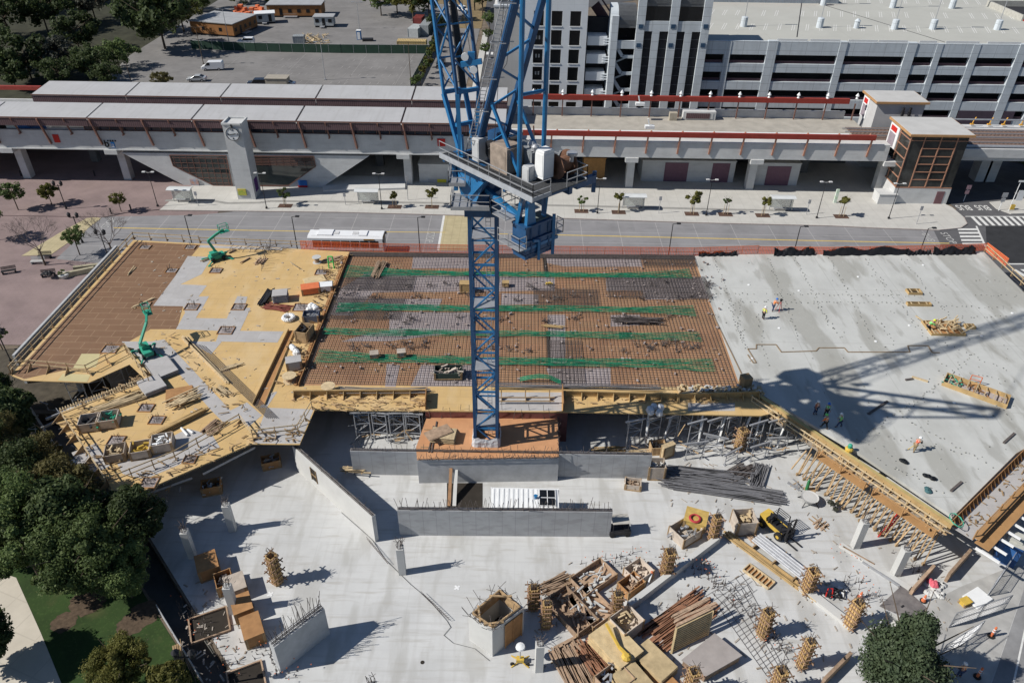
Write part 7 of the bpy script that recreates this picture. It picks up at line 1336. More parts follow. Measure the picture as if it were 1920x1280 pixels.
g = MB(); a = at(340, 802, ZD + .12); g.path([a, at(352, 816, ZD + .12)], .12, 8); g.path([at(352, 805, ZD + .12), at(362, 811, ZD + .12)], .12, 8); tag(g.obj('white_pipe', M_white), 'two white pipe ends lying on the terrace', 'pipe')
boards('pale plank and dark offcuts beside an opening on the brown deck', (252, 577), (287, 561), ZD, .5, 0, 5); boards('short yellow plank on the upper part of the brown deck', (241, 515), (252, 503), ZD, .25, 0, 2)
boards('pale plank lying at the middle of the tan deck', (546, 494), (567, 507), ZD, .3, 0, 2); boards('dark bundle of form timbers standing on the tan deck', (490, 572), (508, 547), ZD, 1.0, 0, 24, M_dark); sheets('wrapped grey pallet on the tan deck beside the dark bundle', 527, 562, ZD, 1.8, 1.6, 52, .2, M_gryD); boards('rusty red steel frames lying in front of the wrapped pallet', (502, 572), (540, 580), ZD, 1.3, 0, 14, mat('rusty_red', (.20, .06, .045), .8, .25, 2), None, 'steel_trestles', .5, .5)
boards('dark planks beside the far boom lift', (376, 492), (398, 483), ZD, .35, 0, 3, M_oldl); boards('dark planks in the upper middle of the tan deck', (452, 493), (468, 484), ZD, .4, 0, 3, M_oldl); boards('short dark pallet of timbers on the upper tan deck', (482, 497), (492, 486), ZD, 1.2, 0, 10, M_oldl); boards('thin dark planks right of the far boom lift', (432, 474), (440, 470), ZD, .4, 0, 3, M_oldl)
g = MB(); 
for i in range(36): a = at(nz(420, 530), nz(463, 474), ZD); g.tube(a, a + Vector((nz(.2, 1.6), nz(-.4, .2), nz(.2, .9))), .03, 4)
for i in range(14): a = at(490 + i * 1.3, 508 - i * 3.6, ZD); g.tube(a, a + Vector((nz(-.6, .6), nz(-.4, .4), nz(.9, 1.5))), .03, 4)
tag(g.obj('rebar_dowels', M_rebar), 'rows of thin rebar dowels along the far edge of the tan deck', 'rebar')
g = MB(); a = at(541, 596, ZD + .2); n = 20
for i in range(n): t0, t1 = i / n * 2 * math.pi, (i + 1) / n * 2 * math.pi; g.tube(a + Vector((math.cos(t0) * .6, math.sin(t0) * .6, nz(0, .1))), a + Vector((math.cos(t1) * .6, math.sin(t1) * .6, nz(0, .1))), .26, 7)
tag(g.obj('white_coil', M_white), 'white ring of coiled hose on the tan deck', 'hose')
def bags(lab, px, py, n=6, s=.5, m=M_white, z=ZD):
    r_ = random.Random(px); t = thing('bag_pile', lab, 'bags', at(px, py, z)); g = MB()
    for i in range(n): x, y = r_.uniform(-s, s), r_.uniform(-s, s); g.lathe((x, y, 0), [(s * .4, 0), (s * .6, s * .4), (s * .45, s * .9), (s * .1, s * 1.1)], 8)
    g.obj('bags', m, t)
bags('white sack pile beside the upper right opening of the tan deck', 590, 580, 8, .6); bags('white sacks at the deck bulkhead below the beam trough', 551, 660, 6, .6); bags('clear plastic heap on the deck corner debris', 1228, 771, 5, .7, mat('milky_plastic', (.5, .5, .5)))
def spool(lab, px, py, z, r_, w_, m=M_lum, rot=0):
    t = thing('cable_spool', lab, 'spool', at(px, py, z), rot, 'cable spools on the decks'); g = MB(); g.lathe((0, 0, 0), [(r_, 0), (r_, .07)], 18); g.lathe((0, 0, w_), [(r_, 0), (r_, .07)], 18); g.obj('flanges', m, t); g = MB(); g.lathe((0, 0, .07), [(r_ * .55, 0), (r_ * .55, w_ - .07)], 14); g.obj('core', M_oldl, t)
spool('pale cable spool lying flat by the grey crate at the bulkhead', 544, 714, ZD, .75, .7); spool('pale cable spool on the edge form left of the rebar bundle', 617, 735, ZD, .75, .8); spool('grey cable spool near the green gas frame', 595, 492, ZD, .6, .8, M_conc)
crate('grey timber box at the bulkhead above the spool', 553, 690, ZD, 1.6, 1.2, 1.2, .3, M_gryD, None, 'open plywood crates', True); crate('brown plywood tool box at the bulkhead', 573, 634, ZD, 1.5, 2.0, 1.5, -.2, M_wood, M_dark); crate('orange covered box at the bulkhead', 583, 548, ZD, 2.2, 1.4, .9, .3, M_org, None, 'open plywood crates', True); crate('white box beside the orange covered one', 612, 543, ZD, 1.6, 1.2, .8, .2, M_white, None, 'open plywood crates', True); sheets('tan plywood sheets beside the orange covered box', 590, 527, ZD, 2.6, 1.8, 8, .5, M_stackt); crate('blue parts crate by the lower opening of the bulkhead', 585, 600, ZD, 1.9, 1.4, 1.0, .1, mat('blue_grey', (.09, .11, .16)), M_steel); boards('short timber pile at the top of the bulkhead', (610, 490), (640, 484), ZD, 1.2, 0, 14, M_oldl, None, 'lumber_stack', .3)
g = MB(); a = at(617, 503, ZD); g.path([a, a + Vector((0, .2, 1.7)), a + Vector((.6, .2, 1.7)), a + Vector((.7, 0, 0))], .09, 6); g.path([a + Vector((0, .1, .9)), a + Vector((.65, .1, .9))], .07, 6); tag(g.obj('steel_stand', mat('bright_green', (.05, .45, .10), .5)), 'bright green steel frame at the top of the bulkhead', 'frame')
# on the rebar deck
crate('black bin full of scrap on the rebar deck left of the crane', 841, 703, ZD + .15, 3.0, 1.6, .8, .05, mat('bin_green_black', (.03, .05, .045)), M_cratew); crate('small timber box on the lowest tendon band, left of two', 702, 668, ZD + .35, .9, .8, .5, .2, M_cratew, None, 'open plywood crates', True); crate('small timber box on the lowest tendon band, right of two', 753, 666, ZD + .35, .9, .8, .6, .2, M_cratew, None, 'open plywood crates', True); crate('tan box on the rebar left of the crane mast', 873, 545, ZD + .15, 1.4, 1.0, 1.2, 0, M_tan, None, 'open plywood crates', True); crate('small tan box right of the crane mast on the rebar', 948, 535, ZD + .15, .8, .7, .5, 0, M_tan, None, 'open plywood crates', True)
boards('brown timber trough standing at the left end of the topmost tendon band', (703, 520), (716, 492), ZD + .2, 1.3, 0, 18, M_oldl); boards('dark rebar heap on the rebar deck right of the crane mast', (1160, 600), (1230, 602), ZD + .25, 1.2, 0, 30, M_rebar, None, 'rebar_heap', .3, 1, .12); boards('tan plank across the slot right of the crane mast', (1018, 611), (1057, 613), ZD + .25, .5, 0, 3, M_tan)
T = thing('yellow_grinder', 'small yellow tool lying on the rebar right of the mast', 'tool', at(1028, 533, ZD + .2)); g = MB(); g.box((0, 0, .15), (.7, .3, .25), .2); g.box((.4, 0, .12), (.35, .2, .15), .2); g.obj('body', M_yel, T); g = MB(); g.beam((-.3, 0, .25), (-.9, .1, .35), .06); g.obj('handle', M_dark, T)
g = MB()
for i in range(340): a = at(nz(600, 1360), nz(490, 715), ZD + .2); g.box(a, (nz(.08, .4), nz(.06, .2), nz(.05, .2)), nz(0, 3))
tag(g.obj('loose_offcuts', mat('mixed_scrap', (.18, .13, .11), .8, .5, .8, col2=(.45, .40, .38))), 'loose offcuts and tie wire scattered over the rebar deck', 'scrap', kind='stuff')
g = MB()
for i in range(62):
    c = at(nz(640, 1340), rnd.choice((535, 552, 560, 598, 600, 640, 650, 655)) + nz(-5, 5), ZD + .15)
    for k in range(9): g.tube(c + Vector((nz(-.4, .4), nz(-.4, .4), 0)), c + Vector((nz(-.6, .6), nz(-.6, .6), nz(.2, .6))), .03, 4)
tag(g.obj('chair_bars', M_rebar), 'spiky dark clusters of bent bars all over the rebar deck', 'rebar', kind='stuff')
# on the crane base
sheets('stack of pale plywood on the orange crane base', 832, 822, ZB, 2.4, 1.6, 34, -.1, M_lum); sheets('dark brown sheet leaning over the pale plywood stack', 822, 812, ZB + .75, 2.6, 1.3, 3, .55, M_oldl); boards('two dark steel bars on the left of the crane base', (798, 850), (808, 795), ZB, 1.0, 0, 2, M_rebar, None, 'steel_bars')
# white container behind the core wall
p = at(984, 934, 2.6); t = shed('site_container', 'white ribbed site container behind the core wall', 0, 0, 6.3, 2.44, 2.6, M_white); t.location = (p.x, p.y, .01); g = MB(); g.box((2.1, .05, 2.64), (1.5, 2.0, .05)); g.obj('roof_hatch', M_black, t); g = MB(); [g.box((2.1 + x, .05, 2.7), (.06, 2.1, .06)) for x in (-.75, 0, .75)]; [g.box((2.1, .05 + y, 2.7), (1.5, .06, .06)) for y in (-1, 0, 1)]; g.obj('hatch_frame', M_white, t); g = MB(); g.lathe((1.0, 0, 2.65), [(.14, 0), (.14, .3), (.2, .35)], 8); g.obj('vent', M_blue, t)
# crates and materials on the lower slab
crate('grey crate of rubble right of the core wall', 1228, 890, 0, 1.7, 1.5, 1.7, 0, M_cratew, M_conc); crate('low open timber box in front of the core wall end', 1186, 912, 0, 1.6, 1.1, .7, -.15, M_cratew, M_oldl); crate('brown open crate under the deck by the yellow panel', 1232, 845, 0, 1.6, 1.3, 1.0, .1, M_wood, M_dark); crate('yellow slatted panel crate leaning under the deck edge', 1250, 855, 0, 1.4, .5, 1.6, .5, M_lum, None, 'open plywood crates', True)
crate('orange brown crate of clamps by the slanting wall', 510, 872, 0, 1.8, 1.2, 1.0, .35, M_brn, M_steel); crate('orange brown crate of clamps under the terrace edge', 399, 920, 0, 1.8, 1.3, 1.1, .3, M_brn, M_steel)
crate('plywood box topped with a yellow lid at the slab edge, uppermost of four', 393, 1070, 0, 1.7, 2.0, 1.3, .5, M_brn, None, 'plywood boxes at the slab edge', True); crate('plywood box with rebar on top at the slab edge', 424, 1100, 0, 1.4, 1.7, 1.2, .5, M_brn, M_rebar, 'plywood boxes at the slab edge'); crate('pale lidded plywood box at the slab edge right of the rebar one', 445, 1108, 0, 1.6, 1.8, 1.2, .5, M_cratew, None, 'plywood boxes at the slab edge', True); crate('upper of two joined plywood boxes at the slab edge', 458, 1148, 0, 1.5, 1.8, 1.3, .5, M_brn, None, 'plywood boxes at the slab edge', True); crate('lower of two joined plywood boxes at the slab edge', 477, 1190, 0, 1.5, 2.2, 1.3, .5, M_brn, None, 'plywood boxes at the slab edge', True)
for i, (px, py, w_, d_) in enumerate(((393, 1172, 3.0, 2.4), (463, 1278, 2.6, 2.6))): t = thing('slab_pit', 'dark rectangular pit in the slab edge, ' + ('upper one by the trench' if i == 0 else 'lower one at the bottom edge'), 'pit', at(px, py, .004), .45, 'pits at the slab edge'); g = MB(); g.sheet([(-w_ / 2, -d_ / 2), (w_ / 2, -d_ / 2), (w_ / 2, d_ / 2), (-w_ / 2, d_ / 2)], .008); g.obj('pit_floor', M_hole, t); g = MB(); [g.box((s * w_ / 2, 0, .1), (.12, d_ + .12, .2)) for s in (-1, 1)]; [g.box((0, s * d_ / 2, .1), (w_ - .12, .12, .2)) for s in (-1, 1)]; g.obj('rim', M_oldl, t)
crate('low timber box of rubble right of the clamped columns', 1112, 1088, 0, 3.6, 2.2, .7, R(38), M_oldl, M_conc, 'low timber boxes on the lower slab'); crate('low timber box of debris in the middle of the low boxes', 1106, 1140, 0, 2.6, 3.6, .6, R(38), M_oldl, M_conc, 'low timber boxes on the lower slab'); crate('low timber box with plates left of the debris box', 1070, 1150, 0, 2.4, 4.2, .7, R(38), M_oldl, M_oldl, 'low timber boxes on the lower slab'); crate('timber bin of offcuts beside the red white pole', 1196, 1080, 0, 2.0, 1.8, 1.0, R(38), M_cratew, M_cratew, 'low timber boxes on the lower slab'); crate('brown timber bin below the bin of offcuts', 1182, 1104, 0, 2.0, 1.4, 1.0, R(38), M_brn, M_oldl, 'low timber boxes on the lower slab')
crate('deep timber crate with a tan roll inside above the plywood stacks', 1172, 1180, 0, 2.2, 1.9, 1.5, R(38), M_cratew, M_lum, 'low timber boxes on the lower slab'); crate('timber crate of scrap at the bottom edge', 1150, 1285, 0, 2.4, 2.0, 1.2, R(38), M_oldl, M_steel, 'low timber boxes on the lower slab'); crate('grey plywood crate between a column form and the forklift', 1392, 990, 0, 1.9, 1.8, 1.7, .1, M_cratew, M_lum); crate('yellow bin with a coiled red hose beside a column form', 1303, 980, 0.6, 2.0, 1.8, .9, R(-20), mat('dull_yellow', (.48, .33, .10), .7, .25, 2), None, 'open plywood crates', True)
g = MB(); a = at(1303, 972, 1.65)
for i in range(40): t0, t1 = i * .5, (i + 1) * .5; r_ = .55 - .004 * i; g.tube(a + Vector((math.cos(t0) * r_, math.sin(t0) * r_, .03 + .002 * i)), a + Vector((math.cos(t1) * r_, math.sin(t1) * r_, .03 + .002 * i)), .05, 5)
tag(g.obj('red_hose', mat('red_hose', (.45, .05, .06))), 'coiled red hose on the yellow bin', 'hose')
crate('grey timber bin left of the yellow bin by the kerb wall', 1283, 1005, 0, 2.4, 2.0, 1.2, R(35), M_cratew, M_steel); sheets('yellow plywood stack with a mechanical arm on it', 1152, 1222, 0, 2.5, 3.6, 30, R(38), M_stackt, .05, None, .04); sheets('yellow plywood stack right of the mechanical arm', 1225, 1248, 0, 1.9, 3.1, 40, R(40), M_stackt); sheets('yellow plywood stack at the bottom edge below the arm', 1186, 1290, 0, 2.1, 2.6, 34, R(36), M_stackt, .06, None, .03); sheets('brown plywood stack behind the yellow ones', 1240, 1290, 0, 2.2, 3.2, 24, R(38), M_brn)
T = thing('concrete_bucket_arm', 'yellow jointed mechanical arm lying on the plywood stack', 'machine arm', at(1160, 1215, 1.3)); g = MB(); q = Vector((0, 0, .2)); g.beam(q, q + Vector((-.9, 1.7, .5)), .18, .22); g.obj('upper_arm', M_yel, T); g = MB(); g.beam(q, q + Vector((.7, -.9, .05)), .2, .24); g.lathe((.5, -.8, 0), [(.35, 0), (.4, .2), (.2, .4)], 8); g.obj('base', M_yel, T)
boards('large heap of weathered poles at the bottom of the slab', (1058, 1215), (1098, 1290), 0, 2.6, 0, 60, M_oldl, None, 'pole_heap', .25, .5); boards('heap of reddish poles beside the weathered ones', (1098, 1208), (1140, 1265), 0, 2.2, 0, 54, mat('reddish_lumber', (.27, .135, .08), .8, .3, 2), None, 'pole_heap', .35, .6); boards('long reddish boards leaning towards the big form panel', (1225, 1200), (1320, 1130), 0, 2.6, 0, 60, mat('reddish_lumber', (.3, .1, .1)), None, 'lumber_stack', .25, .8); boards('timber pile behind the low rubble box', (1020, 1108), (1068, 1085), 0, 1.5, 0, 26, M_oldl, None, 'lumber_stack', .25, .6); boards('long timbers beside the shaft running to the plywood crates', (1050, 1212), (1135, 1165), 0, .4, 0, 5, M_oldl)
# ribbed form panel and grey board
T = thing('form_panel', 'large ribbed orange form panel propped up at the bottom of the slab', 'form panel', at(1290, 1215)); A, B = at(1258, 1222), at(1326, 1188); U = Vector((.2, .7, 2.3)); g = MB(); g.extr([A, B, B + U, A + U], Vector((0, .1, -.04))); g.obj('face', M_oply, T, True); g = MB()
for i in range(12): t_ = (i + .5) / 12; g.beam(A + U * t_ + Vector((0, -.08, .05)), B + U * t_ + Vector((0, -.08, .05)), .12, .16)
for t_ in (0, 1): q = lerp(A, B, t_); g.beam(q + Vector((0, -.1, .05)), q + U + Vector((0, -.1, .05)), .16)
g.obj('ribs', M_stackt, T, True); g = MB()
for i in range(9): g.beam(A + U * 1.02 + Vector((nz(-.3, .3), i * .12, .05)), B + U * 1.02 + Vector((nz(-.3, .5), i * .12, .05 + nz(0, .1))), .12, .1)
g.obj('loose_boards', M_oldl, T, True)
T = thing('grey_board', 'large tilted grey board beside the ribbed form panel', 'board', at(1330, 1225)); q = [at(1278, 1236, .9), at(1340, 1186, .9), at(1392, 1228, .9), at(1322, 1268, .9)]; g = MB(); g.prism(q, .8, .9); g.obj('top', mat('dusty_board', (.33, .30, .285), .85, .15, .8), T, True); g = MB(); g.prism([lerp(p_, sum(q, Vector()) / 4, .06) for p_ in q], 0, .78); g.obj('stack_below', M_oldl, T, True)
# dark steel plate, concrete box, low kerb walls
T = thing('steel_plate', 'dark mottled steel plate lying on the slab at the right', 'steel plate', at(1693, 1135)); g = MB(); g.prism([at(1649, 1136), at(1690, 1098), at(1736, 1140), at(1706, 1165)], 0, .12); g.obj('plate', mat('mottled_plate', (.11, .10, .10), .6, .5, 1.2, col2=(.24, .22, .21)), T, True); g = MB(); g.box(at(1692, 1136, .15), (.3, .12, .1), .6); g.obj('lifting_eye', M_dark, T, True)
T = thing('concrete_pit_box', 'square concrete pit box in front of the dark steel plate', 'pit', at(1668, 1168)); q = [at(1646, 1172, .9), at(1662, 1142, .9), at(1702, 1160, .9), at(1692, 1190, .9)]; cc_ = sum(q, Vector()) / 4; g = MB()
for i in range(4): a, b = q[i], q[(i + 1) % 4]; g.prism([a, b, lerp(b, cc_, .12), lerp(a, cc_, .12)], 0, .9)
g.obj('walls', M_conc, T, True); g = MB(); g.sheet([lerp(p_, cc_, .11) for p_ in q], .05); g.obj('floor', M_conc, T, True)
def kerbwall(lab, a, b, w_, h, m=M_conc): A, B = at(*a), at(*b); d = (B - A).normalized(); nr = Vector((-d.y, d.x, 0)) * w_ / 2; g = MB(); g.prism([A - nr, B - nr, B + nr, A + nr], 0, h); return tag(g.obj('low_wall', m), lab, 'low wall')
kerbwall('low concrete kerb wall running between the column forms at the right', (1500, 1100), (1600, 1178), .8, .35); kerbwall('low concrete kerb wall along the shadowed bins in the middle', (1178, 1142), (1345, 1015), .5, .8); kerbwall('long low concrete lip in front of the leaning columns', (1575, 1022), (1705, 1105), .5, .25); kerbwall('low timber form wall left of the pine tree', (1540, 1285), (1590, 1235), .25, 1.0, M_oldl); kerbwall('low timber form wall beside the rubble at the right', (1706, 1115), (1745, 1072), .25, 1.0, M_oldl); kerbwall('low timber form wall under the near deck corner', (1772, 1090), (1812, 1045), .25, 1.2, M_oldl)
# pipe rack and long form beams
T = thing('pipe_rack', 'bundle of long white pipes on a timber rack', 'pipes', at(1460, 1045)); A, B = at(1418, 1006, .5), at(1512, 1080, .5); g = MB()
d = (B - A).normalized(); nr = Vector((-d.y, d.x, 0))
for i in range(8): g.tube(A + nr * (i * .16 - .6) + Vector((0, 0, .08 * (i % 2))), B + nr * (i * .16 - .6) + Vector((0, 0, .08 * (i % 2))), .085, 6)
g.obj('pipes', mat('pipe_grey', (.46, .47, .49), .5, .2, 2), T, True); g = MB()
for t_ in (.1, .5, .9): q = lerp(A, B, t_); g.beam(q - nr * 1.2 - Vector((0, 0, .25)), q + nr * .9 - Vector((0, 0, .25)), .12, .4)
g.obj('rack', M_wood, T, True)
boards('long yellow form beam running from the grey crate to a column form', (1360, 1002), (1496, 1102), 0, .6, 0, 12, M_tan); boards('dark timber lip beside the pipe rack', (1402, 1000), (1418, 1015), 0, .8, 0, 8, M_oldl); boards('thin yellow plank beyond the column form at the rack end', (1500, 1108), (1530, 1132), 0, .25, 0, 3); boards('silver tube pair lying before the steel plate', (1617, 1053), (1685, 1098), 0, .35, 0, 4, M_steel, None, 'tube_pair', .02, .1); boards('dark plank pair lying left of the silver tubes', (1583, 1028), (1640, 1062), 0, .25, 0, 3, M_oldl)
T = thing('ladder_form', 'yellow ladder shaped timber form lying flat on the slab', 'form panel', at(1424, 1080)); A, B = at(1399, 1064), at(1446, 1099); d = (B - A).normalized(); nr = Vector((-d.y, d.x, 0)) * .5; g = MB(); g.beam(A + nr + Vector((0, 0, .12)), B + nr + Vector((0, 0, .12)), .1, .24); g.beam(A - nr + Vector((0, 0, .12)), B - nr + Vector((0, 0, .12)), .1, .24)
for i in range(8): q = lerp(A, B, i / 7) + Vector((0, 0, .12)); g.beam(q - nr, q + nr, .08, .2)
g.obj('frame', M_lum, T, True); g = MB(); g.prism([A + nr, B + nr, B - nr, A - nr], .01, .03); g.obj('sheet', M_brn, T, True)
# rebar piles on the slab
boards('long grey rebar bundle lying on the slab under the deck edge', (1256, 905), (1448, 934), 0, 1.6, 0, 54, mat('grey_rebar', (.16, .16, .17)), None, 'rebar_bundle', .2, 1.4, .12); boards('grey rebar bundle behind the long one', (1270, 885), (1390, 898), 0, 1.4, 0, 40, mat('grey_rebar', (.16, .16, .17)), None, 'rebar_bundle', .3, 1.4, .12); boards('dark tangled rebar heap between two bundles', (1345, 905), (1405, 880), 0, 1.6, 0, 44, M_rebar, None, 'rebar_heap', .4, .8, .1); boards('upright fanned rebar bundle at the right of the heaps', (1415, 912), (1428, 872), 0, 1.1, 0, 34, mat('grey_rebar', (.16, .16, .17)), None, 'rebar_bundle', .3, .3, .1)
# rebar lattice tied over the slab at the bottom right: stuff-like mesh as one thing
g = MB()
def lattice(p0, p1, p2, p3, n, m_):
    a, b, c, d = [at(*p_, .06) for p_ in (p0, p1, p2, p3)]
    for i in range(n + 1): t_ = i / n; g.beam(lerp(a, b, t_), lerp(d, c, t_) + Vector((nz(-.25, .25), nz(-.25, .25), 0)), .02)
    for i in range(m_ + 1): t_ = i / m_; g.beam(lerp(a, d, t_), lerp(b, c, t_) + Vector((nz(-.25, .25), nz(-.25, .25), 0)), .02)
lattice((1345, 1135), (1400, 1095), (1480, 1240), (1440, 1270), 5, 18); lattice((1300, 1130), (1400, 1070), (1420, 1100), (1340, 1160), 9, 3)
tag(g.obj('rebar_lattice', M_rebar), 'thin rebar lattice laid on the slab between the clamped columns', 'rebar')
g = MB()
for (a, b, n) in (((335, 1120), (440, 1270), 50), ((470, 1180), (540, 1275), 40), ((1290, 1050), (1350, 1095), 30), ((1100, 1060), (1200, 1045), 24), ((1590, 1090), (1640, 1130), 26), ((1690, 1040), (1730, 1090), 26), ((1640, 980), (1720, 1020), 20), ((1350, 1090), (1480, 1240), 60), ((690, 905), (1110, 1010), 0), ((1255, 1150), (1345, 1090), 30)):
    A, B = at(*a), at(*b)
    for i in range(n): q = lerp(A, B, rnd.random()) + Vector((nz(-.8, .8), nz(-.8, .8), 0)); g.tube(q, q + Vector((nz(-.1, .1), nz(-.1, .1), nz(.4, .9))), .022, 4); g.box(q + Vector((0, 0, .02)), (nz(.1, .3), .06, .04), nz(0, 3))
tag(g.obj('starter_bars', M_rebar), 'scattered starter bars standing up from the lower slab', 'rebar', kind='stuff')
g = MB()
for i in range(90):
    a, b = rnd.choice((((335, 1120), (440, 1270)), ((470, 1180), (560, 1275)), ((1290, 1050), (1350, 1095)), ((1100, 1060), (1200, 1040)), ((1560, 1030), (1640, 1130)), ((1350, 1090), (1480, 1240)))); q = lerp(at(*a), at(*b), rnd.random()) + Vector((nz(-1, 1), nz(-1, 1), nz(.5, .8))); g.lathe(q, [(.03, 0), (.055, .04), (.03, .08)], 6)
tag(g.obj('safety_caps', M_org), 'small orange safety caps dotted over the starter bars', 'caps', kind='stuff')
g = MB()
for i in range(320):
    px, py = rnd.choice(((nz(1000, 1300), nz(1050, 1280)), (nz(1250, 1460), nz(860, 950)), (nz(1480, 1780), nz(930, 1180)), (nz(330, 480), nz(1080, 1280)), (nz(1280, 1600), nz(1000, 1260)))); q = at(px, py, .03); g.beam(q, q + Vector((nz(-.5, .5), nz(-.5, .5), nz(0, .05))), nz(.04, .14), .05)
tag(g.obj('slab_litter', mat('litter_mix', (.22, .17, .12), .85, .4, .7, col2=(.45, .42, .38))), 'scraps of timber and paper scattered over the lower slab', 'scrap', kind='stuff')
# cable trailing over the slab
g = MB(); pts = [(640, 960), (697, 1010), (722, 1048), (770, 1095), (800, 1120), (838, 1163), (845, 1175), (832, 1190), (850, 1205), (890, 1215), (918, 1238)]; P = [at(x, y, .05) for x, y in pts]; g.path(P, .02, 5); tag(g.obj('trailing_cable', mat('cable_grey', (.12, .12, .12), .8, .2, 2)), 'dark cable trailing across the slab to the hollow shaft', 'cable')
T = thing('rebar_cage', 'flat rebar cage lying on the slab along the cable', 'rebar cage', at(815, 1133)); g = MB(); A, B = at(793, 1115, .15), at(838, 1158, .15)
for s in (-.18, .18):
    for z in (0, .25): g.tube(A + Vector((s, -s, z)), B + Vector((s, -s, z)), .02, 4)
for i in range(14): q = lerp(A, B, i / 13); g.path([q + Vector((-.2, .2, 0)), q + Vector((.2, -.2, 0)), q + Vector((.2, -.2, .25)), q + Vector((-.2, .2, .25))], .016, 4)
g.obj('bars', M_rebar, T, True); T2_ = dup(T, at(708, 1030, 0), R(-5), 'flat rebar cage at the foot of the slanting wall')
# light tower
T = thing('light_tower', 'yellow based light tower with a white lamp dish beside the shaft', 'light tower', at(975, 1240)); g = MB(); g.box((0, 0, .35), (.6, .4, .35)); [g.beam((0, 0, .2), (x, y, .02), .08) for x in (-.7, .7) for y in (-.5, .5)]; g.obj('base', M_yel, T); g = MB(); g.tube((0, 0, .5), (0, 0, 1.9), .05, 6); g.obj('mast', M_steel, T); g = MB(); g.lathe((0, 0, 1.9), [(.1, 0), (.38, .1), (.34, .25), (.1, .32)], 12); g.obj('lamp_dish', M_white, T)
for x in (-.6, .6): g = MB(); g.tube((x, -.35, .18), (x, -.25, .18), .18, 10); g.obj('wheel', M_tyre, T)
# forklift
T = thing('forklift', 'yellow rough terrain forklift with a black caged seat', 'forklift', at(1452, 992), R(-55)); g = MB(); g.extr([(-1.4, -.6, .4), (-1.5, -.6, 1.15), (-.8, -.6, 1.25), (-.6, -.6, .4)], (0, 1.2, 0)); g.beam((-.8, -.55, .7), (1.1, -.55, .6), .14, .3); g.beam((-.8, .55, .7), (1.1, .55, .6), .14, .3); g.obj('body', M_yel, T); g = MB(); g.box((.3, 0, .6), (1.8, .9, .45)); g.box((-.5, 0, 1.0), (.5, .8, .5)); g.tube((.5, 0, .8), (.75, 0, 1.25), .04, 6); g.obj('chassis', M_dark, T); g = MB(); [g.beam((x, y, .8), (x * .9, y, 2.2), .08) for x in (-.5, .9) for y in (-.55, .55)]; [g.beam((-.45, -.55 + i * .22, 2.2), (.8, -.55 + i * .22, 2.2), .05) for i in range(6)]; g.obj('roll_cage', M_dark, T); g = MB(); [g.beam((1.45, y, .2), (1.55, y, 2.6), .12, .16) for y in (-.4, .4)]; [g.beam((1.4, -.4, z), (1.4, .4, z), .08) for z in (.5, 1.3, 2.4)]; g.obj('mast', M_dark, T); g = MB(); [g.beam((1.6, y, .15), (2.8, y, .12), .14, .06) for y in (-.35, .35)]; [g.beam((1.62, -.6 + i * .2, .15), (1.62, -.6 + i * .2, 1.2), .05) for i in range(7)]; [g.beam((1.62, -.6, z), (1.62, .6, z), .05) for z in (.2, .7, 1.2)]; g.obj('forks', M_dark, T); g = MB(); g.box((-.1, 0, .95), (.5, .5, .15)); g.box((-.32, 0, 1.25), (.12, .5, .5)); g.obj('seat', M_black, T)
for x in (-.9, .95):
    for y in (-.75, .75): g = MB(); g.tube((x, y - .14, .42), (x, y + .14, .42), .42, 14); wh = g.obj('wheel', M_tyre, T); g = MB(); g.tube((x, y - .16, .42), (x, y + .16, .42), .18, 8); g.obj('rim', M_yel, wh)
# golf cart in the wall's shade
T = thing('utility_cart', 'small dark utility cart with a pale roof at the end of the core wall', 'cart', at(1160, 998), .1); g = MB(); g.box((0, 0, .5), (2.0, 1.1, .4)); g.box((.6, 0, .85), (.5, 1.0, .4)); g.obj('body', M_dark, T); g = MB(); g.box((0, 0, 1.85), (1.6, 1.2, .06)); g.obj('roof', mat('cart_roof', (.40, .38, .34)), T); g = MB(); [g.beam((x, y, .6), (x, y, 1.85), .05) for x in (-.7, .7) for y in (-.5, .5)]; g.obj('roof_posts', M_dark, T)
for x in (-.7, .7):
    for y in (-.5, .5): g = MB(); g.tube((x, y - .1, .25), (x, y + .1, .25), .25, 10); g.obj('wheel', M_tyre, T)
# boom lifts on the deck
def boom_lift(lab, base, rz, pts, bw=2.0):
    T = thing('boom_lift', lab, 'boom lift', base, rz, 'green boom lifts on the left deck'); g = MB(); g.box((0, 0, .55), (bw, 1.0, .5)); g.box((-.3, 0, 1.0), (1.0, .8, .5)); g.obj('chassis', M_lift, T)
    for x in (-.75, .75):
        for y in (-.6, .6): g = MB(); g.tube((x, y - .12, .3), (x, y + .12, .3), .3, 10); g.obj('wheel', M_tyre, T)
    g = MB(); [g.beam((0, 0, .5), (x, y, .1), .12) for x in (-1.6, 1.6) for y in (-1.2, 1.2)]; [g.lathe((x, y, 0), [(.2, 0), (.2, .08)], 8) for x in (-1.6, 1.6) for y in (-1.2, 1.2)]; g.obj('outriggers', M_lift, T)
    for a, b in zip(pts, pts[1:]): g = MB(); g.beam(a, b, .22, .3); g.obj('boom_section', M_lift, T)
    q = Vector(pts[-1]); g = MB(); rail(g, [q + Vector((-.6, -.35, -.3)), q + Vector((.6, -.35, -.3)), q + Vector((.6, .35, -.3)), q + Vector((-.6, .35, -.3)), q + Vector((-.6, -.35, -.3))], 1.0); g.box(q + Vector((0, 0, -.32)), (1.3, .8, .06)); g.obj('basket', M_lift, T)
boom_lift('green towable boom lift in the far part of the left deck', D(408, 486, ZD), R(40), [(0, 0, 1.2), (-.6, .2, 2.9), (.5, .1, 3.5), (1.7, 0, 4.0)]); boom_lift('green boom lift with folded arm beside the stair gap of the left deck', D(277, 664, ZD), R(-50), [(0, 0, 1.2), (1.0, -.6, 2.2), (-.6, 1.0, 3.6), (-2.4, 1.7, 4.0)])
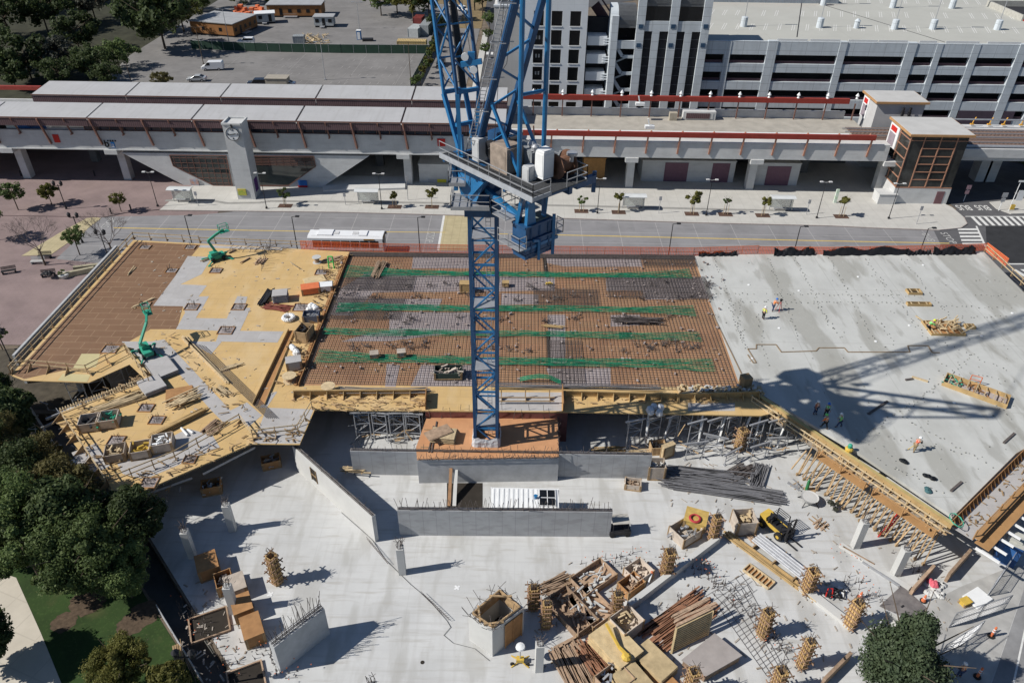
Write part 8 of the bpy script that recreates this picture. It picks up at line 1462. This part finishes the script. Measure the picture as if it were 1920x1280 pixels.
# right side: ladder, toilets, fences, cones
T = thing('red_ladder', 'red ladder leaning from the slab up to the edge form', 'ladder', at(1648, 1006)); A, B = at(1646, 1006, 0), at(1672, 952, 3.6) + Vector((.3, -.6, 0)); s_ = Vector((.45, .1, 0)); g = MB(); g.beam(A, B, .09); g.beam(A + s_, B + s_, .09); g.obj('rails', M_red, T, True); g = MB(); [g.beam(lerp(A, B, i / 12), lerp(A, B, i / 12) + s_, .05) for i in range(1, 12)]; g.obj('rungs', M_red, T, True)
t = shed('portable_toilet', 'blue toilet cabin with a pale roof at the right edge of the site', 1882, 1045, 1.7, 1.7, 2.5, mat('toilet_blue2', (.02, .07, .20), .5, .1, 1), R(-35), rib=False, cat='toilet'); g = MB(); g.box((0, 0, 2.6), (1.8, 1.8, .2)); g.box((0, 0, 2.75), (1.2, 1.2, .12)); g.obj('roof', mat('toilet_roof', (.42, .42, .38)), t); g = MB(); g.box((0, -.86, 1.2), (1.0, .04, 2.0)); g.obj('door', mat('toilet_door', (.03, .11, .30)), t)
def chain_fence(lab, a, b, h=2.0, z=.02):
    A, B = at(*a, z), at(*b, z); T = thing('mesh_fence', lab, 'fence', A, 0, 'mesh fence panels at the lower right'); L = (B - A).length; n = max(1, round(L / 3)); po = MB(); me = MB(); up = Vector((0, 0, 1))
    for i in range(n + 1): q = lerp(A, B, i / n); po.tube(q, q + up * h, .035, 5)
    for f in (.03, .5, 1): po.tube(A + up * h * f, B + up * h * f, .03, 5)
    m_ = int(L / .25)
    for i in range(-8, m_ + 1):
        for s in (1, -1):
            p_ = lerp(A, B, max(0, min(1, i / m_))); q = lerp(A, B, max(0, min(1, (i + 8) / m_))); me.beam((p_ if s > 0 else q) + up * .05, (q if s > 0 else p_) + up * (h - .03), .012)
    po.obj('posts', M_steel, T, True); me.obj('mesh', M_steel, T, True); return T
chain_fence('mesh fence panel along the street from the toilet cabin downwards', (1925, 1012), (1850, 1118)); chain_fence('mesh fence panel in front of the white slabs', (1882, 1142), (1778, 1176)); chain_fence('mesh fence panel right of the pine tree', (1830, 1190), (1758, 1236)); chain_fence('mesh fence panel standing along the trench by the terrace', (62, 775), (145, 905), 1.8); chain_fence('mesh fence panel along the trench at the bottom left', (298, 1145), (383, 1285), .9)
def delineator(lab, px, py, cone=False):
    t = thing('traffic_cone', lab, 'cone', at(px, py, .03), 0, 'orange traffic markers'); g = MB(); g.lathe((0, 0, 0), [(.3, 0), (.3, .06)], 8); g.obj('base', M_rubber, t); g = MB(); g.lathe((0, 0, .06), [(.2, 0), (.05, .75)] if cone else [(.1, 0), (.09, 1.1), (.05, 1.2)], 10); g.obj('post', M_org, t); g = MB(); [g.lathe((0, 0, z), [(.14 if cone else .108, 0), (.12 if cone else .108, .12)], 10) for z in ((.35,) if cone else (.6, .85))]; g.obj('white_band', M_white, t)
delineator('orange delineator post on the lower right street', 1858, 1192); delineator('orange delineator post beside the worker at the bottom edge', 1832, 1268); delineator('orange traffic cone by the rubble near the steel plate', 1731, 1126, True); delineator('orange traffic cone on the slab by the leaning column', 1612, 1120, True)
sheets('white slabs lying on the dusty ground inside the mesh fence', 1832, 1122, .01, 2.0, 1.4, 6, .5, M_white); crate('yellow sack heap beside the white slabs', 1808, 1131, .01, .8, .6, .4, .4, M_yel, None, None, True)
T = thing('rubble_heap', 'pink and pale rubble and hose heap beside the traffic cone', 'rubble', at(1745, 1100)); g = MB(); [g.lathe(at(nz(1735, 1768), nz(1088, 1120), .02), [(.1, 0), (nz(.15, .4), .1), (.1, .25)], 6) for i in range(34)]; g.obj('rubble', M_conc, T, True); g = MB(); [g.lathe(at(nz(1742, 1755), nz(1088, 1102), .1), [(.1, 0), (.3, .2), (.1, .5)], 6) for i in range(6)]; g.obj('pink_sheet', mat('pink_sheet', (.60, .12, .16)), T, True)
T = thing('gas_bottle', 'green gas bottle standing on the slab under the edge form', 'gas bottle', at(1512, 918)); g = MB(); g.lathe((0, 0, 0), [(.16, 0), (.16, 1.2), (.06, 1.4), (.06, 1.5)], 10); g.obj('bottle', mat('bottle_green', (.03, .16, .06)), T); g = MB(); g.box((.3, 0, .02), (1.0, .7, .04)); g.obj('base_plate', M_wood, T)
T = thing('concrete_mixer', 'round mixing tub with wheels on the slab near the gas bottle', 'mixer', at(1515, 942)); g = MB(); g.lathe((0, 0, .3), [(.5, 0), (.8, .5), (.85, .55), (.7, .5)], 14); g.obj('tub', M_conc, T); g = MB(); [g.beam((x, y, 0), (x * .6, y * .6, .5), .07) for x in (-.8, .8) for y in (-.7, .7)]; g.obj('stand', M_dark, T)
o = crown_mesh(91, .9, .7, 380, .12, 6).obj('brush_heap', LM['grey']); o.location = at(1562, 950, .5); tag(o, 'grey brush and wire heap on the slab beside the mixing tub', 'brush heap')
boards('dark slotted pallet on the slab above the pipe rack', (1530, 985), (1540, 978), 0, 1.6, 0, 8, M_oldl); boards('small grating lying left of the gas bottle', (1487, 905), (1500, 915), 0, 1.0, 0, 6, M_steel, None, 'grating')
T = thing('wheelbarrow', 'red and white tool heap behind the column form by the low kerb wall', 'tools', at(1565, 1112)); g = MB(); [g.beam(at(nz(1545, 1590), nz(1098, 1125), .1), at(nz(1545, 1590), nz(1098, 1125), nz(.2, .7)), .08) for i in range(14)]; g.obj('tools', M_dark, T, True); g = MB(); g.path([at(1548, 1118, .1), at(1553, 1103, .9), at(1562, 1103, .9), at(1560, 1120, .1)], .05); g.obj('red_frame', M_red, T, True); g = MB(); g.prism([at(1572, 1098), at(1588, 1108), at(1580, 1122), at(1566, 1110)], .02, .1); g.obj('white_sheet', M_white, T, True)
T = thing('striped_pole', 'white pole with red tips leaning by the timber bin', 'pole', at(1208, 1110)); g = MB(); g.beam(at(1206, 1118, .1), at(1222, 1075, .8), .12); g.obj('pole', M_white, T, True); g = MB(); g.lathe(at(1222, 1074, .8), [(.1, 0), (.14, .15), (.06, .25)], 8); g.obj('tip', M_org, T, True)
for i, (px, py) in enumerate(((897, 985), (857, 1101), (507, 1113), (570, 1206), (898, 1197))): q = at(px, py, .01); g = MB(); g.box(q, (.55, .16, .01), .7); g.box(q + Vector((0, 0, .006)), (.16, .55, .01), .7); tag(g.obj('survey_target', M_white), 'white crossed survey mark ' + ['before the core wall', 'in the middle of the slab', 'beside the lone column form', 'beside the short grey wall', 'at the foot of the shaft'][i], 'survey mark', 'survey marks on the lower slab')
g = MB(); g.lathe(at(792, 1241, .005), [(.16, 0), (.16, .02)], 12); tag(g.obj('core_hole', M_hole), 'small round black hole in the slab near the bottom', 'hole')
# formwork tower and slanted prop frames under the deck at the right
for i, (px, py, rz, h) in enumerate(((1300, 860, .2, 2.2), (1335, 850, -.3, 2.4), (1420, 860, .4, 2.0), (1455, 850, .1, 2.2), (1370, 865, .6, 1.4))):
    p_ = at(px, py); shore_frame((p_.x, p_.y, .004), rz, h, 'loose aluminium shoring frame on the slab under the deck, %s from the left' % ORD[i], 'loose shoring frames', 1.8)
boards('yellow panel boards lying behind the right core wall', (1110, 846), (1168, 842), 0, 1.0, 0, 10, M_tan); boards('yellow planks lying further right behind the core wall', (1172, 846), (1225, 847), 0, .7, 0, 6, M_lum); boards('timber planks projecting left of the core wall', (640, 880), (690, 882), 0.6, .9, 0, 5, M_lum)
# ================================================================ PEOPLE
def skin_obj(name, verts, edges, radii, m, parent, root=0, sub=1):
    me = bpy.data.meshes.new(name); me.from_pydata([tuple(v) for v in verts], edges, []); me.materials.append(m); o = bpy.data.objects.new(name, me); scene.collection.objects.link(o); o.parent = parent
    sk = o.modifiers.new('skin', 'SKIN'); 
    if not me.skin_vertices: me.attributes  # layer is created with the modifier below
    lay = me.skin_vertices[0] if me.skin_vertices else None
    if lay is None:
        bpy.context.view_layer.objects.active = o; o.select_set(True); bpy.ops.mesh.customdata_skin_add(); o.select_set(False); lay = me.skin_vertices[0]
    for i, r_ in enumerate(radii): lay.data[i].radius = r_ if isinstance(r_, tuple) else (r_, r_); lay.data[i].use_root = (i == root)
    s = o.modifiers.new('sub', 'SUBSURF'); s.levels = sub; s.render_levels = sub; KIDS.setdefault(parent.name, []).append(o); return o
M_skin = mat('skin', (.42, .25, .17), .6, .08, 4)
def worker(lab, px, py, rz, z, vest, helmet, trousers, pose='stand', sleeve=None):
    T = thing('person', lab, 'person', at(px, py, z), rz); b = dict(hip=(0, 0, .93), wst=(0, 0, 1.1), chest=(.02, 0, 1.36), neck=(.03, 0, 1.52), head=(.05, 0, 1.67))
    lean = {'stand': 0, 'look': .22, 'walk': .1, 'crouch': .45}[pose]
    def ln(p, k): return (p[0] + lean * k, p[1], p[2] - lean * lean * k * .3)
    hip, wst, chest, neck, head = b['hip'], ln(b['wst'], .2), ln(b['chest'], .6), ln(b['neck'], .9), ln(b['head'], 1.1); st = {'stand': .05, 'look': .14, 'walk': .28, 'crouch': .1}[pose]; dz = .32 if pose == 'crouch' else 0
    hip = (hip[0], 0, hip[2] - dz); wst = (wst[0], 0, wst[2] - dz); chest = (chest[0], 0, chest[2] - dz); neck = (neck[0], 0, neck[2] - dz); head = (head[0], 0, head[2] - dz)
    V = [hip, wst, chest, neck, head]; E_ = [(0, 1), (1, 2), (2, 3), (3, 4)]; Rr = [(.13, .16), (.12, .15), (.13, .18), .06, .10]
    limbs = {}
    for s in (-1, 1):
        f = st * s; kn = (f * .5 + .05 + (.3 if pose == 'crouch' else 0), s * .11, .50 - dz * .4); an = (f, s * .12, .09); toe = (f + .17, s * .14, .05); i0 = len(V); V += [(hip[0], s * .10, hip[2] - .06), kn, an, toe]; E_ += [(0, i0), (i0, i0 + 1), (i0 + 1, i0 + 2), (i0 + 2, i0 + 3)]; Rr += [.10, .07, .05, .045]; limbs[('leg', s)] = (V[i0], kn, an, toe)
        sh = (chest[0], s * .21, chest[2] + .08); up_ = pose in ('look', 'crouch'); el = (chest[0] + (.20 if up_ else .02), s * .29, chest[2] - .2); wr = (chest[0] + (.40 if up_ else .16 + .1 * s * st), s * (.12 if up_ else .27), chest[2] - (.05 if up_ else .42)); hd = (wr[0] + .06, wr[1] - s * .02, wr[2] - .06); i0 = len(V); V += [sh, el, wr, hd]; E_ += [(2, i0), (i0, i0 + 1), (i0 + 1, i0 + 2), (i0 + 2, i0 + 3)]; Rr += [.065, .048, .036, .04]; limbs[('arm', s)] = (sh, el, wr, hd)
        for k in range(4): i1 = len(V); V.append((hd[0] + .07 - .008 * abs(k - 1), hd[1] + (k - 1.5) * .022, hd[2] - .05)); E_.append((i0 + 3, i1)); Rr.append(.011)
        i1 = len(V); V.append((hd[0] + .03, hd[1] + s * -.05, hd[2] - .01)); E_.append((i0 + 3, i1)); Rr.append(.012)
    skin_obj('body', V, E_, Rr, M_skin, T)
    skin_obj('vest', [wst, ln((.01, 0, 1.22 - dz), .35), chest, (neck[0] - .01, 0, neck[2] - .06), limbs[('arm', -1)][0], limbs[('arm', 1)][0]], [(0, 1), (1, 2), (2, 3), (2, 4), (2, 5)], [(.15, .19), (.145, .19), (.155, .21), .09, .08, .08], vest, T, 0)
    for s in (-1, 1): sh, el, wr, hd = limbs[('arm', s)]; skin_obj('sleeve', [sh, el, tuple(lerp(el, wr, .85))], [(0, 1), (1, 2)], [.082, .062, .048], sleeve or vest, T, 0)
    tv = [hip]; te = []; trr = [(.15, .185)]
    for s in (-1, 1): a, kn, an, toe = limbs[('leg', s)]; i0 = len(tv); tv += [a, kn, (an[0], an[1], .14)]; te += [(0, i0), (i0, i0 + 1), (i0 + 1, i0 + 2)]; trr += [.12, .088, .072]
    skin_obj('trousers', tv, te, trr, trousers, T, 0)
    for s in (-1, 1): a, kn, an, toe = limbs[('leg', s)]; skin_obj('boot', [(an[0], an[1], .12), (an[0], an[1], .07), toe], [(0, 1), (1, 2)], [.06, .065, .055], M_dark, T, 0)
    g = MB(); h = Vector(head); g.lathe((h.x, h.y, h.z + .03), [(.17, 0), (.135, .02), (.13, .08), (.09, .14), (.02, .16)], 14); g.box((h.x + .13, h.y, h.z + .04), (.12, .17, .02)); g.obj('helmet', helmet, T)
    g = MB(); 
    for s in (-1, 1): g.box((h.x + .098, s * .036, h.z), (.012, .022, .016))
    g.box((h.x + .115, 0, h.z - .03), (.03, .025, .04)); g.box((h.x + .1, 0, h.z - .065), (.012, .05, .012)); g.obj('face_features', mat('face_dark', (.14, .06, .05)), T)
    g = MB(); c = Vector(chest); [g.box((c.x, s * .1, c.z - .02), (.34, .035, .30)) for s in (-1, 1)]; g.obj('reflective_bands', mat('reflector', (.65, .65, .6)), T); return T
V_y = mat('vest_yellow', (.62, .68, .05), .7, .08, 3); V_o = mat('vest_orange', (.80, .20, .03), .7, .08, 3); V_g = mat('vest_green', (.18, .62, .16), .7, .08, 3); V_r = mat('vest_red_orange', (.78, .12, .06), .7, .08, 3); J_b = mat('jeans_blue', (.035, .055, .12), .85, .2, 3); J_k = mat('trousers_black', (.02, .02, .022), .85, .2, 3); J_t = mat('trousers_khaki', (.26, .20, .11), .85, .2, 3); H_b = mat('helmet_blue', (.03, .16, .55), .4, .05, 1); H_w = M_white
zt_ = ZD + .03
worker('person in a yellow vest and white helmet standing on the poured deck', 1430, 598, R(40), zt_, V_y, H_w, J_k, 'stand'); worker('person in an orange vest and blue helmet looking through a tripod instrument', 1448, 583, R(20), zt_, V_o, H_b, J_b, 'look')
worker('person in an orange vest and white helmet, leftmost of four in the crane shadow', 1527, 776, R(-60), zt_, V_o, H_w, J_b, 'stand', mat('sleeve_plaid', (.3, .12, .1))); worker('person in a green vest and blue helmet with pale sleeves, second of the four', 1547, 780, R(-100), zt_, V_g, H_b, J_k, 'stand', mat('sleeve_pale', (.35, .45, .5))); worker('person in an orange and green vest, nearest of four in the crane shadow', 1545, 803, R(120), zt_, V_o, V_g, J_k, 'walk'); worker('person in a green vest and white helmet, rightmost of the four in the crane shadow', 1573, 800, R(170), zt_, V_g, H_w, J_b, 'walk')
worker('person in a red orange vest and khaki trousers holding a pole on the poured deck', 1712, 846, R(25), zt_, V_r, H_w, J_t, 'look', J_k); worker('person in a green vest bending over the jumbled timber opening', 1738, 618, R(10), zt_, V_g, V_y, J_k, 'crouch'); worker('person in an orange vest and white helmet at the bottom edge by the delineator', 1797, 1268, R(100), .03, V_o, H_w, J_b, 'stand', mat('sleeve_dark', (.05, .05, .06)))
p = at(1455, 583, zt_) + Vector((.35, .1, 0)); T = thing('survey_tripod', 'survey instrument on a tripod in front of the person in orange', 'tripod', p); g = MB(); [g.beam((0, 0, 1.45), (math.cos(a) * .45, math.sin(a) * .45, 0), .05) for a in (.3, 2.4, 4.5)]; g.obj('legs', M_red, T); g = MB(); g.box((0, 0, 1.55), (.22, .2, .3)); g.tube((-.16, 0, 1.58), (.2, 0, 1.58), .06, 8); g.obj('instrument', M_dark, T)
A = at(1701, 843, zt_); T = thing('screed_pole', 'long pole held by the person in the red orange vest', 'pole', A); g = MB(); g.tube(A, at(1712, 846, zt_) + Vector((.35, .1, 1.25)), .03, 6); g.obj('shaft', M_yel, T, True); g = MB(); g.box(A + Vector((0, 0, .04)), (.5, .12, .06), .4); g.obj('blade', M_steel, T, True)
p = at(1591, 845, zt_); T = thing('vibrator_pump', 'small yellow and green machine at the edge of the poured deck', 'machine', p); g = MB(); g.lathe((0, 0, 0), [(.35, 0), (.4, .3), (.3, .45)], 10); g.obj('tank', M_yel, T); g = MB(); g.lathe((0, 0, .45), [(.2, 0), (.22, .3), (.1, .45)], 10); g.obj('motor', M_lift, T)
for i, (px, py) in enumerate(((1691, 866), (1741, 895), (1733, 920))): T = thing('tool_bag', 'black bundle on the poured deck, ' + ['below the person with the pole', 'second towards the near corner', 'third, with a teal streak'][i], 'bag', at(px, py, zt_)); g = MB(); [g.lathe((nz(-.4, .4), nz(-.2, .2), 0), [(.2, 0), (.3, .12), (.1, .25)], 8) for k in range(4)]; g.obj('bag', M_black if i < 2 else mat('teal_rag', (.05, .12, .13)), T)
bpy.context.view_layer.update()
